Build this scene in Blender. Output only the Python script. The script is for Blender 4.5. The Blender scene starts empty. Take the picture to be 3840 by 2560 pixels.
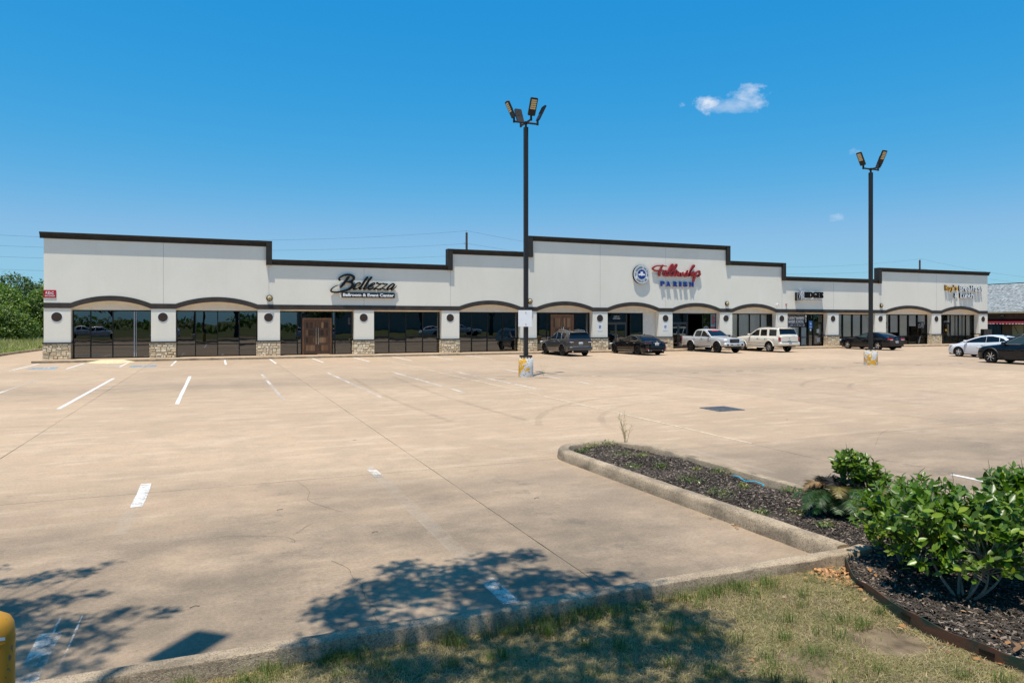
import bpy, bmesh, math, random
import numpy as np
from mathutils import Vector, Matrix
R = math.radians
random.seed(7); rng = np.random.default_rng(11)
SC = bpy.context.scene
COL = SC.collection

# ------------------------------------------------------------------ camera, sky, sun, exposure
CAMZ = 2.35
YAW = 22.6
cam = bpy.data.cameras.new('camera'); cam_o = bpy.data.objects.new('camera', cam); COL.objects.link(cam_o)
cam.lens = 25.0; cam.sensor_width = 36.0
cam.shift_y = -(1280 - 1206) / 3840.0
cam.clip_start = 0.05; cam.clip_end = 6000
cam_o.location = (0, 0, CAMZ); cam_o.rotation_euler = (R(90), 0, R(-YAW))
SC.camera = cam_o

KX, KY = 0.16, 0.165                       # how far the shadow of a point one metre up falls
SUN_EL = math.atan2(1, math.hypot(KX, KY)); SUN_AZ = math.atan2(-KX, -KY)   # direction to the sun, from +y clockwise
w = bpy.data.worlds.new('World'); SC.world = w; w.use_nodes = True
nt = w.node_tree; nt.nodes.clear()
out = nt.nodes.new('ShaderNodeOutputWorld'); bg = nt.nodes.new('ShaderNodeBackground')
sky = nt.nodes.new('ShaderNodeTexSky'); sky.sky_type = 'NISHITA'; sky.sun_disc = False
sky.sun_elevation = SUN_EL; sky.sun_rotation = SUN_AZ
sky.air_density = 1.0; sky.dust_density = 0.35; sky.ozone_density = 2.2; sky.altitude = 0
hs = nt.nodes.new('ShaderNodeHueSaturation'); hs.inputs['Saturation'].default_value = 1.22; hs.inputs['Hue'].default_value = 0.488
hs.inputs['Value'].default_value = 1.15
nt.links.new(sky.outputs[0], hs.inputs['Color'])
SKY_STRENGTH = 0.13
bg.inputs['Strength'].default_value = SKY_STRENGTH
tc = nt.nodes.new('ShaderNodeTexCoord')

def wmath(op, a, b=None, clamp=False):
    n = nt.nodes.new('ShaderNodeMath'); n.operation = op; n.use_clamp = clamp
    for i, v in enumerate((a, b)):
        if v is None: continue
        if isinstance(v, (int, float)): n.inputs[i].default_value = v
        else: nt.links.new(v, n.inputs[i])
    return n.outputs[0]

def cloud(az, el, wr, hr, seed, dens):
    """a puff of fair-weather cloud at a compass direction: distance field in angles, broken up by noise"""
    d = Vector((math.sin(az) * math.cos(el), math.cos(az) * math.cos(el), math.sin(el)))
    rt = Vector((math.cos(az), -math.sin(az), 0)); up = rt.cross(d)
    def dot(v):
        n = nt.nodes.new('ShaderNodeVectorMath'); n.operation = 'DOT_PRODUCT'
        nt.links.new(tc.outputs['Generated'], n.inputs[0]); n.inputs[1].default_value = v
        return n.outputs['Value']
    u = wmath('DIVIDE', dot(rt), wr); v = wmath('DIVIDE', dot(up), hr)
    r2 = wmath('ADD', wmath('MULTIPLY', u, u), wmath('MULTIPLY', v, v))
    mp = nt.nodes.new('ShaderNodeMapping'); mp.inputs['Location'].default_value = (seed, seed * 2.3, 0); mp.inputs['Scale'].default_value = (1, 1, 1.5)
    nt.links.new(tc.outputs['Generated'], mp.inputs['Vector'])
    nz = nt.nodes.new('ShaderNodeTexNoise'); nz.inputs['Scale'].default_value = 0.9 / wr; nz.inputs['Detail'].default_value = 7; nz.inputs['Roughness'].default_value = 0.6
    nt.links.new(mp.outputs[0], nz.inputs['Vector'])
    m = wmath('SUBTRACT', wmath('ADD', wmath('MULTIPLY', wmath('SUBTRACT', 1.0, r2), 0.8), wmath('MULTIPLY', nz.outputs['Fac'], 3.4)), 1.95)
    m = wmath('MULTIPLY', m, 1.0 * dens, True)
    front = wmath('GREATER_THAN', dot(d), 0.5)
    return wmath('MULTIPLY', m, front)

def pxdir(px, py):
    r = (px - 1920) / 2667; u = (1206 - py) / 2667; c, s = math.cos(R(YAW)), math.sin(R(YAW))
    v = Vector((r * c + s, -r * s + c, u)).normalized()
    return math.atan2(v.x, v.y), math.asin(v.z)
masks = [cloud(*pxdir(2660, 392), 0.026, 0.015, 3.1, 1.15), cloud(*pxdir(2795, 362), 0.033, 0.020, 7.7, 1.0),
         cloud(*pxdir(2740, 398), 0.042, 0.013, 1.7, 0.5), cloud(*pxdir(2556, 392), 0.006, 0.004, 5.2, 0.4),
         cloud(*pxdir(3136, 816), 0.012, 0.006, 9.2, 0.35), cloud(*pxdir(3206, 568), 0.01, 0.005, 4.4, 0.25)]
tot = masks[0]
for m in masks[1:]: tot = wmath('MAXIMUM', tot, m)
mixc = nt.nodes.new('ShaderNodeMix'); mixc.data_type = 'RGBA'
nt.links.new(wmath('MULTIPLY', tot, 0.85), mixc.inputs['Factor'])
# grade the sky to the deep saturated blue of the photograph, channel by channel (same everywhere)
spc = nt.nodes.new('ShaderNodeSeparateColor'); cmb = nt.nodes.new('ShaderNodeCombineColor'); nt.links.new(hs.outputs[0], spc.inputs[0])
graded = [wmath('MULTIPLY', wmath('POWER', wmath('MULTIPLY', spc.outputs[ch], SKY_STRENGTH), p_), a_ / SKY_STRENGTH / 1.22) for ch, (p_, a_) in enumerate(((2.0, 1.54), (0.63, 0.61), (0.25, 0.79)))]
lim = wmath('MULTIPLY', graded[1], 0.50); sm = wmath('SMOOTH_MIN', graded[0], lim); sm.node.inputs[2].default_value = 0.9; graded[0] = wmath('MAXIMUM', sm, wmath('MULTIPLY', graded[1], 0.03))
for ch in range(3): nt.links.new(graded[ch], cmb.inputs[ch])
nt.links.new(cmb.outputs[0], mixc.inputs['A']); mixc.inputs['B'].default_value = (5.2, 5.5, 6.1, 1)
nt.links.new(mixc.outputs['Result'], bg.inputs['Color']); nt.links.new(bg.outputs[0], out.inputs[0])

sun = bpy.data.lights.new('sun', 'SUN'); sun.energy = 5.0; sun.angle = R(0.53); sun.color = (1.0, 0.93, 0.82)
sun_o = bpy.data.objects.new('sun', sun); COL.objects.link(sun_o)
sun_o.rotation_euler = Vector((KX, KY, -1)).to_track_quat('-Z', 'Y').to_euler(); sun_o.location = (-16, -11, 100)
SC.view_settings.view_transform = 'Standard'; SC.view_settings.look = 'None'
SC.view_settings.exposure = 0.29; SC.view_settings.gamma = 1.0; SC.view_settings.use_curve_mapping = False
SC.render.engine = 'CYCLES'
SC.cycles.max_bounces = 6; SC.cycles.transparent_max_bounces = 12; SC.cycles.use_denoising = True
SC.cycles.caustics_reflective = False; SC.cycles.caustics_refractive = False

# ------------------------------------------------------------------ materials
MAT = {}
def lin(c): return tuple(c) + (1,) if len(c) == 3 else tuple(c)
class NM:
    """small node helper for one material"""
    def __init__(s, name):
        s.m = bpy.data.materials.new(name); s.m.use_nodes = True; s.t = s.m.node_tree; s.t.nodes.clear()
        s.o = s.n('ShaderNodeOutputMaterial'); s.b = s.n('ShaderNodeBsdfPrincipled'); s.l(s.b.outputs[0], s.o.inputs[0])
        s.pos = None; MAT[name] = s.m
    def n(s, t): return s.t.nodes.new(t)
    def l(s, a, b): s.t.links.new(a, b)
    def P(s, **k):
        nm = dict(color='Base Color', rough='Roughness', metal='Metallic', spec='Specular IOR Level', coat='Coat Weight', coatr='Coat Roughness', sheen='Sheen Weight', em='Emission Color', ems='Emission Strength', ior='IOR', trans='Transmission Weight', alpha='Alpha')
        for a, v in k.items():
            i = s.b.inputs[nm[a]]
            if hasattr(v, 'is_output') or isinstance(v, bpy.types.NodeSocket): s.l(v, i)
            elif isinstance(v, (tuple, list)): i.default_value = lin(v)
            else: i.default_value = v
        return s
    def world(s, scale=(1, 1, 1), rot=(0, 0, 0)):
        g = s.n('ShaderNodeNewGeometry'); mp = s.n('ShaderNodeMapping'); mp.inputs['Scale'].default_value = scale; mp.inputs['Rotation'].default_value = rot
        s.l(g.outputs['Position'], mp.inputs['Vector']); return mp.outputs[0]
    def obj(s, scale=(1, 1, 1)):
        g = s.n('ShaderNodeTexCoord'); mp = s.n('ShaderNodeMapping'); mp.inputs['Scale'].default_value = scale
        s.l(g.outputs['Object'], mp.inputs['Vector']); return mp.outputs[0]
    def noise(s, vec, scale, detail=4, rough=0.55, dist=0.0):
        n = s.n('ShaderNodeTexNoise'); n.inputs['Scale'].default_value = scale; n.inputs['Detail'].default_value = detail
        n.inputs['Roughness'].default_value = rough; n.inputs['Distortion'].default_value = dist
        if vec is not None: s.l(vec, n.inputs['Vector'])
        return n.outputs['Fac']
    def ramp(s, f, stops):
        r = s.n('ShaderNodeValToRGB'); e = r.color_ramp.elements
        while len(e) < len(stops): e.new(0.5)
        for i, (p, c) in enumerate(stops):
            e[i].position = p; e[i].color = lin(c) if isinstance(c, (tuple, list)) else (c, c, c, 1)
        s.l(f, r.inputs[0]); return r.outputs[0]
    def mix(s, f, a, b, mode='MIX'):
        m = s.n('ShaderNodeMix'); m.data_type = 'RGBA'; m.blend_type = mode
        for i, v in ((0, f), ('A', a), ('B', b)):
            i = m.inputs['Factor'] if i == 0 else m.inputs[i]
            if isinstance(v, bpy.types.NodeSocket): s.l(v, i)
            elif isinstance(v, (tuple, list)): i.default_value = lin(v)
            else: i.default_value = v
        return m.outputs['Result']
    def math(s, op, a, b=0.0, clamp=False):
        m = s.n('ShaderNodeMath'); m.operation = op; m.use_clamp = clamp
        for i, v in enumerate((a, b)):
            if isinstance(v, bpy.types.NodeSocket): s.l(v, m.inputs[i])
            else: m.inputs[i].default_value = v
        return m.outputs[0]
    def bump(s, h, strength=0.3, dist=0.02):
        b = s.n('ShaderNodeBump'); b.inputs['Strength'].default_value = strength; b.inputs['Distance'].default_value = dist
        s.l(h, b.inputs['Height']); s.l(b.outputs[0], s.b.inputs['Normal']); return b.outputs[0]
    def attr(s, name='Col'):
        a = s.n('ShaderNodeAttribute'); a.attribute_name = name; return a.outputs['Color']
    def rand(s):
        return s.n('ShaderNodeObjectInfo').outputs['Random']

def simple(name, col, rough=0.6, metal=0.0, spec=0.4, var=0.12, scale=6.0, bump=0.0, coat=0.0):
    k = NM(name); v = k.world()
    f = k.noise(v, scale, 5)
    c = k.mix(k.ramp(f, [(0.3, 0.0), (0.7, 1.0)]), tuple(max(0, x * (1 - var)) for x in col), tuple(min(1, x * (1 + var)) for x in col))
    k.P(color=c, rough=rough, metal=metal, spec=spec, coat=coat)
    if bump: k.bump(k.noise(v, scale * 8, 4), bump, 0.01)
    return k.m

def concrete_lot():
    k = NM('lot_concrete'); v = k.world()
    g = k.n('ShaderNodeNewGeometry'); sp = k.n('ShaderNodeSeparateXYZ'); k.l(g.outputs['Position'], sp.inputs[0])
    big = k.noise(k.world((0.09, 0.12, 1)), 1.0, 7, 0.66, 0.0)
    med = k.noise(k.world((1.1, 1.1, 1)), 1.0, 9, 0.74, 0.0)
    mot = k.noise(k.world((5, 5, 1)), 1.0, 8, 0.75, 0.0)
    strk = k.noise(k.world((0.6, 2.4, 1), (0, 0, .15)), 1.0, 8, 0.72, 0.0)
    fine = k.noise(v, 30, 6, 0.75); grit = k.noise(v, 190, 2, 0.6)
    c = k.mix(k.ramp(big, [(0.36, 0.0), (0.64, 1.0)]), (0.40, 0.288, 0.188), (0.492, 0.358, 0.238))
    c = k.mix(k.math('MULTIPLY', k.ramp(med, [(0.47, 0.0), (0.60, 1.0)]), 0.46), c, (0.335, 0.254, 0.180))
    c = k.mix(k.math('MULTIPLY', k.ramp(strk, [(0.51, 0.0), (0.62, 1.0)]), 0.40), c, (0.60, 0.46, 0.33))
    c = k.mix(k.math('MULTIPLY', k.ramp(mot, [(0.52, 0.0), (0.64, 1.0)]), 0.42), c, (0.33, 0.248, 0.176))
    c = k.mix(1.0, c, k.ramp(k.rand(), [(0.0, (0.91, 0.91, 0.92)), (1.0, (1.05, 1.04, 1.03))]), 'MULTIPLY')
    red = k.noise(k.world((0.12, 0.3, 1), (0, 0, 0.4)), 1.3, 6, 0.66)
    c = k.mix(k.math('MULTIPLY', k.ramp(red, [(0.55, 0.0), (0.75, 1.0)]), 0.30), c, (0.52, 0.315, 0.215))
    # grey tyre dirt and drips where cars stand: the row nearest the lawn, and both halves of the middle row
    wob = k.math('MULTIPLY', k.math('SUBTRACT', k.noise(k.world((0.3, 0.4, 1)), 1.0, 6, 0.65), 0.5), 6.0)
    yy = k.math('ADD', sp.outputs['Y'], wob)
    stall = k.n('ShaderNodeMapRange'); stall.interpolation_type = 'SMOOTHERSTEP'
    stall.inputs['From Min'].default_value = 14.5; stall.inputs['From Max'].default_value = 6.0; k.l(yy, stall.inputs['Value'])
    band = k.math('SUBTRACT', 1.0, k.math('MULTIPLY', k.math('ABSOLUTE', k.math('SUBTRACT', yy, 28.0)), 0.22), True)
    dn = k.ramp(k.noise(k.world((0.55, 0.7, 1)), 0.8, 8, 0.7), [(0.36, 0.35), (0.58, 1.0)])
    dirt = k.math('MULTIPLY', k.math('MAXIMUM', stall.outputs[0], k.math('MULTIPLY', band, 0.42)), dn)
    c = k.mix(k.math('MULTIPLY', dirt, 0.97), c, (0.185, 0.143, 0.102))
    # oil drips down the middle of the near stalls
    ox = k.math('ABSOLUTE', k.math('SUBTRACT', k.math('FRACT', k.math('DIVIDE', k.math('ADD', sp.outputs['X'], 1.0), 3.26)), 0.5))
    oil = k.math('MULTIPLY', k.math('SUBTRACT', 1.0, k.math('MULTIPLY', ox, 5.0), True), k.ramp(k.noise(v, 2.6, 6, 0.7), [(0.52, 0.0), (0.66, 1.0)]))
    c = k.mix(k.math('MULTIPLY', k.math('MULTIPLY', oil, stall.outputs[0]), 0.75), c, (0.12, 0.10, 0.08))
    vo = k.n('ShaderNodeTexVoronoi'); vo.inputs['Scale'].default_value = 2.6; k.l(k.world(), vo.inputs['Vector'])
    c = k.mix(k.math('MULTIPLY', k.ramp(vo.outputs['Distance'], [(0.02, 1.0), (0.032, 0.0)]), 0.6), c, (0.10, 0.075, 0.055))
    c = k.mix(k.ramp(fine, [(0.34, 0.9), (0.60, 0.0)]), c, k.mix(1.0, c, (0.72, 0.71, 0.70), 'MULTIPLY'))
    c = k.mix(k.ramp(grit, [(0.55, 0.0), (0.75, 0.4)]), c, (0.66, 0.53, 0.40))
    k.P(color=c, rough=0.88, spec=0.25)
    k.bump(k.math('ADD', k.math('MULTIPLY', fine, 0.6), k.math('MULTIPLY', grit, 0.5)), 0.35, 0.006)
concrete_lot()

def kerb_concrete():
    k = NM('kerb_concrete'); v = k.world()
    f = k.noise(v, 3.0, 5); grit = k.noise(v, 130, 2, 0.6); g2 = k.noise(v, 60, 3, 0.7)
    c = k.mix(k.ramp(f, [(0.35, 0.0), (0.7, 1.0)]), (0.27, 0.205, 0.138), (0.45, 0.345, 0.235))
    c = k.mix(k.ramp(grit, [(0.52, 0.0), (0.7, 0.8)]), c, (0.62, 0.50, 0.37))
    c = k.mix(k.ramp(g2, [(0.36, 0.75), (0.50, 0.0)]), c, (0.10, 0.085, 0.065))
    st = k.noise(k.world((1.2, 1.2, 3)), 1.6, 5, 0.65, 0.6)
    c = k.mix(k.math('MULTIPLY', k.ramp(st, [(0.47, 0.0), (0.66, 1.0)]), 0.6), c, (0.10, 0.082, 0.06))
    k.P(color=c, rough=0.92, spec=0.2); k.bump(k.math('ADD', grit, g2), 0.6, 0.01)
kerb_concrete()

def stucco():
    k = NM('white_stucco'); v = k.world()
    f = k.noise(k.world((0.35, 0.35, 0.22)), 1.0, 6, 0.6, 0.4)
    fine = k.noise(v, 9, 5, 0.7)
    c = k.mix(k.ramp(f, [(0.3, 0.0), (0.7, 1.0)]), (0.80, 0.755, 0.65), (0.87, 0.825, 0.72))
    c = k.mix(k.math('MULTIPLY', k.ramp(fine, [(0.5, 0.0), (0.8, 1.0)]), 0.2), c, (0.66, 0.61, 0.53))
    drip = k.noise(k.world((2.2, 2.2, 0.12)), 1.0, 5, 0.65, 0.2)
    c = k.mix(k.math('MULTIPLY', k.ramp(drip, [(0.55, 0.0), (0.85, 1.0)]), 0.14), c, (0.56, 0.52, 0.45))
    k.P(color=c, rough=0.9, spec=0.2); k.bump(k.noise(v, 45, 4, 0.6), 0.35, 0.01)
stucco()

def stone():
    k = NM('limestone'); v = k.world()
    r = k.rand(); f = k.noise(v, 11, 5, 0.65)
    g = k.n('ShaderNodeNewGeometry'); rr = k.math('FRACT', k.math('ADD', r, g.outputs['Random Per Island']))
    c = k.ramp(rr, [(0.0, (0.56, 0.45, 0.30)), (0.35, (0.78, 0.66, 0.47)), (0.7, (0.84, 0.74, 0.56)), (1.0, (0.66, 0.51, 0.33))])
    c = k.mix(k.ramp(f, [(0.3, 0.6), (0.6, 0.0)]), c, k.mix(1.0, c, (0.62, 0.58, 0.52), 'MULTIPLY'))
    k.P(color=c, rough=0.9, spec=0.2); k.bump(k.noise(v, 30, 5, 0.7), 0.5, 0.015)
stone()

def glass(name, tint, ior, rgh=0.0, wave=0.04, dark=0.0):
    k = NM(name); v = k.obj((0.9, 0.9, 0.6))
    b = k.n('ShaderNodeBump'); b.inputs['Strength'].default_value = wave; b.inputs['Distance'].default_value = 0.05
    k.l(k.noise(v, 1.1, 2, 0.4), b.inputs['Height'])
    fr = k.n('ShaderNodeFresnel'); fr.inputs['IOR'].default_value = ior
    g = k.n('ShaderNodeBsdfGlossy'); g.inputs['Roughness'].default_value = rgh; g.inputs['Color'].default_value = (0.9, 0.93, 0.95, 1)
    k.l(b.outputs[0], g.inputs['Normal'])
    t = k.n('ShaderNodeBsdfTransparent'); t.inputs['Color'].default_value = lin(tint)
    m = k.n('ShaderNodeMixShader'); k.l(fr.outputs[0], m.inputs[0]); k.l(t.outputs[0], m.inputs[1]); k.l(g.outputs[0], m.inputs[2])
    k.l(m.outputs[0], k.o.inputs[0])
glass('tinted_glass', (0.16, 0.155, 0.15), 2.25)
glass('clear_glass', (0.97, 0.97, 0.95), 1.45)

def paint(name, col, metal=0.0, rough=0.35, coat=1.0, flake=0.0, spec=0.3):
    k = NM(name)
    c = col
    if flake:
        f = k.noise(k.obj(), 900, 1, 0.5)
        c = k.mix(k.ramp(f, [(0.4, 0.0), (0.7, 1.0)]), tuple(x * (1 - flake) for x in col), tuple(min(1, x * (1 + flake)) for x in col))
    k.P(color=c, metal=metal, rough=rough, coat=coat, coatr=0.02, spec=spec)
paint('paint_graphite', (0.060, 0.056, 0.054), 0.55, 0.36, 1.0, 0.2)
paint('paint_black', (0.003, 0.0035, 0.005), 0.0, 0.4, 0.85, 0, 0.05)
paint('paint_black_blue', (0.003, 0.004, 0.007), 0.0, 0.4, 0.85, 0, 0.05)
paint('car_glass', (0.004, 0.005, 0.006), 0.0, 0.3, 1.0, 0, 0.05)
paint('car_glass_clear', (0.030, 0.050, 0.052), 0.0, 0.3, 1.0, 0, 0.05)
paint('paint_silver', (0.56, 0.57, 0.58), 0.45, 0.4, 0.9, 0.1)
paint('paint_pearl', (0.74, 0.69, 0.59), 0.05, 0.35, 1.0)
paint('paint_white', (0.70, 0.71, 0.73), 0.1, 0.35, 1.0, 0.05)
simple('dark_bronze', (0.024, 0.020, 0.017), 0.55, 0.0, 0.4, 0.2, 3)
simple('band_brown', (0.052, 0.043, 0.038), 0.8, 0.0, 0.25, 0.28, 1.6, 0.3)
simple('cornice_dark', (0.030, 0.028, 0.024), 0.75, 0.0, 0.3, 0.25, 2.5, 0.2)
simple('medallion_brown', (0.045, 0.030, 0.022), 0.6, 0.0, 0.3, 0.3, 30, 0.4)
simple('frame_dark', (0.012, 0.011, 0.010), 0.4, 0.3, 0.4, 0.2, 3)
simple('frame_grey', (0.07, 0.068, 0.066), 0.4, 0.4, 0.4, 0.1, 3)
simple('recess_wall', (0.74, 0.69, 0.60), 0.9, 0, 0.2, 0.06, 3)
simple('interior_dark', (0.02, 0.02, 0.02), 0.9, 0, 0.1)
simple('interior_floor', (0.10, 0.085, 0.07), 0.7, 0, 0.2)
simple('mortar', (0.34, 0.27, 0.18), 0.95, 0, 0.1, 0.2, 20)
simple('rubber', (0.012, 0.012, 0.012), 0.85, 0, 0.2, 0.2, 30)
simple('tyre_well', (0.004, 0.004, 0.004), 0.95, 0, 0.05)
simple('chrome', (0.75, 0.75, 0.76), 0.12, 1.0, 0.5, 0.03)
simple('alloy', (0.62, 0.62, 0.63), 0.25, 0.9, 0.5, 0.05)
simple('alloy_dark', (0.022, 0.021, 0.021), 0.3, 0.6, 0.5, 0.1)
simple('black_plastic', (0.012, 0.012, 0.013), 0.55, 0, 0.35, 0.2)
simple('grey_plastic', (0.10, 0.10, 0.10), 0.6, 0, 0.35, 0.1)
paint('lamp_red', (0.30, 0.008, 0.010), 0, 0.15, 1.0)
paint('lamp_smoke', (0.05, 0.008, 0.012), 0, 0.12, 1.0)
paint('lamp_clear', (0.62, 0.64, 0.60), 0.2, 0.15, 1.0)
simple('plate_white', (0.72, 0.73, 0.75), 0.5, 0, 0.3, 0.03)
simple('plate_ink', (0.03, 0.05, 0.14), 0.5)
simple('sign_black', (0.006, 0.006, 0.007), 0.6, 0, 0.2, 0.1)
simple('sign_white', (0.80, 0.81, 0.83), 0.4, 0, 0.4, 0.03)
simple('sign_red', (0.30, 0.018, 0.020), 0.28, 0, 0.5, 0.15, 3)
simple('sign_redflat', (0.42, 0.008, 0.018), 0.5, 0, 0.4, 0.06)
simple('sign_blue', (0.010, 0.035, 0.24), 0.3, 0, 0.5, 0.1)
simple('sign_grey', (0.36, 0.37, 0.40), 0.4, 0, 0.4, 0.06)
simple('sign_yellow', (0.80, 0.40, 0.03), 0.4, 0, 0.4, 0.05)
simple('sign_green', (0.02, 0.10, 0.07), 0.5)
simple('sign_teal', (0.16, 0.34, 0.36), 0.5)
simple('sign_lightblue', (0.05, 0.24, 0.62), 0.5)
simple('lime', (0.36, 0.50, 0.06), 0.5)
simple('pole_metal', (0.030, 0.028, 0.026), 0.5, 0.3, 0.4, 0.12, 2.0)
simple('lamp_housing', (0.024, 0.022, 0.021), 0.5, 0.3, 0.4, 0.1, 4)
simple('led_panel', (0.66, 0.50, 0.26), 0.3, 0, 0.5, 0.08, 20)
simple('brass', (0.35, 0.25, 0.10), 0.35, 0.9, 0.5, 0.1)
simple('frosted_lens', (0.45, 0.37, 0.20), 0.35, 0, 0.5, 0.08, 15)
simple('blind_ivory', (0.86, 0.83, 0.72), 0.7, 0, 0.2, 0.05)
simple('blind_grey', (0.76, 0.76, 0.73), 0.7, 0, 0.2, 0.05)
simple('curtain', (0.66, 0.72, 0.76), 0.8, 0, 0.2, 0.08)
simple('ramp_paint', (0.55, 0.47, 0.29), 0.8, 0, 0.2, 0.2, 5)
simple('galvanised', (0.34, 0.35, 0.36), 0.45, 0.7, 0.4, 0.15, 5)
simple('grate_iron', (0.17, 0.17, 0.175), 0.55, 0.5, 0.4, 0.3, 12)
simple('pit_dark', (0.004, 0.004, 0.004), 0.95)
simple('mulch_soil', (0.020, 0.016, 0.013), 0.95, 0, 0.1, 0.4, 9, 0.5)
simple('soil', (0.16, 0.118, 0.075), 0.95, 0, 0.1, 0.45, 5, 0.5)
simple('joint_fill', (0.060, 0.047, 0.036), 0.95, 0, 0.1, 0.4, 8)
simple('joint_pale', (0.58, 0.48, 0.36), 0.95, 0, 0.1, 0.25, 8)
simple('wood_pole', (0.055, 0.042, 0.032), 0.9, 0, 0.2, 0.3, 2)
simple('wire_black', (0.02, 0.022, 0.025), 0.6)
simple('siding_brown', (0.165, 0.105, 0.072), 0.85, 0, 0.2, 0.2, 2)
simple('trim_tan', (0.42, 0.33, 0.20), 0.8, 0, 0.2, 0.1, 2)
simple('shingle_grey', (0.24, 0.26, 0.265), 0.95, 0, 0.1, 0.55, 3.5, 0.4)
simple('awning_red', (0.16, 0.008, 0.014), 0.7, 0, 0.2, 0.15, 2)
simple('bark_pale', (0.24, 0.205, 0.165), 0.9, 0, 0.2, 0.3, 25, 0.5)
simple('bark_dark', (0.075, 0.06, 0.046), 0.95, 0, 0.1, 0.35, 12, 0.6)
simple('dry_stem', (0.42, 0.34, 0.17), 0.9, 0, 0.2, 0.2, 20)
simple('cyan_strap', (0.01, 0.42, 0.62), 0.4, 0, 0.4, 0.1, 20)
simple('asphalt', (0.05, 0.05, 0.05), 0.9)
simple('far_wall', (0.30, 0.29, 0.27), 0.9, 0, 0.2, 0.1, 1)

def line_paint(name, col, wear, amax=1.0):
    k = NM(name); v = k.world()
    f = k.noise(k.world((1, 1, 1)), 7, 6, 0.7); f2 = k.noise(v, 60, 3, 0.7); f3 = k.noise(k.world((0.4, 0.4, 1)), 1.0, 3)
    a = k.math('ADD', k.math('ADD', k.math('MULTIPLY', f, 0.6), k.math('MULTIPLY', f2, 0.25)), k.math('MULTIPLY', f3, 0.55))
    a = k.ramp(a, [(wear - 0.09, 0.0), (wear + 0.07, amax)])
    k.P(color=k.mix(f2, tuple(x * 0.85 for x in col), col), rough=0.8, spec=0.25)
    t = k.n('ShaderNodeBsdfTransparent'); m = k.n('ShaderNodeMixShader'); k.l(a, m.inputs[0]); k.l(t.outputs[0], m.inputs[1]); k.l(k.b.outputs[0], m.inputs[2]); k.l(m.outputs[0], k.o.inputs[0])
line_paint('line_fresh', (0.66, 0.64, 0.60), 0.58)
line_paint('line_worn', (0.64, 0.58, 0.50), 0.70)
line_paint('line_ghost', (0.60, 0.53, 0.43), 0.66, 0.17)
line_paint('line_near', (0.66, 0.64, 0.60), 0.66)
line_paint('tyre_mark', (0.16, 0.13, 0.10), 0.66, 0.11)
simple('crack_fill', (0.12, 0.09, 0.065), 0.95, 0, 0.1, 0.4, 8)
line_paint('line_blue', (0.16, 0.36, 0.52), 0.70)

def pier_paint():
    k = NM('peeling_paint'); v = k.world()
    f = k.noise(k.world((1, 1, 1)), 3.2, 6, 0.62, 0.5); g = k.noise(v, 14, 5, 0.7)
    c = k.mix(k.ramp(f, [(0.50, 0.0), (0.515, 1.0)]), (0.62, 0.62, 0.61), (0.72, 0.38, 0.025))
    c = k.mix(k.ramp(g, [(0.58, 0.0), (0.60, 1.0)]), c, (0.20, 0.17, 0.14))
    k.P(color=c, rough=0.75, spec=0.3); k.bump(k.math('ADD', f, g), 0.5, 0.01)
pier_paint()
def bollard_paint():
    k = NM('bollard_yellow'); v = k.world()
    f = k.noise(v, 9, 5, 0.65); g = k.noise(v, 26, 4, 0.6)
    c = k.mix(f, (0.34, 0.16, 0.009), (0.45, 0.23, 0.016))  # yellow kept dark to stand for partial shade on the post
    c = k.mix(k.ramp(g, [(0.63, 0.0), (0.66, 1.0)]), c, (0.12, 0.09, 0.06))
    k.P(color=c, rough=0.5, spec=0.4)
bollard_paint()
def wood(name, a, b):
    k = NM(name); v = k.obj((6, 6, 0.7)); r = k.rand()
    f = k.noise(v, 3, 6, 0.65, 0.8)
    c = k.mix(k.ramp(f, [(0.3, 0.0), (0.7, 1.0)]), a, b)
    c = k.mix(k.math('MULTIPLY', r, 0.75), c, k.mix(1.0, c, (2.6, 2.3, 1.9), 'MULTIPLY'))
    k.P(color=c, rough=0.45, spec=0.4, coat=0.2); k.bump(f, 0.3, 0.01)
wood('old_wood', (0.060, 0.028, 0.014), (0.16, 0.080, 0.040))
def planks():
    k = NM('door_plank'); f = k.noise(k.obj((9, 9, 0.9)), 3, 6, 0.65, 0.8); r = k.rand()
    c = k.ramp(r, [(0.0, (0.06, 0.028, 0.014)), (0.4, (0.15, 0.07, 0.032)), (0.7, (0.36, 0.18, 0.085)), (1.0, (0.50, 0.29, 0.15))])
    k.P(color=k.mix(k.ramp(f, [(0.3, 0.0), (0.7, 0.6)]), c, k.mix(1.0, c, (0.5, 0.48, 0.45), 'MULTIPLY')), rough=0.45, spec=0.4); k.bump(f, 0.3, 0.01)
planks()
wood('fence_wood', (0.05, 0.04, 0.03), (0.10, 0.08, 0.06))
def leafmat(name, gloss, trans=0.25, useattr=True, col=(0.08, 0.15, 0.03)):
    k = NM(name)
    c = k.attr() if useattr else None
    if not useattr:
        r = k.rand(); c = k.ramp(r, [(0.0, tuple(x * 0.55 for x in col)), (0.55, col), (0.85, tuple(x * 1.35 for x in col)), (0.965, (col[0] * 2.3, col[1] * 1.7, col[2] * 1.2)), (1.0, (0.26, 0.13, 0.045))])
    k.P(color=c, rough=gloss, spec=0.45)
    t = k.n('ShaderNodeBsdfTranslucent'); k.l(k.mix(1.0, c, (1.6, 1.9, 0.6), 'MULTIPLY'), t.inputs['Color'])
    m = k.n('ShaderNodeMixShader'); m.inputs[0].default_value = trans; k.l(k.b.outputs[0], m.inputs[1]); k.l(t.outputs[0], m.inputs[2]); k.l(m.outputs[0], k.o.inputs[0])
leafmat('leaf_glossy', 0.33, 0.30, False, (0.115, 0.190, 0.020))
leafmat('leaf_attr', 0.36, 0.28)
leafmat('leaf_tree', 0.55, 0.3)
leafmat('grass_attr', 0.7, 0.3)
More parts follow.
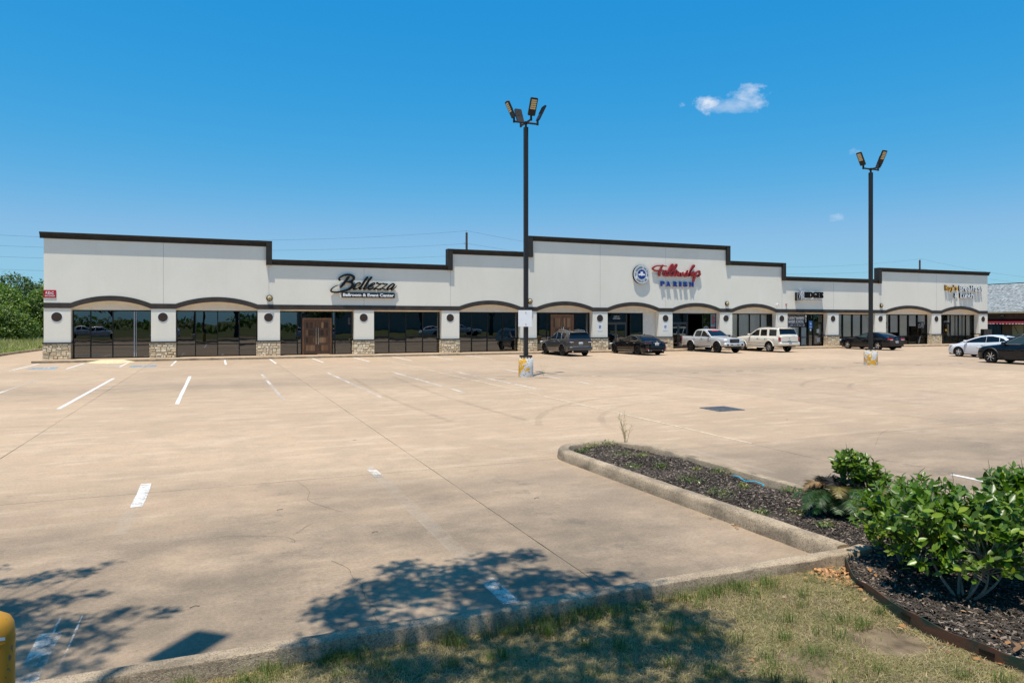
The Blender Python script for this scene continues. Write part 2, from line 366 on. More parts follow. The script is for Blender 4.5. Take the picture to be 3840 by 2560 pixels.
leafmat('frond_green', 0.5, 0.2, False, (0.036, 0.090, 0.014))
def attrmat(name, rough):
    k = NM(name); k.P(color=k.attr(), rough=rough, spec=0.3)
attrmat('chip_attr', 0.75)
attrmat('dead_leaf', 0.7)
def edging():
    k = NM('rusty_edging'); f = k.noise(k.world((1, 1, 3)), 3.5, 5, 0.65, 0.5)
    c = k.mix(k.ramp(f, [(0.42, 0.0), (0.58, 1.0)]), (0.018, 0.040, 0.026), (0.115, 0.050, 0.028))
    k.P(color=c, rough=0.7, metal=0.2); k.bump(f, 0.3, 0.01)
edging()

# ------------------------------------------------------------------ mesh helpers
class MB:
    def __init__(s): s.v = []; s.f = []
    def add(s, vs, fs):
        o = len(s.v); s.v += [tuple(p) for p in vs]; s.f += [tuple(i + o for i in f) for f in fs]; return s
    def box(s, x0, x1, y0, y1, z0, z1):
        return s.add([(x0, y0, z0), (x1, y0, z0), (x1, y1, z0), (x0, y1, z0), (x0, y0, z1), (x1, y0, z1), (x1, y1, z1), (x0, y1, z1)],
                     [(0, 3, 2, 1), (4, 5, 6, 7), (0, 1, 5, 4), (1, 2, 6, 5), (2, 3, 7, 6), (3, 0, 4, 7)])
    def bbox(s, x0, x1, y0, y1, z0, z1, b=0.02):
        """box with chamfered edges"""
        m = []
        for k, (a, c) in enumerate([(x0, x1), (y0, y1), (z0, z1)]): pass
        vs = []; idx = {}
        for ix in (0, 1):
            for iy in (0, 1):
                for iz in (0, 1):
                    X = (x0, x1)[ix]; Y = (y0, y1)[iy]; Z = (z0, z1)[iz]
                    dx, dy, dz = (b, -b)[ix], (b, -b)[iy], (b, -b)[iz]
                    for ax, p in enumerate([(X, Y + dy, Z + dz), (X + dx, Y, Z + dz), (X + dx, Y + dy, Z)]):
                        idx[(ix, iy, iz, ax)] = len(vs); vs.append(p)
        I = lambda a, b_, c, d: idx[(a, b_, c, d)]
        fs = []
        fs.append((I(0,0,0,0), I(0,0,1,0), I(0,1,1,0), I(0,1,0,0))); fs.append((I(1,0,0,0), I(1,1,0,0), I(1,1,1,0), I(1,0,1,0)))
        fs.append((I(0,0,0,1), I(1,0,0,1), I(1,0,1,1), I(0,0,1,1))); fs.append((I(0,1,0,1), I(0,1,1,1), I(1,1,1,1), I(1,1,0,1)))
        fs.append((I(0,0,0,2), I(0,1,0,2), I(1,1,0,2), I(1,0,0,2))); fs.append((I(0,0,1,2), I(1,0,1,2), I(1,1,1,2), I(0,1,1,2)))
        for a in (0, 1):
            for c in (0, 1):
                fs.append((I(a,c,0,0), I(a,c,0,1), I(a,c,1,1), I(a,c,1,0)))
                fs.append((I(a,0,c,0), I(a,0,c,2), I(a,1,c,2), I(a,1,c,0)))
                fs.append((I(0,a,c,1), I(0,a,c,2), I(1,a,c,2), I(1,a,c,1)))
                for d in (0, 1): fs.append((I(a,c,d,0), I(a,c,d,1), I(a,c,d,2)))
        return s.add(vs, fs)
    def quad(s, a, b, c, d): return s.add([a, b, c, d], [(0, 1, 2, 3)])
    def poly(s, pts): return s.add(pts, [tuple(range(len(pts)))])
    def prism(s, pts2, axis, a0, a1):
        """extrude a 2D polygon: axis 'y' -> pts (x,z); 'x' -> pts (y,z); 'z' -> pts (x,y)"""
        def m(p, a): return (p[0], a, p[1]) if axis == 'y' else ((a, p[0], p[1]) if axis == 'x' else (p[0], p[1], a))
        n = len(pts2)
        return s.add([m(p, a0) for p in pts2] + [m(p, a1) for p in pts2],
                     [tuple(range(n)), tuple(range(2 * n - 1, n - 1, -1))] + [(i, i + n, (i + 1) % n + n, (i + 1) % n) for i in range(n)])
    def tube(s, p0, p1, r0, r1=None, n=8, cap=True):
        r1 = r0 if r1 is None else r1
        p0, p1 = Vector(p0), Vector(p1); d = (p1 - p0); d = d.normalized() if d.length > 1e-9 else Vector((0, 0, 1))
        u = d.orthogonal().normalized(); v = d.cross(u)
        vs = [p0 + (u * math.cos(2 * math.pi * i / n) + v * math.sin(2 * math.pi * i / n)) * r0 for i in range(n)]
        vs += [p1 + (u * math.cos(2 * math.pi * i / n) + v * math.sin(2 * math.pi * i / n)) * r1 for i in range(n)]
        fs = [(i, (i + 1) % n, (i + 1) % n + n, i + n) for i in range(n)]
        if cap: fs += [tuple(range(n - 1, -1, -1)), tuple(range(n, 2 * n))]
        return s.add(vs, fs)
    def path(s, pts, rs, n=6):
        pts = [Vector(p) for p in pts]
        if not hasattr(rs, '__len__'): rs = [rs] * len(pts)
        rings = []; u = None
        for i, p in enumerate(pts):
            d = (pts[min(i + 1, len(pts) - 1)] - pts[max(i - 1, 0)]).normalized()
            if u is None: u = d.orthogonal().normalized()
            else: u = (u - d * u.dot(d)); u = u.normalized() if u.length > 1e-6 else d.orthogonal().normalized()
            v = d.cross(u)
            rings.append([p + (u * math.cos(2 * math.pi * k / n) + v * math.sin(2 * math.pi * k / n)) * rs[i] for k in range(n)])
        vs = [q for r_ in rings for q in r_]; fs = []
        for i in range(len(rings) - 1):
            for k in range(n): fs.append((i * n + k, i * n + (k + 1) % n, (i + 1) * n + (k + 1) % n, (i + 1) * n + k))
        fs += [tuple(range(n - 1, -1, -1)), tuple(range((len(rings) - 1) * n, len(rings) * n))]
        return s.add(vs, fs)
    def lathe(s, prof, axis='z', c=(0, 0, 0), n=24, closed=False):
        """prof: list of (r, h)"""
        vs = []
        for r, h in prof:
            for i in range(n):
                a = 2 * math.pi * i / n; x, y = r * math.cos(a), r * math.sin(a)
                p = (x, y, h) if axis == 'z' else ((h, x, y) if axis == 'x' else (x, h, y))
                vs.append((c[0] + p[0], c[1] + p[1], c[2] + p[2]))
        m = len(prof); fs = []
        for j in range(m if closed else m - 1):
            for i in range(n):
                j2 = (j + 1) % m; fs.append((j * n + i, j * n + (i + 1) % n, j2 * n + (i + 1) % n, j2 * n + i))
        if not closed: fs += [tuple(range(n - 1, -1, -1)), tuple(range((m - 1) * n, m * n))]
        return s.add(vs, fs)
    def loft(s, rings, close=False, caps=True):
        n = len(rings[0]); vs = [p for r_ in rings for p in r_]; fs = []
        for i in range(len(rings) - 1):
            for k in range(n if close else n - 1): fs.append((i * n + k, i * n + (k + 1) % n, (i + 1) * n + (k + 1) % n, (i + 1) * n + k))
        if caps: fs += [tuple(range(n)), tuple(range(len(rings) * n - 1, (len(rings) - 1) * n - 1, -1))]
        return s.add(vs, fs)
    def mesh(s, name, smooth=None, recalc=True):
        me = bpy.data.meshes.new(name); me.from_pydata(s.v, [], s.f)
        if recalc:
            bm = bmesh.new(); bm.from_mesh(me); bmesh.ops.recalc_face_normals(bm, faces=bm.faces); bm.to_mesh(me); bm.free()
        if smooth is not None:
            me.shade_smooth(); me.set_sharp_from_angle(angle=R(smooth))
        return me
    def build(s, name, mat, parent=None, loc=None, smooth=None, recalc=True):
        return link(name, s.mesh(name, smooth, recalc), mat, parent, loc)

def link(name, me, mat, parent=None, loc=None, rot=None):
    if mat is not None and len(me.materials) == 0: me.materials.append(MAT[mat])
    o = bpy.data.objects.new(name, me); COL.objects.link(o)
    if parent is not None: o.parent = parent
    if loc is not None: o.location = loc
    if rot is not None: o.rotation_euler = rot
    return o
def tag(o, label=None, cat=None, group=None, kind=None):
    if label: o['label'] = label
    if cat: o['category'] = cat
    if group: o['group'] = group
    if kind: o['kind'] = kind
    return o
def thing(name, label, cat, loc=(0, 0, 0), rz=0.0, group=None):
    o = bpy.data.objects.new(name, None); COL.objects.link(o); o.location = loc; o.rotation_euler = (0, 0, rz); o.empty_display_size = 0.3
    return tag(o, label, cat, group)
def copy_tree(o, parent=None):
    c = o.copy(); COL.objects.link(c); c.parent = parent
    for ch in o.children: copy_tree(ch, c)
    return c
def np_mesh(name, V, F, cols=None):
    """V (n,3) float, F (m,k) int, cols (n,3) per vertex"""
    me = bpy.data.meshes.new(name); V = np.asarray(V, np.float32); F = np.asarray(F, np.int32); m, k = F.shape
    me.vertices.add(len(V)); me.vertices.foreach_set('co', V.ravel())
    me.loops.add(m * k); me.loops.foreach_set('vertex_index', F.ravel())
    me.polygons.add(m); me.polygons.foreach_set('loop_start', np.arange(0, m * k, k, dtype=np.int32))
    me.update(calc_edges=True)
    if cols is not None:
        a = me.color_attributes.new('Col', 'FLOAT_COLOR', 'POINT'); c4 = np.ones((len(V), 4), np.float32); c4[:, :3] = cols
        a.data.foreach_set('color', c4.ravel())
    return me
def text_mesh(s, size, depth, bold=0.0, shear=0.0, space=1.0):
    """flat lettering in the xz plane facing -y, origin at the left end of the baseline; returns verts (list) and faces, width"""
    cu = bpy.data.curves.new('txt', 'FONT'); cu.body = s; cu.size = size; cu.extrude = depth / 2; cu.offset = bold; cu.shear = shear; cu.space_character = space; cu.resolution_u = 3
    ob = bpy.data.objects.new('txt', cu); COL.objects.link(ob)
    dg = bpy.context.evaluated_depsgraph_get(); me = bpy.data.meshes.new_from_object(ob.evaluated_get(dg))
    vs = [(v.co.x, -v.co.z, v.co.y) for v in me.vertices]; fs = [tuple(p.vertices) for p in me.polygons]
    bpy.data.objects.remove(ob); bpy.data.curves.remove(cu); bpy.data.meshes.remove(me)
    return vs, fs
def put_text(mb, s, x0, x1, z, h, y, depth, bold=0.0, shear=0.0, fit=True, space=1.0):
    """letters whose capitals are h tall, baseline at z, stretched between x0 and x1, front face at y - depth"""
    vs, fs = text_mesh(s, h / 0.69, depth, bold, shear, space)
    xs = [v[0] for v in vs]; a, b = min(xs), max(xs); k = (x1 - x0) / (b - a) if fit else 1.0
    mb.add([(x0 + (v[0] - a) * k, y + v[1] - depth / 2, z + v[2]) for v in vs], fs)
    return mb
def spline(pts, n=6):
    """Catmull-Rom through points of any dimension"""
    P_ = [np.array(p, float) for p in pts]; P_ = [2 * P_[0] - P_[1]] + P_ + [2 * P_[-1] - P_[-2]]
    o = []
    for i in range(1, len(P_) - 2):
        for t in np.linspace(0, 1, n, endpoint=False):
            a, b, c, d = P_[i - 1], P_[i], P_[i + 1], P_[i + 2]
            o.append(0.5 * (2 * b + (c - a) * t + (2 * a - 5 * b + 4 * c - d) * t * t + (-a + 3 * b - 3 * c + d) * t ** 3))
    o.append(P_[-2]); return o
def stroke(mb, pts, y0, y1, n=6):
    """brush stroke in the xz plane: pts (x, z, width); solid between y0 (front) and y1"""
    P_ = spline(pts, n); L, Rr = [], []
    for i, p in enumerate(P_):
        d = P_[min(i + 1, len(P_) - 1)][:2] - P_[max(i - 1, 0)][:2]; l = np.hypot(*d) or 1; nx, nz = -d[1] / l, d[0] / l; hw = max(p[2], 0.004) / 2
        L.append((p[0] + nx * hw, p[1] + nz * hw)); Rr.append((p[0] - nx * hw, p[1] - nz * hw))
    rings = [[(l[0], y0, l[1]), (r_[0], y0, r_[1]), (r_[0], y1, r_[1]), (l[0], y1, l[1])] for l, r_ in zip(L, Rr)]
    return mb.loft(rings, close=True)
# ------------------------------------------------------------------ ground, lot, kerbs, markings
def grass_ground():
    k = NM('ground_grass'); f = k.noise(k.world(), 0.5, 6, 0.65); g = k.noise(k.world(), 12, 4)
    c = k.mix(f, (0.055, 0.075, 0.022), (0.13, 0.12, 0.05)); c = k.mix(k.math('MULTIPLY', g, 0.5), c, (0.03, 0.045, 0.012))
    k.P(color=c, rough=0.95, spec=0.1)
grass_ground()
tag(MB().quad((-2500, -2500, -0.12), (2500, -2500, -0.12), (2500, 3500, -0.12), (-2500, 3500, -0.12)).build('ground', 'ground_grass'), 'rough grass and bare ground around the shopping strip', 'ground', kind='structure')
XJ = [-26, -16.2, -9.8, -3.42, 3.17, 9.52, 15.9, 22.3, 28.7, 35.1, 41.5, 47.9, 54.3, 60.7, 67.1, 73.5, 80, 100]
YJ = [5.14, 10.95, 27.0, 47.4]
lot = MB().box(-26, 100, 5.14, 47.4, -0.3, -0.022).build('parking_lot', 'joint_fill')
tag(lot, 'wide tan concrete parking lot in front of the long white building', 'parking lot', kind='structure')
for i in range(len(XJ) - 1):
    for j in range(len(YJ) - 1):
        m = MB(); x0, x1, y0, y1 = XJ[i], XJ[i + 1], YJ[j], YJ[j + 1]; gp = 0.005
        # slab edges are a little ragged, so every long edge gets a few points
        def edge(a, b, n=14):
            o = []
            for t in range(n):
                u = t / n; o.append((a[0] + (b[0] - a[0]) * u, a[1] + (b[1] - a[1]) * u))
            return o
        def jit(p): return (p[0] + random.uniform(-.003, .003), p[1] + random.uniform(-.003, .003))
        ring = [jit(p) for p in edge((x0 + gp, y0 + gp), (x1 - gp, y0 + gp)) + edge((x1 - gp, y0 + gp), (x1 - gp, y1 - gp)) + edge((x1 - gp, y1 - gp), (x0 + gp, y1 - gp)) + edge((x0 + gp, y1 - gp), (x0 + gp, y0 + gp))]
        m.prism(ring, 'z', -0.02, 0.0)
        m.build('concrete_slab', 'lot_concrete', lot)
tag(MB().box(-13.5, -9.62, 47.41, 150, -0.3, 0.0).build('side_drive', 'lot_concrete'), 'concrete drive running back past the left end of the building', 'drive', kind='structure')
sw = MB(); sw.box(-9.6, 75.0, 47.42, 49.31, -0.3, 0.13)
side = tag(sw.build('sidewalk', 'lot_concrete'), 'raised concrete walk along the foot of the white building', 'sidewalk', kind='structure')
x = -9.6
while x < 75:
    L = random.uniform(2.9, 3.1); MB().prism([(47.30, -0.02), (47.415, -0.02), (47.415, 0.134), (47.33, 0.134), (47.305, 0.115)], 'x', x + .004, min(x + L, 75)).build('kerb_stone', 'kerb_concrete', side); x += L

# painted lines (sheets a few millimetres above the concrete)
def pline(x, y0, y1, m='line_fresh', w=0.105, z=0.004, x1=None):
    x1 = x if x1 is None else x1; n = 8; pts = []
    L = [(x + (x1 - x) * t / n - w / 2 + random.uniform(-.006, .006), y0 + (y1 - y0) * t / n) for t in range(n + 1)]
    Rr = [(x + (x1 - x) * t / n + w / 2 + random.uniform(-.006, .006), y0 + (y1 - y0) * t / n) for t in range(n + 1)]
    o = MB()
    for t in range(n): o.quad((*L[t], z), (*Rr[t], z), (*Rr[t + 1], z), (*L[t + 1], z))
    return o.build('parking_line', m, lot)
for x in (-2.2, 0.5, 3.12, 5.7, 8.35, 10.9, 13.48, 16.1): pline(x, 41.9, 47.05)
pline(-9.12, 40.5, 46.85); pline(-6.87, 41.1, 46.8); pline(-4.63, 41.75, 46.7)
for x in (18.75, 21.35, 24.0, 26.6, 29.2, 31.85, 34.5, 37.1, 39.7, 42.3, 44.9, 47.5, 50.1, 52.7, 55.3, 57.9, 60.5, 63.1): pline(x, 41.6, 47.0, 'line_worn' if random.random() < .5 else 'line_fresh')
def seg(a, b, w, m, z=0.004):
    a, b = Vector((*a, 0)), Vector((*b, 0)); n = (b - a).normalized().cross(Vector((0, 0, 1))) * w / 2
    return MB().quad(*[(p.x, p.y, z) for p in (a - n, a + n, b + n, b - n)]).build('parking_line', m, lot)
seg((-6.86, 41.14), (-4.64, 41.79), 0.11, 'line_fresh', 0.008); seg((-6.8, 44.6), (-4.7, 42.1), 0.11, 'line_fresh', 0.008); seg((-6.8, 42.6), (-5.6, 41.5), 0.11, 'line_fresh', 0.008); seg((-5.6, 44.9), (-4.7, 43.6), 0.11, 'line_fresh', 0.008)
BX = [-6.6, -3.92, -1.03, 1.88, 4.74, 7.6, 10.38, 13.1, 15.9, 18.65, 21.4, 24.2, 27.1, 29.95, 33.0, 35.8, 38.6, 41.4 + 1.6, 45.0, 48.0]
for x in BX:
    q = {-3.92: 'line_fresh', -1.03: 'line_fresh', 1.88: 'line_worn', 4.74: 'line_worn', 7.6: 'line_worn', 10.38: 'line_worn', 13.1: 'line_worn', -6.6: 'line_worn'}.get(x, random.choice(['line_worn', 'line_ghost', 'line_ghost']))
    pline(x, 22.3 + random.uniform(-.3, .3), 33.6, q, 0.11)
seg((10.4, 27.6), (34, 27.9), 0.09, 'line_ghost')
# the row nearest the lawn
pline(-0.93, 10.15, 11.56, 'line_near', 0.14); pline(-0.98, 8.9, 10.1, 'line_ghost', 0.14); pline(-1.15, 5.35, 6.3, 'line_worn', 0.15)
pline(2.28, 10.7, 11.5, 'line_worn', 0.14); pline(2.28, 6.7, 10.9, 'line_ghost', 0.15); pline(2.28, 5.3, 6.1, 'line_worn', 0.15); pline(2.28, 6.1, 6.7, 'line_ghost', 0.15)
pline(10.45, 5.6, 7.5, 'line_fresh', 0.10); pline(8.0, 8.6, 11.4, 'line_ghost', 0.12)
for dx in (-.075, .075): pline(-1.06 + dx, 5.3, 6.6, 'line_worn', 0.014, 0.0055)
for dx in (-.08, .08): pline(2.28 + dx, 5.3, 10.6, 'line_ghost', 0.018, 0.0055)
for cx in (-8.05, -3.55):      # faded wheelchair squares
    MB().quad((cx - .62, 41.45, .004), (cx + .62, 41.45, .004), (cx + .62, 43.0, .004), (cx - .62, 43.0, .004)).build('accessible_marking', 'line_blue', lot)
    m = MB()
    for i in range(14):
        a0, a1 = R(-150 + i * 20), R(-130 + i * 20)
        m.quad(*[(cx + r_ * math.cos(a), 41.95 + r_ * 1.2 * math.sin(a), .008) for r_, a in ((.26, a0), (.36, a0), (.36, a1), (.26, a1))])
    m.box(cx - .06, cx + .05, 42.1, 42.7, .008, .0085); m.box(cx - .05, cx + .25, 42.25, 42.36, .009, .0092)
    m.build('accessible_marking', 'line_worn', lot)
# kerb ramp with flared sides
rp = MB(); a = [(-6.15, 45.5, .002), (-5.05, 45.55, .002), (-5.05, 47.29, .134), (-6.15, 47.29, .134)]
rp.poly(a); rp.poly([(-6.88, 46.9, .002), a[0], a[3]]); rp.poly([a[1], (-4.42, 46.6, .002), a[2]]); rp.poly([(-6.88, 46.9, .002), a[3], (-6.88, 47.29, .002)]); rp.poly([a[2], (-4.42, 46.6, .002), (-4.42, 47.29, .002)])
ramp = tag(rp.build('kerb_ramp', 'ramp_paint'), 'pale yellow kerb ramp with flared sides at the left end of the walk', 'ramp', kind='structure')
for p, q in (((-6.15, 45.5), (-6.15, 47.2)), ((-5.05, 45.55), (-5.05, 47.2))):
    MB().prism([(p[0] - .05, p[1]), (p[0] + .05, p[1]), (q[0] + .05, q[1]), (q[0] - .05, q[1])], 'z', .0, .004).build('ramp_edge', 'galvanised', ramp)
# pale, weedy expansion joint and a few wandering cracks
def ribbon(name, pts, w, m, z=0.003, jit=0.0):
    P_ = spline(pts, 5); o = MB(); last = None
    for i, p in enumerate(P_):
        d = P_[min(i + 1, len(P_) - 1)] - P_[max(i - 1, 0)]; l = np.hypot(*d) or 1; hw = w / 2 * random.uniform(.5, 1.2)
        q = p + np.array([random.uniform(-jit, jit), random.uniform(-jit, jit)]); n = np.array([-d[1] / l, d[0] / l]) * hw
        cur = ((q[0] + n[0], q[1] + n[1], z), (q[0] - n[0], q[1] - n[1], z))
        if last: o.quad(last[0], last[1], cur[1], cur[0])
        last = cur
    return o.build(name, m, lot)
ribbon('joint_strip', [(9.56 + .012 * math.sin(y), y) for y in np.arange(10.9, 46.6, 1.2)], .055, 'joint_pale', .0025, .006)
ribbon('joint_strip', [(x, 27.03 + .01 * math.sin(x)) for x in np.arange(9.6, 60, 1.5)], .06, 'joint_pale', .0025, .006)
ribbon('joint_strip', [(x, 27.3 - .02 * (x + 3) + .01 * math.sin(x)) for x in np.arange(-14, -3.3, 1.5)], .05, 'joint_pale', .0025, .006)
def tar(pts): ribbon('crack', pts, .0042, 'crack_fill', .0022, .010)
tar([(1.05, 7.15), (1.17, 6.84), (1.16, 6.59), (1.2, 6.41), (1.18, 6.22), (1.18, 5.95), (1.21, 5.81), (1.17, 5.66), (1.2, 5.3)])
tar([(-0.03, 8.37), (0.16, 8.39), (0.6, 8.19), (0.75, 8.04), (0.78, 7.87)]); tar([(1.05, 8.57), (0.88, 8.31), (0.78, 8.15)])
tar([(1.1, 10.9), (1.2, 10.2), (1.12, 9.7), (1.3, 9.2), (1.45, 8.9)]); tar([(5.3, 11.6), (4.9, 12.0), (4.6, 12.8), (4.1, 13.1)])
tar([(6.6, 12.6), (7.6, 12.9), (8.6, 13.0)]); tar([(11.4, 9.7), (13.2, 11.0), (14.3, 11.3)])
for (cx, cy, r_, a0, a1) in ((14, 12, 6.2, 95, 165), (14, 12, 7.7, 100, 160), (20, 33, 8, 200, 275), (20, 33, 9.6, 205, 270), (26, 14, 7, 60, 150), (26, 14, 8.6, 65, 140)):
    ribbon('tyre_mark', [(cx + r_ * math.cos(R(a)), cy + r_ * math.sin(R(a))) for a in np.linspace(a0, a1, 14)], .2, 'tyre_mark', .0032, .01)
for (x, y0, y1) in ((5.2, 16, 30), (6.9, 15.5, 30), (18.6, 14, 30)):
    ribbon('tyre_mark', [(x + .25 * math.sin(y * .22), y) for y in np.linspace(y0, y1, 12)], .2, 'tyre_mark', .0034, .01)
# dark patches of old tar and leaves along the far joints
for i in range(26):
    x = random.uniform(9.8, 40); y = 27.03 + random.uniform(-.1, .1)
    MB().prism([(x + random.uniform(.08, .3) * math.cos(a), y + random.uniform(.02, .05) * math.sin(a)) for a in np.arange(0, 6.2, .8)], 'z', 0, .004).build('joint_debris', 'joint_fill', lot)

# kerbs
def sweep(path, prof, closed=False, jit=0.0):
    rings = []
    for i, p in enumerate(path):
        a = path[max(i - 1, 0)]; b = path[min(i + 1, len(path) - 1)]
        d = Vector((b[0] - a[0], b[1] - a[1], 0)).normalized(); n = Vector((d.y, -d.x, 0))
        rings.append([(p[0] + n.x * u + random.uniform(-jit, jit), p[1] + n.y * u + random.uniform(-jit, jit), z + random.uniform(-jit, jit)) for u, z in prof])
    return MB().loft(rings, close=True)
prof_f = [(-.075, -.15), (-.075, .112), (-.068, .126), (-.05, .132), (.05, .132), (.068, .126), (.075, .112), (.082, -.15)]
pts = [(x, 5.135 - .004 * math.sin(x * 1.1)) for x in np.arange(-40, 5.6, .18)] + [(5.75, 5.14), (5.95, 5.17)]
tag(sweep(pts, prof_f, jit=.0025).build('kerb', 'kerb_concrete', smooth=28), 'weathered concrete kerb between the lawn and the parking lot', 'kerb', kind='structure')
def arc(cx, cy, rx, ry, a0, a1, n): return [(cx + rx * math.cos(R(a0 + (a1 - a0) * i / n)), cy + ry * math.sin(R(a0 + (a1 - a0) * i / n))) for i in range(n + 1)]
isl = [(5.70 - (y - 5.2) * .0325, y) for y in np.arange(5.2, 10.7, .2)] + arc(6.22, 10.75, .70, .72, 178, 20, 14) + [(7.14 - .0 * y + (11 - y) * .012, y) for y in np.arange(10.7, 5.1, -.2)]
prof_i = [(-.13, -.1), (-.12, .04), (-.105, .125), (-.085, .152), (-.05, .163), (.04, .163), (.07, .155), (.085, .12), (.09, -.1)]
tag(sweep(isl, prof_i, jit=.003).build('kerb', 'kerb_concrete', smooth=50), 'rounded concrete kerb around the long mulched island', 'kerb', kind='structure')
tag(sweep([(x, 5.135) for x in np.arange(7.05, 60, .6)], prof_f, jit=.002).build('kerb', 'kerb_concrete', smooth=50), 'kerb behind the shrubs at the right edge of the lot', 'kerb', kind='structure')
tag(sweep([(-13.6 + .05 * math.sin(y * .2) + max(0, (y - 62)) * .06, y) for y in np.arange(40, 130, 1.5)], prof_i).build('kerb', 'kerb_concrete', smooth=50), 'kerb between the side drive and the tall grass', 'kerb', kind='structure')

# lawn soil and mulch beds as gently uneven sheets
EDGE = [(6.0, 5.10), (5.55, 5.05), (5.24, 4.68), (5.14, 4.45), (5.03, 4.13), (4.94, 3.81), (4.92, 3.53), (4.93, 3.28), (4.98, 3.06), (5.12, 2.6), (5.4, 2.0), (6.0, 1.0), (7, -.5)]
def edge_x(y):
    e = EDGE
    if y >= e[0][1]: return e[0][0]
    for a, b in zip(e, e[1:]):
        if b[1] <= y <= a[1]: return a[0] + (b[0] - a[0]) * (y - a[1]) / (b[1] - a[1])
    return e[-1][0]
def lump(x, y, a=.02): return a * (math.sin(x * 3.1 + 1.7 * math.sin(y * 2.3)) + math.sin(y * 4.3 + x * 1.3)) * .5
def lawn_z(x, y): return .005 + lump(x, y, .025)
def mulch_z(x, y): return .075 + lump(x * 1.3, y * 1.1, .03)
rings = []
for y in list(np.arange(-14, 1.5, .9)) + list(np.arange(1.5, 5.07, .12)) + [5.07]:
    ex = edge_x(y) if y < 5.06 else 5.95
    rings.append([(x, y, lawn_z(x, y)) for x in list(np.linspace(-30, -3, 12)) + list(np.linspace(-2.8, ex, 60))])
tag(MB().loft(rings, caps=False).build('lawn', 'soil', recalc=False), 'bare soil showing between dry grass in the foreground lawn', 'lawn', kind='structure')
rings = [[(x, y, mulch_z(x, y)) for x in np.linspace(edge_x(y) + .004, 24, 60)] for y in list(np.arange(-4, 2, .5)) + list(np.arange(2, 5.06, .1)) + [5.065]]
tag(MB().loft(rings, caps=False).build('mulch_bed', 'mulch_soil', recalc=False), 'dark mulch bed under the glossy shrubs', 'mulch bed', kind='structure')
rings = []
for y in np.arange(5.06, 11.42, .12):
    x0 = 5.74 - (y - 5.2) * .0325; x1 = 7.08
    if y > 10.75:
        t = math.sqrt(max(0, 1 - ((y - 10.75) / .68) ** 2)); x0 = 6.3 - (6.3 - x0) * t; x1 = 6.3 + (x1 - 6.3) * t
    rings.append([(x, y, mulch_z(x, y)) for x in np.linspace(x0, x1, 14)])
tag(MB().loft(rings, caps=False).build('mulch_bed', 'mulch_soil', recalc=False), 'dark mulch filling the narrow kerbed island', 'mulch bed', kind='structure')
# steel landscape edging
P_ = spline(EDGE[1:], 5); m = MB(); rings = []
for i, p in enumerate(P_):
    d = P_[min(i + 1, len(P_) - 1)] - P_[max(i - 1, 0)]; d /= np.hypot(*d); n = (-d[1] * .004, d[0] * .004); z = .105 + .008 * math.sin(i * .7)
    rings.append([(p[0] + n[0], p[1] + n[1], -.05), (p[0] + n[0], p[1] + n[1], z), (p[0] - n[0], p[1] - n[1], z), (p[0] - n[0], p[1] - n[1], -.05)])
ed = tag(m.loft(rings, close=True).build('landscape_edging', 'rusty_edging'), 'rusty green steel edging strip curving between the lawn and the mulch', 'edging')
for i in (8, 18, 30):
    p = P_[i]; d = P_[i + 1] - P_[i]; d /= np.hypot(*d); q = p + np.array([d[1], -d[0]]) * .006
    MB().prism([(q[0] - d[0] * .05, q[1] - d[1] * .05), (q[0] + d[0] * .05, q[1] + d[1] * .05), (q[0] + d[0] * .05 + d[1] * .006, q[1] + d[1] * .05 - d[0] * .006), (q[0] - d[0] * .05 + d[1] * .006, q[1] - d[1] * .05 - d[0] * .006)], 'z', .05, .075).build('stake_slot', 'frame_dark', ed)
# storm drain grate let into the slab
g = thing('storm_drain', 'square black iron drain grate set in the open concrete', 'drain', (12.57, 15.5, 0))
MB().box(-.38, .38, -.38, .38, .001, .004).build('pit', 'pit_dark', g)
fr = MB()
for s in (-1, 1): fr.box(s * .39 - .025, s * .39 + .025, -.415, .415, 0, .02); fr.box(-.365, .365, s * .39 - .025, s * .39 + .025, 0, .019)
fr.build('frame', 'grate_iron', g)
for i in range(7): MB().box(-.33 + i * .11 - .022, -.33 + i * .11 + .022, -.365, .365, .004, .016).build('bar', 'grate_iron', g)
for i in range(3): MB().box(-.365, .365, -.19 + i * .19 - .02, -.19 + i * .19 + .02, .004, .0145).build('cross_bar', 'grate_iron', g)
# ------------------------------------------------------------------ the long white building
FY = 48.8
B = thing('strip_building', 'long white stucco shopping strip with stepped dark cornice and arched storefronts', 'building', (0, FY, 0))
PIL = [(-9.28, -7.92), (-3.68, -2.31), (2.50, 3.87), (8.68, 10.03), (14.88, 16.20), (21.02, 22.33), (27.14, 28.47), (33.26, 34.58), (39.38, 40.68), (45.49, 46.77), (51.50, 52.83), (57.45, 58.87), (65.14, 66.46), (72.04, 73.37)]
ARCH = [1, 1, 0, 0, 1, 1, 1, 1, 1, 0, 0, 1, 1]
ZB, BANDH, APEX = 3.15, 0.31, 3.60
SEC = [(-9.28, 3.17, 7.58), (3.17, 15.48, 6.40), (15.48, 21.78, 7.56), (21.78, 40.14, 8.78), (40.14, 46.24, 7.52), (46.24, 57.95, 6.34), (57.95, 73.37, 7.45)]
RD = 0.5   # recess of the storefronts
def zlow_samples():
    out_ = []
    for i, (a, b) in enumerate(PIL):
        out_.append((a, ZB)); out_.append((b, ZB))
        if i < len(ARCH) and ARCH[i]:
            x0, x1 = b, PIL[i + 1][0]; h = APEX - ZB; c = (x1 - x0) / 2; r_ = (c * c + h * h) / (2 * h); cx = (x0 + x1) / 2
            for t in range(1, 20):
                x = x0 + (x1 - x0) * t / 20; out_.append((x, ZB + math.sqrt(r_ * r_ - (x - cx) ** 2) - (r_ - h)))
    return out_
ZL = zlow_samples()
def ztop(x):
    for a, b, z in SEC:
        if a <= x < b: return z
    return SEC[-1][2]
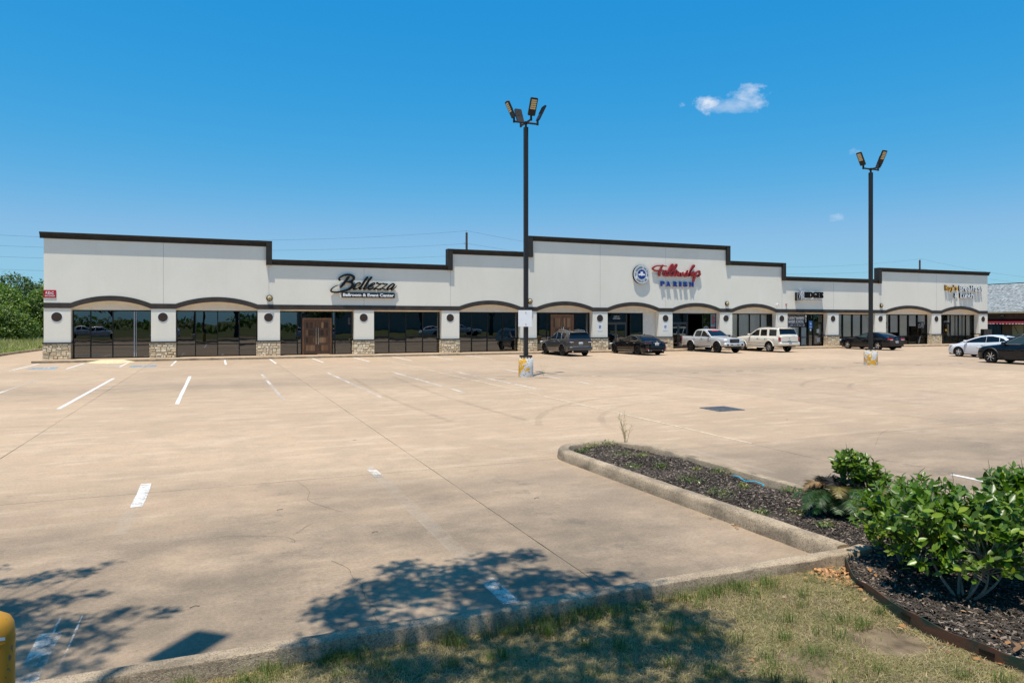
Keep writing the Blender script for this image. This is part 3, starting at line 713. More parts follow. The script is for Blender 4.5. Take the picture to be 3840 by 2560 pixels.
xs_ = sorted(set([p[0] for p in ZL] + [s[0] for s in SEC] + [SEC[-1][1]]))
def zl(x):
    for a, b in zip(ZL, ZL[1:]):
        if a[0] <= x <= b[0]: return a[1] + (b[1] - a[1]) * (x - a[0]) / max(b[0] - a[0], 1e-9)
    return ZB
wall = MB()
for a, b in zip(xs_, xs_[1:]):
    zt = ztop((a + b) / 2) - .02
    wall.quad((a, 0, zl(a)), (b, 0, zl(b)), (b, 0, zt), (a, 0, zt))                 # face
    wall.quad((a, RD, zl(a)), (b, RD, zl(b)), (b, 0, zl(b)), (a, 0, zl(a)))         # soffit of the arch
    wall.quad((a, 0, zt), (b, 0, zt), (b, .35, zt), (a, .35, zt)); wall.quad((a, .35, 5.6), (b, .35, 5.6), (b, .35, zt), (a, .35, zt))
for (a0, b0, z0), (a1, b1, z1) in zip(SEC, SEC[1:]): wall.quad((b0, 0, min(z0, z1) - .02), (b0, .35, min(z0, z1) - .02), (b0, .35, max(z0, z1) - .02), (b0, 0, max(z0, z1) - .02))
wall.build('facade_wall', 'white_stucco', B, recalc=False)
sidew = MB().box(-9.28, -9.05, .36, 26, 0, 7.3).box(73.14, 73.37, .36, 26, 0, 7.2).box(-9.05, 73.14, 25.8, 26, 0, 6)
sidew.build('side_wall', 'white_stucco', B)
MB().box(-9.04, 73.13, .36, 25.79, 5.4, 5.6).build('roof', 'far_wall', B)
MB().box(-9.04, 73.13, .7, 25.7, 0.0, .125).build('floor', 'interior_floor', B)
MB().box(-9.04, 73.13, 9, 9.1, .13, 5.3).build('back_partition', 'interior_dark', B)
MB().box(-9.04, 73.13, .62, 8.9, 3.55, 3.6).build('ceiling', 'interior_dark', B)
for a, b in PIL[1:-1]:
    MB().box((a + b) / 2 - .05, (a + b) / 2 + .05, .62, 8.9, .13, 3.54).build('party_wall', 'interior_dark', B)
# recessed wall over each storefront
GT = 3.06
for i in range(13):
    a, b = PIL[i][1], PIL[i + 1][0]
    MB().box(a, b, RD, RD + .08, GT, APEX + .05).build('lintel_wall', 'recess_wall', B)
# dark band that runs flat over the piers and arches over the storefronts
bd = MB(); S_ = [(x, zl(x)) for x in sorted(set(p[0] for p in ZL))]
offs = []
for i, (x, z) in enumerate(S_):
    offs.append((x, z, z + BANDH))
for (x0, a0, b0), (x1, a1, b1) in zip(offs, offs[1:]):
    f, k_ = -.035, .01
    bd.quad((x0, f, a0 - .002), (x1, f, a1 - .002), (x1, f, b1), (x0, f, b0)); bd.quad((x0, f, b0), (x1, f, b1), (x1, k_, b1), (x0, k_, b0)); bd.quad((x0, k_, a0 - .002), (x1, k_, a1 - .002), (x1, f, a1 - .002), (x0, f, a0 - .002))
bd.build('arched_band', 'band_brown', B, recalc=False)
# control joints in the stucco
for x in [(-3.0), 3.18, 9.35, 15.54, 21.67, 27.8, 33.92, 46.13, 52.2, 58.15, 65.8]:
    MB().box(x - .009, x + .009, -.003, .004, ZB + BANDH + .01, ztop(x) - .4).build('control_joint', 'sign_grey', B)
# cornice: stepped crown along every level, returning down the steps
CP = [(0.02, -.36), (-.04, -.36), (-.04, -.30), (-.07, -.27), (-.07, -.20), (-.145, -.10), (-.195, -.07), (-.195, 0), (0.40, 0), (0.40, -.02), (0.02, -.02)]
def crown(a, b, z): return MB().prism([(p[0], z + p[1]) for p in CP], 'x', a, b).build('cornice', 'cornice_dark', B)
ov = .195
for i, (a, b, z) in enumerate(SEC):
    lo = SEC[i - 1][2] if i else 0; hi = SEC[i + 1][2] if i + 1 < len(SEC) else 0
    a2 = a - ov if lo < z else a + ov - .002; b2 = b + ov if hi < z else b - ov + .002
    crown(a2 if i else a - ov, b2 if i + 1 < len(SEC) else b + ov, z)
    if i and lo != z:      # vertical return at the step
        hi_, lo_ = max(lo, z), min(lo, z); d = 1 if z > lo else -1      # d=1: higher wall is on the right
        x_in, x_out = a + d * .17, a - d * ov
        x0, x1 = min(x_in, x_out), max(x_in, x_out)
        MB().box(x0 + .001, x1 - .001, -.188, .39, lo_ - .37, hi_ - .021).build('cornice_return', 'cornice_dark', B)

# piers: stucco shaft, ledge, stone foot, round medallion
def stones(w, h, seedv):
    """random ashlar: rectangles (x, z, w, h) filling w by h"""
    rr = random.Random(seedv); z = 0; out_ = []
    while z < h - .02:
        ch = min(rr.choice([.11, .14, .17, .20, .24]), h - z)
        if h - z - ch < .06: ch = h - z
        x = 0
        while x < w - .01:
            cw = rr.uniform(.13, .36)
            if w - x - cw < .1: cw = w - x
            if ch > .19 and rr.random() < .45:
                s = ch * rr.uniform(.42, .58); out_ += [(x, z, cw, s), (x, z + s, cw, ch - s)]
            else: out_.append((x, z, cw, ch))
            x += cw
        z += ch
    return out_
def stone_geo(mb, x, z, w_, h_, face, rr, base=0.0):
    g_ = .009; d = rr.uniform(.035, .06); b = min(.022, w_ * .2, h_ * .2); j = lambda: rr.uniform(-.010, .010)
    o = [(x + g_ + abs(j()), z + g_ + abs(j())), (x + w_ - g_ - abs(j()), z + g_ + abs(j())), (x + w_ - g_ - abs(j()), z + h_ - g_ - abs(j())), (x + g_ + abs(j()), z + h_ - g_ - abs(j()))]
    cx, cz = x + w_ / 2, z + h_ / 2
    inn = [(p[0] + (b if p[0] < cx else -b), p[1] + (b if p[1] < cz else -b)) for p in o]
    def m(p, q): return (p[0], base - q, p[1]) if face == 'f' else (base - q, p[0], p[1])
    vs = [m(p, 0) for p in o] + [m(p, d * .7) for p in o] + [m(p, d + rr.uniform(-.006, .008)) for p in inn]
    fs = [(8, 9, 10, 11)]
    for k in range(4):
        k2 = (k + 1) % 4; fs += [(k, k2, k2 + 4, k + 4), (k + 4, k2 + 4, k2 + 8, k + 8)]
    mb.add(vs, fs)
for i, (a, b) in enumerate(PIL):
    p = MB().box(a, b, 0.0, RD + .12, .125, ZB - .002).build('pier', 'white_stucco', B)
    MB().box(a - .03, b + .03, -.04, RD + .05, .13, 1.06).build('stone_backing', 'mortar', p)
    MB().box(a - .075, b + .075, -.115, RD - .01, 1.06, 1.13).build('ledge', 'band_brown', p)
    cx = (a + b) / 2 - .03
    MB().lathe([(.31, -.004), (.31, .004)], 'y', (cx, -.006, 2.63), 32).build('medallion_rim', 'sign_white', p, smooth=40)
    MB().lathe([(.272, -.004), (.275, .012), (.05, .014)], 'y', (cx, -.016, 2.63), 32).build('medallion', 'medallion_brown', p, smooth=40)
    rr = random.Random(100 + i); st = stones(b - a + .06, .93, i); joined = MB()
    for (x, z, w_, h_) in st:
        m = MB() if i < 8 else joined
        stone_geo(m, a - .03 + x, .13 + z, w_, h_, 'f', rr, -.04)
        if i < 8: m.build('stone', 'limestone', p)
    for (x, z, w_, h_) in stones(RD - .02, .93, 50 + i): stone_geo(joined, x - .02, .13 + z, w_, h_, 's', rr, a - .03)
    if i >= 8: tag(joined.build('stone', 'limestone', p), kind='stuff')
    else: tag(joined.build('side_stone', 'limestone', p), kind='stuff')

# storefronts
def storefront(i, mull, cells=None, transom=.93, glassm='tinted_glass', x0=None, x1=None, skip=(), framem='frame_dark', head=None):
    """mull: mullion positions; skip: cell indices without glass (doors)"""
    a = PIL[i][1] if x0 is None else x0; b = PIL[i + 1][0] if x1 is None else x1
    g = [a] + list(mull) + [b]; y0, y1 = RD + .0, RD + .10; zt = GT
    fr = MB(); fr.box(a, b, y0, y1, zt - .07, zt - .001); fr.box(a, b, y0, y1, .13, .19)
    for k, x in enumerate(g):
        l = .05 if 0 < k < len(g) - 1 else .04; xx = x if 0 < k < len(g) - 1 else (x + .04 if k == 0 else x - .04)
        fr.box(xx - l / 1.6, xx + l / 1.6, y0 - .012, y1 + .012, .14, zt - .012)
    for k in range(len(g) - 1):
        if k in skip: continue
        if transom: fr.box(g[k], g[k + 1], y0 + .005, y1 - .005, transom - .028, transom + .028)
    f = fr.build('storefront_window', framem, B)
    for k in range(len(g) - 1):
        if k in skip: continue
        lo = .16
        for zl_, zh in ([(lo, transom), (transom, zt - .04)] if transom else [(lo, zt - .04)]):
            gm = glassm[k] if isinstance(glassm, (list, tuple)) else glassm
            dy = random.uniform(-.005, .005); dx = random.uniform(-.004, .004)
            MB().quad((g[k] + .01, RD + .05 + dx, zl_), (g[k + 1] - .01, RD + .05 - dx, zl_), (g[k + 1] - .01, RD + .05 + dy - dx, zh), (g[k] + .01, RD + .05 + dy + dx, zh)).build('pane', gm, f, recalc=False)
    return f
def blind(f, x0, x1, z0, z1, m='blind_ivory', y=RD + .16):
    o = MB(); n = max(3, int((z1 - z0) / .05))
    for k in range(n):
        z = z0 + (z1 - z0) * k / n; h = (z1 - z0) / n
        o.quad((x0, y + .012, z), (x1, y + .012, z), (x1, y - .006, z + h * .95), (x0, y - .006, z + h * .95))
    o.box(x0, x1, y - .02, y + .03, z1, z1 + .04); o.box(x0, x1, y - .012, y + .016, z0 - .03, z0)
    return o.build('blind', m, f, recalc=False)
def glass_door(f_unused, x0, x1, head=2.26, leaves=1, m='frame_grey', gm='tinted_glass', topglass=True):
    d = MB(); y0, y1 = RD - .0, RD + .09
    d.box(x0 - .03, x0 + .03, y0, y1, .135, GT - .02); d.box(x1 - .03, x1 + .03, y0, y1, .135, GT - .02); d.box(x0 + .03, x1 - .03, y0, y1, head - .03, head + .05); d.box(x0 + .03, x1 - .03, y0, y1, GT - .08, GT - .004)
    xs = np.linspace(x0 + .03, x1 - .03, leaves + 1)
    for k in range(leaves):
        a, b = xs[k] + .004, xs[k + 1] - .004
        d.box(a, a + .085, y0 + .012, y1 - .012, .15, head - .035); d.box(b - .085, b, y0 + .012, y1 - .012, .15, head - .035)
        d.box(a + .085, b - .085, y0 + .014, y1 - .014, .15, .33); d.box(a + .085, b - .085, y0 + .014, y1 - .014, head - .13, head - .035)
    o = d.build('glass_door', m, B)
    for k in range(leaves):
        a, b = xs[k] + .08, xs[k + 1] - .08
        MB().quad((a, RD + .045, .32), (b, RD + .045, .32), (b, RD + .045, head - .12), (a, RD + .045, head - .12)).build('pane', gm, o, recalc=False)
        hx = b - .02 if k == 0 else a + .02
        MB().path([(hx, RD - .0, .95), (hx, RD - .06, 1.0), (hx, RD - .06, 1.3), (hx, RD, 1.35)], .014, 6).build('handle', 'chrome', o)
    if topglass: MB().quad((x0 + .03, RD + .045, head + .05), (x1 - .03, RD + .045, head + .05), (x1 - .03, RD + .045, GT - .08), (x0 + .03, RD + .045, GT - .08)).build('pane', gm, o, recalc=False)
    return o
def wood_door(x0, x1, head):
    d = MB(); y0 = RD - .02
    d.box(x0, x0 + .1, y0, RD + .1, .135, head); d.box(x1 - .1, x1, y0, RD + .1, .135, head); d.box(x0 + .1, x1 - .1, y0, RD + .1, head - .1, head)
    mid = (x0 + x1) / 2; o = d.build('wooden_door', 'old_wood', B)
    for k, (a, b) in enumerate(((x0 + .1, mid - .004), (mid + .004, x1 - .1))):
        fr = MB(); fr.box(a, a + .13, RD, RD + .06, .15, head - .105); fr.box(b - .13, b, RD, RD + .06, .15, head - .105)
        zs = [.15, .37, .78, .92, 1.30, 1.42, 1.80, 1.92, head - .28, head - .105]
        for q in range(0, 10, 2): fr.box(a + .13, b - .13, RD + .003, RD + .058, zs[q], zs[q + 1])
        fr.build('leaf_frame', 'old_wood', o)
        for q in range(1, 9, 2):
            n = 4; xs = np.linspace(a + .13, b - .13, n + 1)
            for t in range(n): MB().box(xs[t] + .004, xs[t + 1] - .004, RD + .02 + random.uniform(0, .012), RD + .05, zs[q] + .002, zs[q + 1] - .002).build('plank', 'door_plank', o)
        hx = b - .07 if k == 0 else a + .07
        h = MB().tube((hx, RD - .06, .85), (hx, RD - .06, 1.95), .016, n=8); h.tube((hx, RD, 1.0), (hx, RD - .06, 1.0), .01, n=6); h.tube((hx, RD, 1.8), (hx, RD - .06, 1.8), .01, n=6)
        h.build('handle', 'chrome', o)
    MB().box(mid + .02, x1 - .14, RD - .012, RD - .001, .14, .17).build('kick_plate', 'chrome', o)
    return o
f1 = storefront(0, [-6.97, -5.80, -4.62]); MB().box(-4.66, -4.60, RD - .03, RD - .013, .2, 2.98).build('upright_strip', 'sign_grey', f1)
MB().box(-4.54, -4.51, RD - .03, RD - .013, .2, 2.98).build('upright_strip', 'sign_grey', f1)  # two narrow grey upright strips at the last mullion
storefront(1, [-1.20, 0.10, 1.39])
storefront(2, [5.02, 5.28, 7.30, 7.48], skip=(2,))
wood_door(5.33, 7.25, 2.60)
MB().quad((5.3, RD + .05, 2.6), (7.28, RD + .05, 2.6), (7.28, RD + .052, 3.0), (5.3, RD + .052, 3.0)).build('fanlight', 'tinted_glass', B, recalc=False)
storefront(3, [11.19, 12.40, 13.62]); storefront(4, [17.32, 18.54, 19.77])
storefront(5, [23.42, 23.70, 25.76, 25.92], skip=(2,)); wood_door(23.74, 25.71, 2.92)
# doorway bays
f7 = storefront(6, [30.54, 30.85], x1=32.05, skip=(0, 1)); glass_door(f7, 28.52, 30.50, 2.26, 2)
MB().box(32.055, 33.255, RD - .01, RD + .1, .131, GT - .001).build('blank_panel', 'recess_wall', B)
f8 = storefront(7, [36.46, 37.95, 38.77], skip=(0, 1, 3), transom=2.26); glass_door(f8, 34.63, 36.42, 2.26, 2)
MB().box(38.81, 39.35, RD + .02, RD + .05, 1.9, 3.0).build('poster', 'sign_teal', f8); MB().box(38.81, 39.35, RD + .02, RD + .05, .2, 1.9).build('poster', 'sign_redflat', f8)
pt = MB()
for q in range(5): pt.box(38.9, 39.2 + .1 * (q % 2), RD + .012, RD + .019, 2.78 - q * .16, 2.88 - q * .16)
pt.build('poster_print', 'sign_redflat', f8)
em = MB().lathe([(.26, -.003), (.26, .003)], 'y', (38.36, RD + .035, 1.72), 24); em.build('door_emblem', 'sign_grey', f8)
MB().lathe([(.18, -.003), (.18, .003)], 'y', (38.36, RD + .028, 1.72), 24).build('door_emblem', 'sign_black', f8)
MB().prism([(38.24, 1.68), (38.36, 1.62), (38.48, 1.68), (38.40, 1.74), (38.40, 1.82), (38.32, 1.82), (38.32, 1.74)], 'y', RD + .018, RD + .024).build('door_emblem', 'sign_white', f8)
CG = 'clear_glass'
f9 = storefront(8, [41.78, 42.99, 44.19], glassm=CG)
blind(f9, 40.75, 41.74, .25, 2.95, 'blind_ivory'); blind(f9, 41.85, 42.93, .25, 2.95, 'blind_grey'); blind(f9, 43.05, 44.13, 1.3, 2.95, 'blind_grey', RD + .35); blind(f9, 44.25, 45.3, 1.2, 2.95, 'blind_grey', RD + .5)
f10 = storefront(9, [48.82, 49.72, 50.25], glassm=[CG, CG, 'tinted_glass', CG], skip=(3,))
for (a, b) in ((47.55, 48.74), (48.9, 49.66)):
    cu = MB(); n = int((b - a) / .055); pr = None
    for k in range(n + 1):
        p = (a + (b - a) * k / n, RD + .2 + .03 * (k % 2))
        if pr: cu.quad((pr[0], pr[1], .22), (p[0], p[1], .22), (p[0], p[1], 1.86), (pr[0], pr[1], 1.86))
        pr = p
    cu.build('curtain', 'curtain', f10, recalc=False)
d10 = glass_door(f10, 50.30, 51.44, 2.26, 1, 'frame_dark', 'tinted_glass')
nb = MB()
for q in range(5): nb.box(50.72, 51.05 - .06 * (q % 2), RD + .035, RD + .04, 1.62 - q * .07, 1.66 - q * .07)
nb.build('notice', 'sign_white', d10)
MB().box(50.72, 51.12, RD + .034, RD + .041, .5, .9).build('notice', 'sign_grey', d10)
f11 = storefront(10, [53.91, 55.13, 56.31], glassm=CG)
for a, b, m in ((52.9, 53.85, 'blind_grey'), (53.97, 55.07, 'blind_ivory'), (55.2, 56.25, 'blind_grey'), (56.37, 57.4, 'blind_grey')): blind(f11, a, b, .95, 2.95, m)
f12 = storefront(11, [60.02, 61.28, 62.55, 63.79], glassm=CG)
for a, b, z, m in ((58.95, 59.96, 1.3, 'blind_ivory'), (60.08, 61.22, 1.35, 'blind_grey'), (61.34, 62.49, .95, 'blind_ivory'), (62.61, 63.73, 1.95, 'blind_grey'), (63.85, 65.0, 2.1, 'blind_grey')): blind(f12, a, b, z, 2.95, m)
f13 = storefront(12, [67.36, 68.53, 69.72, 70.80], glassm=['tinted_glass', CG, CG, CG, CG], skip=(1,))
d13 = glass_door(f13, 67.42, 68.48, 2.26, 1, 'frame_dark', 'clear_glass')
for a, b in ((68.6, 69.66), (69.78, 70.74), (70.86, 71.95)): blind(f13, a, b, .95, 2.95, 'blind_ivory', RD + .4)
mt = MB(); put_text(mt, '10130-200', 67.6, 68.35, 2.32, .10, RD + .038, .006); mt.build('door_number', 'sign_white', d13)
MB().box(67.78, 68.02, RD + .03, RD + .037, 1.4, 1.62).build('notice', 'sign_yellow', d13)
MB().box(67.6, 68.36, RD + .0, RD + .02, 1.05, 1.10).build('push_bar', 'chrome', d13)
# window words in bay seven's fanlight and a lime balloon panel behind it
m7 = MB(); put_text(m7, 'SUITE 10', 29.35, 29.85, 2.72, .10, RD + .036, .005); put_text(m7, 'FREE PARK', 29.28, 29.95, 2.55, .11, RD + .036, .005); m7.build('window_lettering', 'sign_white', f7)
MB().lathe([(.02, -.38), (.3, -.26), (.42, 0), (.3, .26), (.02, .38)], 'x', (30.05, RD + .55, 2.66), 16).build('balloon', 'lime', f7, smooth=60)
# ------------------------------------------------------------------ signs and fittings on the facade (positions along the wall, y measured from its face)
def sgn(name, label, cat, x, z): return thing(name, label, cat, (x, FY, z))
WY = -.03
# black script sign
s = sgn('script_sign', 'black brush-script sign over the first wooden doors', 'sign', 9.3, 4.4)
def SX(px, py): return (7.09 + (px - 85) * .002083 - 9.3, 5.54 - (py - 165 - .02 * (px - 660)) * .00209 - 4.4)
def st(mb, pts, k=0, wk=.00209):
    stroke(mb, [(*SX(p[0], p[1]), p[2] * wk) for p in pts], -.16 - .004 * k, -.07)
bell = [[(410, 350, 22), (370, 345, 50), (352, 300, 42), (420, 235, 50), (560, 180, 60), (720, 180, 66), (820, 240, 72), (810, 330, 70), (700, 400, 64), (600, 405, 24)],
        [(700, 250, 30), (650, 260, 70), (560, 380, 82), (470, 500, 76), (400, 575, 44), (450, 565, 22)],
        [(520, 415, 22), (640, 405, 40), (760, 430, 66), (785, 520, 76), (690, 630, 72), (520, 690, 60), (300, 735, 56), (140, 725, 50), (95, 675, 44), (150, 600, 34), (250, 535, 28), (335, 510, 20)],
        [(860, 560, 20), (970, 520, 30), (1040, 460, 40), (1000, 430, 40), (890, 490, 52), (815, 590, 60), (850, 640, 56), (950, 610, 34), (1030, 540, 20)],
        [(1300, 262, 30), (1260, 262, 60), (1160, 400, 70), (1060, 560, 68), (1010, 630, 56), (1060, 640, 34), (1120, 590, 20)],
        [(1430, 265, 30), (1390, 265, 60), (1290, 400, 70), (1190, 560, 68), (1150, 635, 56), (1200, 640, 34), (1270, 590, 20)],
        [(1330, 570, 20), (1440, 525, 30), (1510, 460, 40), (1470, 440, 40), (1370, 500, 54), (1295, 600, 62), (1340, 645, 56), (1430, 610, 34), (1490, 560, 20)],
        [(1560, 470, 24), (1590, 430, 44), (1640, 470, 46), (1730, 465, 26), (1620, 540, 30), (1470, 645, 40), (1560, 625, 40), (1650, 650, 44), (1700, 610, 20)],
        [(1740, 480, 24), (1780, 455, 40), (1840, 480, 46), (1940, 475, 26), (1840, 550, 30), (1680, 655, 40), (1770, 620, 40), (1860, 655, 40), (1900, 640, 20)],
        [(2170, 500, 40), (2120, 460, 40), (2000, 540, 56), (1925, 630, 60), (1950, 660, 50), (2050, 610, 40), (2150, 510, 40), (2170, 480, 30)],
        [(2180, 480, 44), (2120, 570, 56), (2060, 650, 54), (2110, 660, 34), (2190, 590, 24), (2245, 535, 16)]]
for k, p in enumerate(bell):
    m = MB(); st(m, p, k % 4); m.build('letter', 'sign_black', s)
m = MB(); m.bbox(7.83 - 9.3, 11.45 - 9.3, -.155, -.05, 3.99 - 4.4, 4.335 - 4.4, .02); m.build('tag_board', 'sign_black', s)
m = MB(); put_text(m, 'Ballroom & Event Center', 7.90 - 9.3, 11.39 - 9.3, 4.075 - 4.4, .19, -.158, .012, .012); m.build('lettering', 'sign_white', s)
for x in (-1.7, -1.0, -.2, .6, 1.4, 1.9): MB().tube((x, -.06, .15), (x, 0, .15), .012, n=6).build('stud', 'galvanised', s)
# round church emblem
s = sgn('round_emblem_sign', 'round white church emblem sign with blue centre and white dove', 'sign', 31.5, 6.14)
r0 = .76
MB().lathe([(r0, -.12), (r0, .05)], 'y', (0, -.05, 0), 40).build('drum', 'sign_black', s, smooth=40)
MB().lathe([(r0 - .015, -.006), (r0 - .02, 0)], 'y', (0, -.171, 0), 40).build('face', 'sign_white', s)
def ringp(r1, r2, y, mname, nm='ring'):
    o = MB(); n = 48
    for i in range(n):
        a, b = 2 * math.pi * i / n, 2 * math.pi * (i + 1) / n
        o.quad(*[(r_ * math.cos(t), y, r_ * math.sin(t)) for r_, t in ((r1, a), (r2, a), (r2, b), (r1, b))])
    return o.build(nm, mname, s)
ringp(.66, .675, -.181, 'sign_black'); ringp(.44, .452, -.181, 'sign_black')
MB().lathe([(.39, -.003), (.39, .0)], 'y', (0, -.181, 0), 36).build('centre', 'sign_blue', s)
def ring_text(txt, rad, a0, a1, flip, h):
    o = MB(); n = len(txt)
    for i, ch in enumerate(txt):
        if ch == ' ': continue
        vs, fs = text_mesh(ch, h / .69, .004, .004); xs = [v[0] for v in vs]; mx = (min(xs) + max(xs)) / 2
        a = R(a0 + (a1 - a0) * i / (n - 1)); t = a - math.pi / 2 if not flip else a + math.pi / 2
        rr_ = rad if not flip else rad + h
        o.add([(rr_ * math.cos(a) + (v[0] - mx) * math.cos(t) - v[2] * math.sin(t), -.184 + v[1], rr_ * math.sin(a) + (v[0] - mx) * math.sin(t) + v[2] * math.cos(t)) for v in vs], fs)
    return o.build('ring_lettering', 'sign_green', s)
ring_text('THE REDEEMED CHRISTIAN', .50, 190, -10, False, .12); ring_text('CHURCH OF GOD', .50, 222, 318, True, .12)
dove = [(-.36, .0), (-.14, .07), (-.10, .13), (-.13, .22), (.13, .22), (.10, .13), (.14, .07), (.36, .0), (.24, -.10), (.08, -.08), (.0, -.16), (-.08, -.08), (-.24, -.10)]
MB().prism(dove, 'y', -.188, -.1835).build('dove', 'sign_white', s)
# red script word
s = sgn('red_script_sign', 'red script channel-letter sign right of the round emblem', 'sign', 35.0, 6.1)
def RX_(px, py): return (32.55 + (px - 680) * .003343 - 35.0, 7.05 - (py - 165 - .028 * (px - 1380)) * .00288 - 6.1)
fell = [[(1100, 225, 16), (960, 208, 28), (800, 215, 34), (705, 262, 40), (690, 295, 42), (740, 335, 36), (860, 350, 30), (1010, 335, 16)], [(985, 185, 30), (930, 270, 52), (892, 380, 58), (868, 465, 52), (905, 488, 26)],
        [(1000, 440, 22), (1062, 400, 30), (1075, 355, 34), (1035, 350, 34), (1000, 420, 44), (1010, 480, 42), (1060, 478, 34), (1110, 435, 20)],
        [(1105, 450, 24), (1190, 330, 30), (1262, 215, 38), (1262, 168, 34), (1222, 190, 40), (1150, 330, 50), (1100, 455, 48), (1130, 490, 40), (1190, 450, 22)],
        [(1215, 450, 24), (1310, 330, 30), (1380, 215, 38), (1380, 170, 34), (1342, 190, 40), (1262, 330, 50), (1215, 455, 48), (1245, 490, 40), (1300, 450, 22)],
        [(1390, 345, 34), (1345, 365, 44), (1310, 450, 46), (1340, 488, 42), (1390, 440, 42), (1402, 370, 38), (1370, 340, 32)],
        [(1420, 400, 22), (1440, 385, 36), (1425, 460, 44), (1450, 495, 40), (1490, 440, 38), (1500, 400, 30), (1490, 470, 42), (1520, 498, 40), (1560, 440, 38), (1565, 380, 30)],
        [(1580, 470, 24), (1660, 400, 30), (1700, 345, 36), (1680, 400, 44), (1690, 460, 46), (1650, 500, 44), (1600, 480, 36)],
        [(1720, 440, 24), (1800, 340, 32), (1890, 240, 40), (1905, 195, 36), (1865, 205, 40), (1790, 350, 50), (1735, 500, 46), (1790, 420, 34), (1830, 400, 34), (1820, 480, 42), (1850, 500, 34)],
        [(1895, 370, 40), (1870, 440, 46), (1865, 490, 42), (1900, 490, 30), (1940, 440, 20)],
        [(1960, 380, 36), (1930, 480, 50), (1900, 580, 54), (1875, 660, 46)], [(1935, 450, 30), (2000, 370, 40), (2060, 365, 46), (2060, 440, 46), (2020, 500, 44), (1990, 500, 30), (2060, 480, 26), (2105, 435, 16)]]
for k, p in enumerate(fell):
    m = MB(); stroke(m, [(*RX_(q[0], q[1]), q[2] * .0031) for q in p], -.17 - .004 * (k % 4), -.06); m.build('letter', 'sign_red', s)
m = MB()
for z in (.32, .08): m.box(-2.2, 2.1, -.058, -.02, z - .02, z + .02)
m.build('raceway', 'recess_wall', s)
s = sgn('blue_letter_sign', 'six spaced blue block letters under the red script sign', 'sign', 35.0, 5.25)
for ch, x in zip('PARISH', (33.36, 33.91, 34.61, 35.18, 35.58, 36.2)):
    m = MB(); put_text(m, ch, x - 35, x - 35 + (.17 if ch == 'I' else .36), 0, .37, -.06, .12, .02); m.build('letter', 'sign_blue', s)
MB().box(-1.6, 1.6, -.055, -.02, .12, .24).build('raceway', 'recess_wall', s)
# barber college sign
s = sgn('barber_sign', 'black letter sign with two tall logo boxes and a white tag strip', 'sign', 49.0, 4.2)
MB().bbox(-1.42, -.98, -.30, -.02, .03, .76, .015).build('logo_box', 'sign_black', s)
MB().bbox(-.97, -.62, -.30, -.02, .19, 1.0, .015).build('logo_box', 'sign_grey', s)
o = MB()
for (a, b, c, d) in ((-1.42, -.98, .03, .76), (-.97, -.62, .19, 1.0)):
    for q in ((a, b, c, c + .02), (a, b, d - .02, d), (a, a + .02, c, d), (b - .02, b, c, d)): o.box(q[0], q[1], -.31, -.301, q[2], q[3])
stroke(o, [(-1.25, .12, .03), (-1.1, .5, .035), (-.9, .75, .035), (-.75, .9, .03)], -.318, -.311); stroke(o, [(-1.3, .6, .03), (-1.05, .68, .03), (-1.15, .45, .03), (-1.25, .5, .02)], -.322, -.319); stroke(o, [(-.8, .85, .03), (-.7, .7, .03), (-.9, .5, .03), (-.7, .3, .03)], -.326, -.323)
o.build('logo_outline', 'sign_white', s)
m = MB(); put_text(m, 'RIDGES', -.56, 1.74, .30, .50, -.10, .15, .028); m.build('letter', 'sign_black', s)
MB().bbox(-.56, 1.72, -.18, -.02, .0, .17, .03).build('tag_strip', 'sign_white', s)
m = MB(); put_text(m, 'Barber Shop & Barber College', -.44, 1.6, .045, .085, -.182, .006); m.build('lettering', 'sign_grey', s)
# breakfast sign
s = sgn('yellow_word_sign', 'yellow word of the restaurant sign at the right end of the building', 'sign', 67.8, 5.48)
def lets(txt, x0, x1, z, h, mname, sn, drop=()):
    n = 0; wds = [(.62 if c_ in "'ltfrk" else 1.0) for c_ in txt]; tot = sum(wds); x = x0
    for c_, wd in zip(txt, wds):
        cw = (x1 - x0) * wd / tot; m = MB()
        if c_ != ' ':
            vs, fs = text_mesh(c_, h / .69, .02, .008); xs = [v[0] for v in vs]; a, b = min(xs), max(xs); k_ = cw * .88 / max(b - a, 1e-3); k_ = min(k_, 1.7); t = random.uniform(-.08, .08); zz = z + random.uniform(-.02, .02)
            P2 = [(x + (v[0] - a) * k_, v[1] - .17, v[2]) for v in vs]
            m.add([(p[0] + p[2] * t, p[1], zz + p[2]) for p in P2], fs); m.build('letter', mname, sn)
            bk = MB(); bk.add([(p[0] + p[2] * t, -.095 + (.062 if p[1] > -.17 else -.063), zz + p[2]) for p in P2], fs); bk.build('letter_return', 'sign_black', sn)
        x += cw
lets("Roy's", 66.9 - 67.8, 68.72 - 67.8, 0, .52, 'sign_yellow', s)
s = sgn('white_word_sign', 'white word of the restaurant sign beside the yellow one', 'sign', 70.7, 5.46)
lets('Breakfast', 68.92 - 70.7, 72.42 - 70.7, 0, .52, 'sign_white', s)
s = sgn('lower_word_sign', 'lower white word of the restaurant sign with ampersand', 'sign', 69.7, 4.75)
lets('& Lunch', 68.2 - 69.7, 71.08 - 69.7, 0, .48, 'sign_white', s)
# fire department sign
s = sgn('red_plate_sign', 'red plate with white letters at the left corner of the building', 'sign', -8.95, 3.75)
MB().box(-.33, .29, -.03, -.001, 0, .45).build('plate', 'sign_redflat', s)
m = MB(); put_text(m, 'F.D.C', -.22, .18, .21, .15, -.031, .006, .008); put_text(m, 'BACK OF BLDG', -.26, .23, .08, .065, -.031, .006, .003); m.build('lettering', 'sign_white', s)
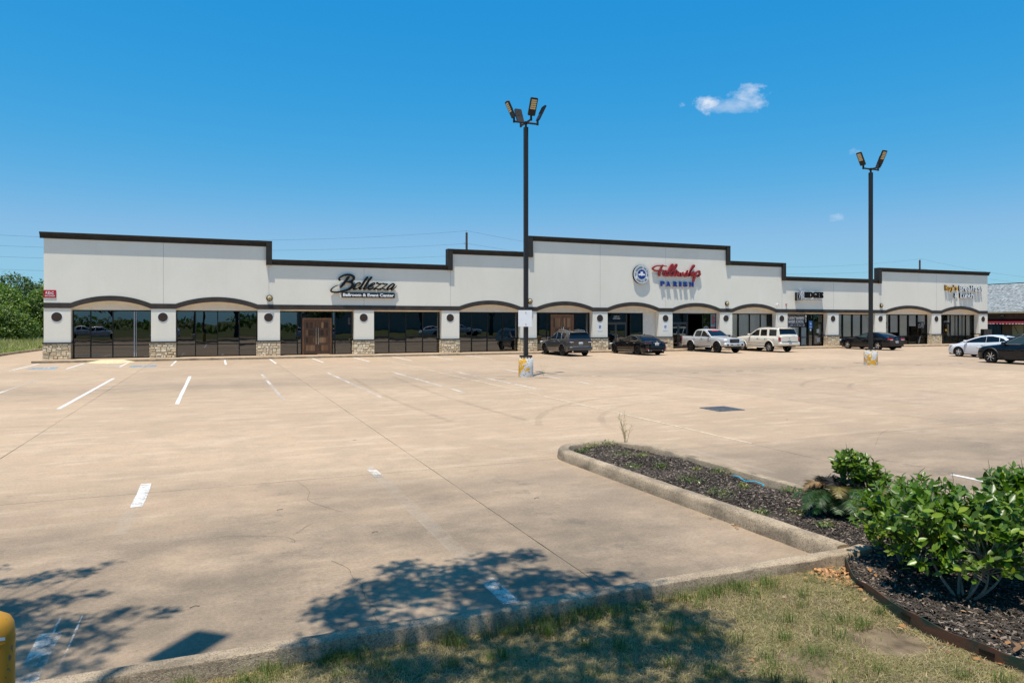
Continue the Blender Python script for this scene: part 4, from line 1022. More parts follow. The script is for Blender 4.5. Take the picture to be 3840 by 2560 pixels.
# banner, notices
s = sgn('barber_banner', 'black barber school banner with white letters and a phone number', 'banner', 48.12, 1.88)
a0, a1 = 46.80 - 48.12, 49.44 - 48.12; by = RD - .05
bn = MB(); rows = [[(a0 + (a1 - a0) * i / 16, by + .012 * math.sin(i * .9 + j), 1.17 * j / 6) for i in range(17)] for j in range(7)]; bn.loft(rows, caps=False); bn.build('cloth', 'sign_black', s, recalc=False)
m = MB(); put_text(m, 'BARBER SCHOOL COMING SOON', a0 + .3, a1 - .3, 1.02, .11, by - .012, .004); m.build('lettering', 'sign_grey', s)
m = MB(); put_text(m, 'STUDENT BARBERS', a0 + .28, a1 - .3, .68, .25, by - .012, .004, .008, .15); put_text(m, '- BARBER SCHOOL', a0 + .34, a1 - .36, .36, .25, by - .012, .004, .008, .15); m.build('lettering', 'sign_white', s)
MB().bbox(a0 + .25, a1 - .28, by - .02, by - .014, .05, .27, .003).build('number_strip', 'sign_grey', s)
m = MB(); put_text(m, '281-858-6760', a0 + .36, a1 - .4, .08, .16, by - .021, .004, .008); m.build('lettering', 'sign_black', s)
for x in (a0 + .12, a1 - .13):
    o = MB(); o.lathe([(.02, -.09), (.08, -.05), (.09, 0), (.08, .05), (.02, .09)], 'z', (x, by - .01, 1.0), 10)
    for q in range(4): o.prism([(x - .08, .42 + q * .13), (x + .08, .5 + q * .13), (x + .08, .55 + q * .13), (x - .08, .47 + q * .13)], 'y', by - .02, by - .014)
    o.build('barber_pole_print', 'sign_white', s)
def flat(name, label, cat, x0, x1, z0, z1, y, mname): 
    t = thing(name, label, cat, ((x0 + x1) / 2, FY + y, z0)); w_ = (x1 - x0) / 2; MB().box(-w_, w_, -.008, .0, 0, z1 - z0).build('board', mname, t); return t
t = flat('blue_poster', 'bright blue poster beside the barber school door', 'poster', 49.78, 50.2, 1.72, 2.42, RD + .045, 'sign_lightblue')
m = MB(); m.prism([(-.05, .4), (.05, .34), (.12, .5), (.0, .46), (-.03, .6), (-.1, .5)], 'y', -.014, -.0095); m.box(-.12, .12, -.014, -.0095, .12, .2); m.build('print', 'sign_white', t)
MB().lathe([(.1, -.004), (.1, 0)], 'y', (49.98, FY + RD + .035, 1.6), 18).build('round_sticker', 'sign_white').update_tag()
tag(bpy.data.objects['round_sticker'], 'small round white sticker under the blue poster', 'sticker')
for x0, x1, lb in ((58.9, 59.62, 'black lease notice in the window left edge beside the dark sedan'), (63.86, 64.72, 'black lease notice in the window near the leaning board')):
    t = flat('lease_notice', lb, 'notice', x0, x1, 1.7, 2.32, RD + .03, 'sign_black'); w_ = (x1 - x0) / 2
    m = MB(); put_text(m, 'FOR', .0, w_ - .08, .40, .13, -.009, .004); put_text(m, 'LEASE', -.05, w_ - .04, .22, .13, -.009, .004); put_text(m, '281-891-1201', -w_ + .06, w_ - .05, .06, .08, -.009, .004); m.build('lettering', 'sign_white', t)
    MB().prism([(-w_ + .05, .25), (-w_ + .2, .25), (-w_ + .2, .5)], 'y', -.014, -.0095).build('logo', 'sign_grey', t)
for x, lb in ((27.78, 'white wheelchair sign on the pier left of the open black doorway'), (33.88, 'white wheelchair sign on the pier behind the silver pickup')):
    t = flat('accessible_sign', lb, 'sign', x - .22, x + .22, 1.62, 2.2, -.002, 'sign_white')
    MB().box(-.09, .09, -.014, -.0085, .22, .44).build('symbol_panel', 'sign_blue', t)
    m = MB().lathe([(.028, -.002), (.028, .002)], 'y', (-.01, -.018, .41), 10); m.box(-.03, .0, -.019, -.0145, .28, .38); m.box(-.03, .07, -.0195, -.0145, .27, .30); m.prism([(.05, .23), (.08, .23), (.08, .28), (.05, .28)], 'y', -.019, -.0145); m.build('symbol', 'sign_white', t)
# bulkhead lamps, camera, alarm
def bulkhead(x, label, turn=0.0):
    t = thing('wall_lamp', label, 'wall lamp', (x, FY, 3.88), 0, 'round caged wall lamps on the piers')
    MB().lathe([(.14, 0), (.20, -.02), (.20, -.09), (.17, -.115)], 'y', (0, 0, 0), 20).build('body', 'sign_black', t, smooth=40)
    MB().lathe([(.15, -.105), (.13, -.16), (.08, -.19), (.02, -.2)], 'y', (0, 0, 0), 20).build('lens', 'frosted_lens', t, smooth=60)
    for a in (0, 90):
        c_, s_ = math.cos(R(a + turn)), math.sin(R(a + turn)); MB().path([(c_ * r_, -y_, s_ * r_) for r_, y_ in ((-.155, .1), (-.135, .165), (-.08, .20), (0, .212), (.08, .20), (.135, .165), (.155, .1))], .011, 5).build('guard', 'brass', t)
bulkhead(3.21, 'round caged wall lamp left of the black script sign'); bulkhead(21.75, 'round caged wall lamp partly behind the tall light pole'); bulkhead(40.08, 'round caged wall lamp above the white sport utility and pickup'); bulkhead(58.2, 'round wall lamp right of the far light pole', 45)
t = thing('security_camera', 'small white security camera on the wall left of the red alarm', 'camera', (45.52, FY, 3.85)); MB().box(-.03, .03, -.06, 0, -.03, .05).build('bracket', 'sign_white', t); MB().tube((.02, -.06, .02), (-.06, -.24, -.03), .045, n=10).build('housing', 'sign_white', t); MB().tube((-.06, -.24, -.03), (-.064, -.249, -.032), .035, n=10).build('lens', 'sign_black', t)
t = thing('fire_alarm', 'small red alarm horn on the wall beside the security camera', 'alarm', (46.60, FY, 3.82)); MB().bbox(-.07, .07, -.07, 0, -.05, .12, .01).build('body', 'sign_redflat', t); MB().box(-.035, .035, -.085, -.069, .0, .07).build('strobe', 'sign_white', t)
# leaning board inside the vacant shop
t = thing('leaning_board', 'pale board leaning inside the vacant shop window', 'board', (64.5, FY + RD + .3, .13)); MB().prism([(-.25, 0), (-.13, 0), (.14, .82), (.02, .82)], 'y', 0, .02).build('board', 'curtain', t)
# ------------------------------------------------------------------ light poles
def head(parent, dx, dy, arm):
    """flood head at the end of an arm along (dx,dy), top leaning outward, lamp face outward"""
    d = Vector((dx, dy, 0)); sd = Vector((-dy, dx, 0)); lean = R(27)
    e = d * arm
    MB().path([tuple(d * .03), tuple(d * arm * .6), tuple(e)], .045, 8).build('arm', 'pole_metal', parent, (0, 0, 0))
    MB().tube(tuple(e + Vector((0, 0, -.05))), tuple(e + Vector((0, 0, .16))), .05, n=8).build('bracket', 'lamp_housing', parent)
    up = (Vector((0, 0, 1)) * math.cos(lean) + d * math.sin(lean)); nrm = (d * math.cos(lean) - Vector((0, 0, 1)) * math.sin(lean))
    o = e + Vector((0, 0, .16))
    def pt(a, b, c): return tuple(o + sd * a + up * b + nrm * c)
    m = MB(); wq, h, t = .165, .74, .035
    ring = [(-wq + .03, .0), (wq - .03, .0), (wq, .03), (wq, h - .03), (wq - .03, h), (-wq + .03, h), (-wq, h - .03), (-wq, .03)]
    m.add([pt(a, b, t) for a, b in ring] + [pt(a * .96, b, -t) for a, b in ring], [tuple(range(8)), tuple(range(15, 7, -1))] + [(i, (i + 1) % 8, (i + 1) % 8 + 8, i + 8) for i in range(8)])
    for q in range(5): m.add([pt(-.12 + .06 * q + u, b, c) for u in (-.006, .006) for b in (.33, h - .05) for c in (-t, -t - .025)], [(0, 1, 3, 2), (4, 6, 7, 5), (0, 2, 6, 4), (1, 5, 7, 3), (0, 4, 5, 1), (2, 3, 7, 6)])
    hd = m.build('lamp_head', 'lamp_housing', parent)
    for q in range(5):
        z0 = .27 + q * .083; MB().add([pt(a, b, c) for c in (t + .001, t + .008) for a, b in ((-.12, z0), (.12, z0), (.12, z0 + .066), (-.12, z0 + .066))], [(0, 3, 2, 1), (4, 5, 6, 7), (0, 1, 5, 4), (1, 2, 6, 5), (2, 3, 7, 6), (3, 0, 4, 7)]).build('led_strip', 'led_panel', hd)
def pole(loc, top, label, dirs, signboard=False, base_r=.315, seed=0):
    t = thing('parking_light_pole', label, 'light pole', loc, 0, 'parking lot light poles')
    rr = random.Random(seed)
    prof = [(base_r, 0), (base_r, .05), (base_r * 1.0, .4), (base_r, .74), (base_r - .02, .77), (.05, .78)]
    MB().lathe(prof, 'z', (0, 0, 0), 28).build('concrete_base', 'peeling_paint', t, smooth=35)
    MB().box(-.21, .21, -.21, .21, .83, .92).build('base_cover', 'pole_metal', t)
    for a, b in ((-.15, -.15), (.15, -.15), (.15, .15), (-.15, .15)): MB().tube((a, b, .76), (a, b, .84), .022, n=6).build('anchor_bolt', 'galvanised', t)
    MB().box(-.08, .08, -.08, .08, .92, top).build('shaft', 'pole_metal', t)
    MB().tube((0, 0, top), (0, 0, top + .16), .05, n=8).build('tenon', 'pole_metal', t)
    c_ = MB().box(-.07, .07, -.07, .07, top + .13, top + .24).build('lamp_cluster', 'pole_metal', t)
    # arms and heads are parts of the pole, shifted to its top
    before = set(o.name for o in t.children)
    for d in dirs: head(t, d[0], d[1], .55)
    for o in t.children:
        if o.name not in before: o.location = (0, 0, top + .19)
    if signboard:
        # blank white board strapped to the side that faces the drive
        v = Vector((-.40, -.917, 0)); sd = Vector((.917, -.40, 0)); o_ = v * .13
        def P3(a, b, c): return tuple(o_ + sd * a + Vector((0, 0, b)) + v * c)
        MB().add([P3(a, b, c) for c in (0, .012) for a, b in ((-.32, 2.14), (.26, 2.14), (.26, 2.84), (-.32, 2.84))], [(0, 3, 2, 1), (4, 5, 6, 7), (0, 1, 5, 4), (1, 2, 6, 5), (2, 3, 7, 6), (3, 0, 4, 7)]).build('blank_board', 'sign_white', t)
        for z in (2.24, 2.74): MB().tube(P3(0, z, .012), P3(0, z, .03), .018, n=8).build('bolt', 'sign_black', t)
    return t
pole((12.24, 27.86, 0), 10.66, 'tall dark light pole with four heads and a blank white board', [(0, -1), (-1, 0), (0, 1), (1, 0)], True, seed=1)
pole((32.75, 28.1, 0), 10.42, 'farther light pole with three heads beside the dark sedan', [(0, -1), (-1, 0), (1, 0)], False, .345, seed=2)
pole((-2.35, 3.3, 0), 10.1, 'light pole standing left of the view, its lamp shading the kerb', [(.62, .78), (-.62, -.78)], False, seed=3)
# yellow bollard at the lower left
b = thing('bollard', 'yellow pipe bollard with domed top at the lower left corner', 'bollard', (-.925, 3.728, -.03))
MB().lathe([(.108, -.1), (.108, 1.02), (.104, 1.06), (.09, 1.085), (.06, 1.105), (.02, 1.112)], 'z', (0, 0, 0), 28).build('post', 'bollard_yellow', b, smooth=50)
MB().lathe([(.1092, .985), (.1092, 1.0)], 'z', (0, 0, 0), 28).build('sticker_band', 'bollard_yellow', b, smooth=50)
m = MB()
for q in range(5):
    a0, a1 = R(-62 + q * 5), R(-57 + q * 5); m.quad(*[(.1097 * math.cos(a), .1097 * math.sin(a), z) for a, z in ((a0, 1.026 - .003 * q), (a1, 1.023 - .003 * q), (a1, 1.037 - .003 * q), (a0, 1.04 - .003 * q))])
m.build('white_scrape', 'sign_white', b)
# dried weed by the pole, and wheel stops
def weed(loc, h, n, label, spread=.25, seedv=1, heads=True, mname='dry_stem'):
    rr = random.Random(seedv); t = thing('dry_weed', label, 'weed', loc)
    for i in range(n):
        a = rr.uniform(0, 6.28); l = h * rr.uniform(.7, 1); s_ = spread * rr.uniform(.2, 1)
        pts = [(0, 0, 0)] + [(math.cos(a) * s_ * (q / 4) ** 1.3 + rr.uniform(-.012, .012), math.sin(a) * s_ * (q / 4) ** 1.3 + rr.uniform(-.012, .012), l * q / 4) for q in range(1, 5)]
        m = MB().path(pts, [.005, .0045, .004, .003, .0015], 4)
        if heads:
            for q in range(7):
                p = Vector(pts[rr.randint(2, 4)]) + Vector((rr.uniform(-.01, .01), rr.uniform(-.01, .01), rr.uniform(-.1, .05) * h)); e = p + Vector((rr.uniform(-.07, .07), rr.uniform(-.07, .07), rr.uniform(.03, .09)))
                m.tube(p, e, .0022, .0015, 4); m.lathe([(.001, -.006), (.007, 0), (.001, .008)], 'z', tuple(e), 5)
        m.build('stem', mname, t)
    return t
weed((13.10, 27.95, 0), .62, 4, 'dry weed stalks beside the nearer light pole', .3, 3, False)
def stop(x, lb):
    t = thing('wheel_stop', lb, 'wheel stop', (x, 46.55, 0), 0, 'concrete wheel stops at the walk')
    MB().prism([(-.09, 0), (.09, 0), (.065, .13), (-.065, .13)], 'x', -.85, .85).build('block', 'kerb_concrete', t)
stop(22.7, 'concrete wheel stop under the graphite sport utility'); stop(35.8, 'concrete wheel stop under the silver pickup'); stop(40.6, 'concrete wheel stop under the white sport utility')
# cluster mailbox by the right end pier
t = thing('mailbox_cluster', 'dark cluster mailbox in front of the rightmost pier', 'mailbox', (70.4, 46.95, .0))
t.rotation_euler = (0, 0, R(-20)); MB().box(-.1, .1, -.1, .1, 0, .9).build('pedestal', 'frame_dark', t); MB().bbox(-.42, .42, -.25, .25, .9, 1.62, .02).build('cabinet', 'frame_dark', t)
for ix in range(3):
    for iz in range(5): d = MB().box(-.38 + ix * .26, -.15 + ix * .26, -.262, -.2505, .96 + iz * .125, 1.07 + iz * .125).build('box_door', 'frame_grey', t); MB().tube((-.2 + ix * .26, -.262, 1.015 + iz * .125), (-.2 + ix * .26, -.275, 1.015 + iz * .125), .014, n=6).build('lock', 'chrome', d)

# ------------------------------------------------------------------ utility poles and wires behind
UP = [(-62.0, 90, 14.0), (30.9, 90, 14.25), (117.0, 90, 13.45), (205, 90, 13.4)]
WZ = [14.45, 12.75, 11.2, 9.95]
for i, (x, y, h) in enumerate(UP[:3]):
    t = thing('utility_pole', ['utility pole beyond the left edge of the view', 'utility pole rising behind the low roof left of the nearer light pole', 'utility pole behind the right end of the building'][i], 'utility pole', (x, y, 0), 0, 'utility poles behind the building')
    MB().lathe([(.19, -.2), (.15, h - .03), (.13, h)], 'z', (0, 0, 0), 10).build('post', 'wood_pole', t, smooth=40)
    MB().tube((-.1, -.12, h - .1), (-.1, -.12, h + .28), .02, n=6).build('pin', 'galvanised', t)
    for z in (h - 1.5, h - 3.0): MB().tube((-.14, -.1, z), (-.45, -.16, z + .06), .03, n=6).build('insulator', 'galvanised', t)
sag = [2.9, 2.3, 1.9, 2.0]
for k in range(4):
    for (a, b) in zip(UP, UP[1:]):
        pts = []; z0, z1 = WZ[k] + (a[2] - 14.25), WZ[k] + (b[2] - 14.25)
        for q in range(25):
            u = q / 24; pts.append((a[0] + (b[0] - a[0]) * u, 89.8, z0 + (z1 - z0) * u - sag[k] * 4 * u * (1 - u)))
        lb = ['topmost', 'second', 'third', 'lowest'][k] + ' overhead wire ' + ('left of the middle utility pole' if a[0] < 0 else ('between the two visible utility poles' if a[0] < 100 else 'right of the far utility pole'))
        tag(MB().path(pts, .011, 4).build('overhead_wire', 'wire_black'), lb, 'wire', 'overhead wires')

# ------------------------------------------------------------------ shingled neighbour on the right
N = thing('neighbour_building', 'brown sided building with grey shingle roof and red awning at the right edge', 'building', (80, 40, 0))
MB().box(0, 14, -8, 26, 0, 3.3).build('wall', 'siding_brown', N)
for q in range(26): MB().box(-.02, -.001, -7.8 + q * 1.3, -7.76 + q * 1.3, .3, 3.25).build('batten', 'siding_brown', N)
rf = MB().prism([(-.75, 3.28), (-.72, 3.42), (6.6, 6.85), (14.6, 3.42), (14.6, 3.28)], 'y', -8.6, 26.6).build('roof', 'shingle_grey', N)
MB().box(-.78, -.752, -8.6, 26.6, 3.26, 3.44).build('fascia', 'trim_tan', rf); MB().box(6.5, 6.7, -8.6, 26.6, 6.83, 6.9).build('ridge_cap', 'cornice_dark', rf)
# shingle courses: real overlapping strips
for q in range(1, 22):
    u = q / 22; x0, z0 = -.72 + 7.32 * u, 3.42 + 3.43 * u
    sg = MB(); y = -8.5
    while y < 26.4:
        wq = random.uniform(.3, .9); tt = random.uniform(.012, .04); sg.add([(x0 - .36, y, z0 - .169 + .004 + tt), (x0 - .36, y + wq - .02, z0 - .169 + .004 + tt), (x0, y + wq - .02, z0 + .006), (x0, y, z0 + .006)], [(0, 1, 2, 3)]); y += wq
    sg.build('shingle_course', 'shingle_grey', rf, recalc=False)
aw = MB().prism([(0.0, 2.66), (-.95, 2.24), (-.95, 2.05), (-.92, 2.05), (-.92, 2.2), (0.0, 2.6)], 'y', -7, 24).build('awning', 'awning_red', N)
m = MB(); 
for q in range(90): m.box(-.956, -.951, -6.9 + q * .34, -6.9 + q * .34 + random.uniform(.12, .26), 2.09, 2.17)
m.build('awning_print', 'sign_white', aw)
for q in range(7):
    y = -6 + q * 4.4; wn = MB().box(-.03, -.002, y, y + 2.0, .55, 2.0).build('window', 'frame_dark', N)
    MB().box(-.04, -.031, y + .08, y + 1.92, .62, 1.95).build('pane', 'tinted_glass', wn)
    for k in range(12): MB().box(-.075, -.06, y + .1 + k * .16, y + .12 + k * .16, .6, 1.95).build('bar', 'frame_dark', wn)
    MB().box(-.025, -.002, y + 2.15, y + 3.3, .5, 2.0).build('panel', 'trim_tan', N)
    MB().path([(-.02, y + 2.7, 1.1), (-.85, y + 2.7, 2.1)], .025, 5).build('awning_strut', 'frame_dark', N)
MB().box(-.5, -.001, -8, 26, 0, .5).build('plinth', 'trim_tan', N)
w1 = MB().box(-.12, -.021, 11.3, 11.75, 2.92, 3.12).build('soffit_light', 'frame_dark', N); MB().box(-.125, -.1205, 11.36, 11.69, 2.96, 3.06).build('lens', 'sign_grey', w1)
# ------------------------------------------------------------------ vehicles (built facing +y, origin on the ground between the axles)
def interp(tab, y):
    """tab: (y, v) from front (+) to rear (-)"""
    if y >= tab[0][0]: return tab[0][1]
    for a, b in zip(tab, tab[1:]):
        if b[0] <= y <= a[0]:
            t = (a[0] - y) / max(a[0] - b[0], 1e-6); return a[1] + (b[1] - a[1]) * t
    return tab[-1][1]
def smooth_tab(tab, n=5):
    P_ = spline(tab, n); return [(float(p[0]), float(p[1])) for p in P_]
def make_wheel(rad, wid, rim, style, n=28):
    t = MB().lathe([(rad * .64, -wid / 2 + .01), (rad * .9, -wid / 2), (rad * .985, -wid / 2 + .03), (rad, -wid * .25), (rad, wid * .25), (rad * .985, wid / 2 - .03), (rad * .9, wid / 2), (rad * .64, wid / 2 - .01), (rad * .6, 0)], 'x', (0, 0, 0), n, closed=True)
    r0 = rad * rim; o = wid / 2 - .025       # outer side is +x
    ri = MB(); ri.lathe([(r0 * 1.02, o - .05), (r0 * 1.03, o), (r0 * .95, o + .004), (r0 * .92, o - .03), (r0 * .90, -o), (r0 * .86, -o), (r0 * .86, o - .06)], 'x', (0, 0, 0), n, closed=True)
    ns, w0, w1, twist = style
    for k in range(ns):
        a = 2 * math.pi * k / ns; pts = []
        for (r_, ww, x) in ((r0 * .12, w0, o - .02), (r0 * .5, (w0 + w1) / 2, o - .008), (r0 * .95, w1, o - .012)):
            aa = a + twist * (r_ / r0); c_, s_ = math.cos(aa), math.sin(aa); hw = ww * r0 / 2
            pts.append([(x, r_ * c_ - hw * s_, r_ * s_ + hw * c_), (x, r_ * c_ + hw * s_, r_ * s_ - hw * c_), (x - .03, r_ * c_ + hw * s_, r_ * s_ - hw * c_), (x - .03, r_ * c_ - hw * s_, r_ * s_ + hw * c_)])
        ri.loft(pts, close=True)
    ri.lathe([(r0 * .2, o - .05), (r0 * .2, o - .004), (r0 * .14, o + .008), (.004, o + .008)], 'x', (0, 0, 0), 12)
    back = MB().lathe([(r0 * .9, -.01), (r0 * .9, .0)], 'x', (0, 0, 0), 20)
    return t.mesh('wheel', 35), ri.mesh('rim', 35), back.mesh('brake_shadow')

def build_car(name, label, S, loc, rz=0.0):
    t = thing(name, label, S['cat'], loc, rz); pm = S['paint']
    wb, fo, ro, RR, gc, W = S['wb'], S['fo'], S['ro'], S['R'], S['gc'], S['W'] / 2
    yf, yr = wb / 2 + fo, -wb / 2 - ro
    top = smooth_tab(S['top']); belt = smooth_tab(S['belt']); plan = smooth_tab(S['plan'])
    ra = RR + S.get('archgap', .07)
    def bottom(y):
        z = gc + max(0, (y - (yf - .35))) * .25 + max(0, ((yr + .45) - y)) * S.get('tailrise', .3)
        for yc in (wb / 2, -wb / 2):
            if abs(y - yc) < ra: z = max(z, RR + math.sqrt(ra * ra - (y - yc) ** 2) - .01)
        return z
    def sec(y):
        zb, zs, zt, w_ = bottom(y), interp(belt, y), interp(top, y), interp(plan, y) * W
        zb = min(zb, zs - .06); h0 = zs - gc; q = lambda f: max(zb, gc + f * h0)
        tuck = S.get('tuck', .94)
        zs_ = [zb, q(.16), q(.34), q(.52), q(.72), q(.88), zs]
        def xw(z):
            f = (z - gc) / h0
            return w_ * interp([(1.01, .915), (1.0, .92), (.9, .965), (.75, .992), (.55, 1.0), (.36, .985), (.2, .985), (.0, tuck)], f)
        pts = [(xw(z), z) for z in zs_]
        pts += [(w_ * .80, zs + (zt - zs) * .55), (w_ * .45, zs + (zt - zs) * .9), (0, zt)]
        return pts
    ys = set(np.linspace(yr, yf, 34).tolist())
    for yc in (wb / 2, -wb / 2):
        for a in np.linspace(-1, 1, 17): ys.add(yc + ra * math.sin(a * math.pi / 2))
        ys.add(yc + ra + .004); ys.add(yc - ra - .004)
    ys |= {yf - .04, yf - .1, yf - .18, yr + .04, yr + .1, yr + .18}
    ys = sorted(y for y in ys if yr <= y <= yf)
    rings = []
    for y in ys:
        p = sec(y); rings.append([(-x, y, z) for x, z in p] + [(x, y, z) for x, z in reversed(p[:-1])])
    MB().loft(rings, caps=True).build('body', pm, t, smooth=38)
    # underbody and wheel wells
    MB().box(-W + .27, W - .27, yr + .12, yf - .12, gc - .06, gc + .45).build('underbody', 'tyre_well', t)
    # cabin
    gh = S['gh']; G = smooth_tab(gh, 6); k = S.get('tumble', .36); xg = S['xg'] * W; zg0 = S['zg']
    xz = lambda z: xg - max(0, z - zg0) * k
    def cab(y):
        zr = interp(G, y); zl_ = interp(belt, y) - .03; crown = .055; ze = max(zr - crown, zl_ + .004)
        return [(xz(zl_), zl_), (xz(ze), ze), (xz(ze) * .93, ze + (zr - ze) * .62), (xz(ze) * .6, zr - .006), (0, max(zr, ze + .004))]
    yy = sorted(set([p[0] for p in G] + np.linspace(gh[-1][0], gh[0][0], 26).tolist()))
    rings = []
    for y in yy:
        p = cab(y); rings.append([(-x, y, z) for x, z in p] + [(x, y, z) for x, z in reversed(p[:-1])])
    MB().loft(rings, caps=True).build('cabin', S.get('roofpaint', pm), t, smooth=42)
    # front and rear glass hug the cabin surface
    def screen(nm, ya, yb, mname, inset=.955):
        rows = []
        for u in np.linspace(0, 1, 7):
            y = ya + (yb - ya) * u; p = cab(y); e = 1e-2; dz = (interp(G, y + e) - interp(G, y - e)) / (2 * e); n = Vector((0, -dz, 1)).normalized() * .010
            xe = p[1][0] * inset; row = []
            for f in (-1, -.93, -.6, 0, .6, .93, 1):
                a = abs(f); zz = p[1][1] + (p[2][1] - p[1][1]) * 0.5 if a == 1 else (p[2][1] if a == .93 else (p[3][1] if a == .6 else p[4][1]))
                row.append((f * xe if a == 1 else f * xe, y + n.y, zz + n.z))
            rows.append(row)
        return MB().loft(rows, caps=False).build(nm, mname, t, smooth=60)
    for nm, ya, yb, mname in S['screens']: screen(nm, ya, yb, mname)
    for s in (-1, 1):
        for mname, poly in S['sidewin']:
            c = MB(); c.poly([(s * (xz(z) + .008), y, z) for y, z in poly]); c.build('side_window', mname, t)
            if S.get('wintrim'):
                P4 = poly + [poly[0]]; MB().path([(s * (xz(z) + .012), y, z) for y, z in P4], .009, 4).build('window_trim', S['wintrim'], t)
    # wheels
    tm, rm, bm_ = make_wheel(RR, S.get('tw', .235), S['rim'], S['style'], 32)
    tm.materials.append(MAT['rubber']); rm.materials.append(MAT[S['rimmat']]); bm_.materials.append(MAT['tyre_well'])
    for s in (-1, 1):
        for yc in (wb / 2, -wb / 2):
            o = link('wheel', tm, None, t, (s * (W - S.get('tw', .235) / 2 - S.get('inset', .015)), yc, RR), (0, 0, 0 if s > 0 else math.pi))
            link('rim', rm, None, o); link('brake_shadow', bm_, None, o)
    # seams on the doors follow the body side
    for s in (-1, 1):
        for y in S['seams']:
            o = MB(); rows = []
            p0, p1 = sec(y - .008), sec(y + .008)
            for i in range(1, 6): rows.append([(s * (p0[i][0] + .003), y - .007, p0[i][1]), (s * (p1[i][0] + .003), y + .007, p1[i][1])])
            o.loft(rows, caps=False).build('door_seam', 'black_plastic', t)
        for y, z in S['handles']:
            x = interp(plan, y) * W * .985
            MB().bbox(*sorted((s * (x - .02), s * (x + .03))), y - .09, y + .09, z - .018, z + .018, .008).build('door_handle', S.get('handlemat', pm), t)
        y, z = S['mirror']; x = xz(z) + .02
        mr = MB().bbox(*sorted((s * (x + .05), s * (x + .24))), y - .09, y + .09, z - .02, z + .14, .03).build('door_mirror', S.get('mirrormat', pm), t, smooth=50)
        MB().box(*sorted((s * (x - .03), s * (x + .08))), y - .03, y + .03, z - .01, z + .03).build('mirror_arm', 'black_plastic', mr)
        if 'moulding' in S:
            z, hh, mm = S['moulding']; ya, yb = -wb / 2 + ra + .08, wb / 2 - ra - .08; rows = []
            for u in np.linspace(0, 1, 9):
                yv = ya + (yb - ya) * u; xo = interp(plan, yv) * W; rows.append([(s * (xo - .02), yv, z - hh / 2), (s * (xo + .012), yv, z - hh / 2 + .01), (s * (xo + .012), yv, z + hh / 2 - .01), (s * (xo - .02), yv, z + hh / 2)])
            MB().loft(rows, close=True).build('side_moulding', mm, t)
        if 'flare' in S:
            fw, fm = S['flare']
            for yc in (wb / 2, -wb / 2):
                pts = []
                for a in np.linspace(-12, 192, 20):
                    y = yc + (ra + .015) * math.cos(R(a)); z = RR + (ra + .015) * math.sin(R(a))
                    if z < gc: continue
                    pts.append((s * (interp(plan, y) * W * (.985 if z < 1 else .96) + .006), y, z))
                MB().path(pts, fw, 6).build('arch_flare', fm, t, smooth=50)
    if 'extras' in S: S['extras'](t, dict(W=W, yf=yf, yr=yr, wb=wb, gc=gc, plan=lambda y: interp(plan, y) * W, belt=lambda y: interp(belt, y), top=lambda y: interp(top, y), roof=lambda y: interp(G, y), xz=xz, RR=RR))
    return t
def bb(t, nm, mname, x0, x1, y0, y1, z0, z1, b=.012, sm=45): return MB().bbox(min(x0, x1), max(x0, x1), min(y0, y1), max(y0, y1), min(z0, z1), max(z0, z1), b).build(nm, mname, t, smooth=sm)
def plate(t, y, z, txt, back=True, h=.16):
    s = -1 if back else 1
    p = bb(t, 'licence_plate', 'plate_white', -.155, .155, y, y + s * .014, z, z + h, .004)
    m = MB(); vs, fs = text_mesh(txt, .105, .004, .004); xs = [v[0] for v in vs]; k_ = .26 / (max(xs) - min(xs))
    m.add([(-s * -1 * ((v[0] - min(xs)) * k_ - .13), y + s * .016 + (v[1] if s < 0 else -v[1]), z + .04 + v[2]) for v in vs], fs); m.build('plate_number', 'plate_ink', p)
def rails(t, d, x, ya, yb, h, mname):
    for s in (-1, 1): MB().path([(s * x, ya + .05, d['roof'](ya) - .03), (s * x, ya - .08, d['roof'](ya) + h), (s * x, (ya + yb) / 2, d['roof']((ya + yb) / 2) + h), (s * x, yb + .08, d['roof'](yb) + h), (s * x, yb - .05, d['roof'](yb) - .03)], .02, 6).build('roof_rail', mname, t, smooth=50)

# 1 graphite SUV seen from the rear left
def x_suv(t, d):
    yr, W = d['yr'], d['W']
    for s in (-1, 1):
        bb(t, 'taillight', 'lamp_smoke', s * .5, s * (W - .05), yr + .16, yr - .012, .93, 1.06, .02); bb(t, 'taillight_bar', 'sign_white', s * .56, s * (W - .12), yr - .01, yr - .02, .955, .985, .004)
        bb(t, 'reflector', 'lamp_red', s * .62, s * .82, yr + .05, yr - .016, .56, .61, .006); MB().tube((s * .62, yr + .15, .33), (s * .62, yr - .03, .33), .05, n=12).build('exhaust_tip', 'chrome', t)
        bb(t, 'headlight', 'lamp_clear', s * .55, s * (W - .08), d['yf'] - .16, d['yf'] + .005, .82, .95, .02)
    plate(t, yr - .012, .80, 'KHR 4392'); bb(t, 'rear_bumper', 'paint_graphite', -W + .08, W - .08, yr + .2, yr - .05, .40, .66, .05); bb(t, 'bumper_trim', 'chrome', -.62, .62, yr, yr - .055, .66, .685, .005)
    bb(t, 'spoiler', 'paint_graphite', -.66, .66, yr + .50, yr + .16, 1.60, 1.645, .015); bb(t, 'wiper', 'black_plastic', -.1, .3, yr + .05, yr + .01, 1.14, 1.16, .006); bb(t, 'lower_valance', 'black_plastic', -.5, .5, yr + .1, yr - .03, .28, .39, .02)
    rails(t, d, .62, -.15, -1.75, .05, 'alloy'); bb(t, 'grille', 'black_plastic', -.5, .5, d['yf'] - .05, d['yf'] + .012, .72, .92, .01)
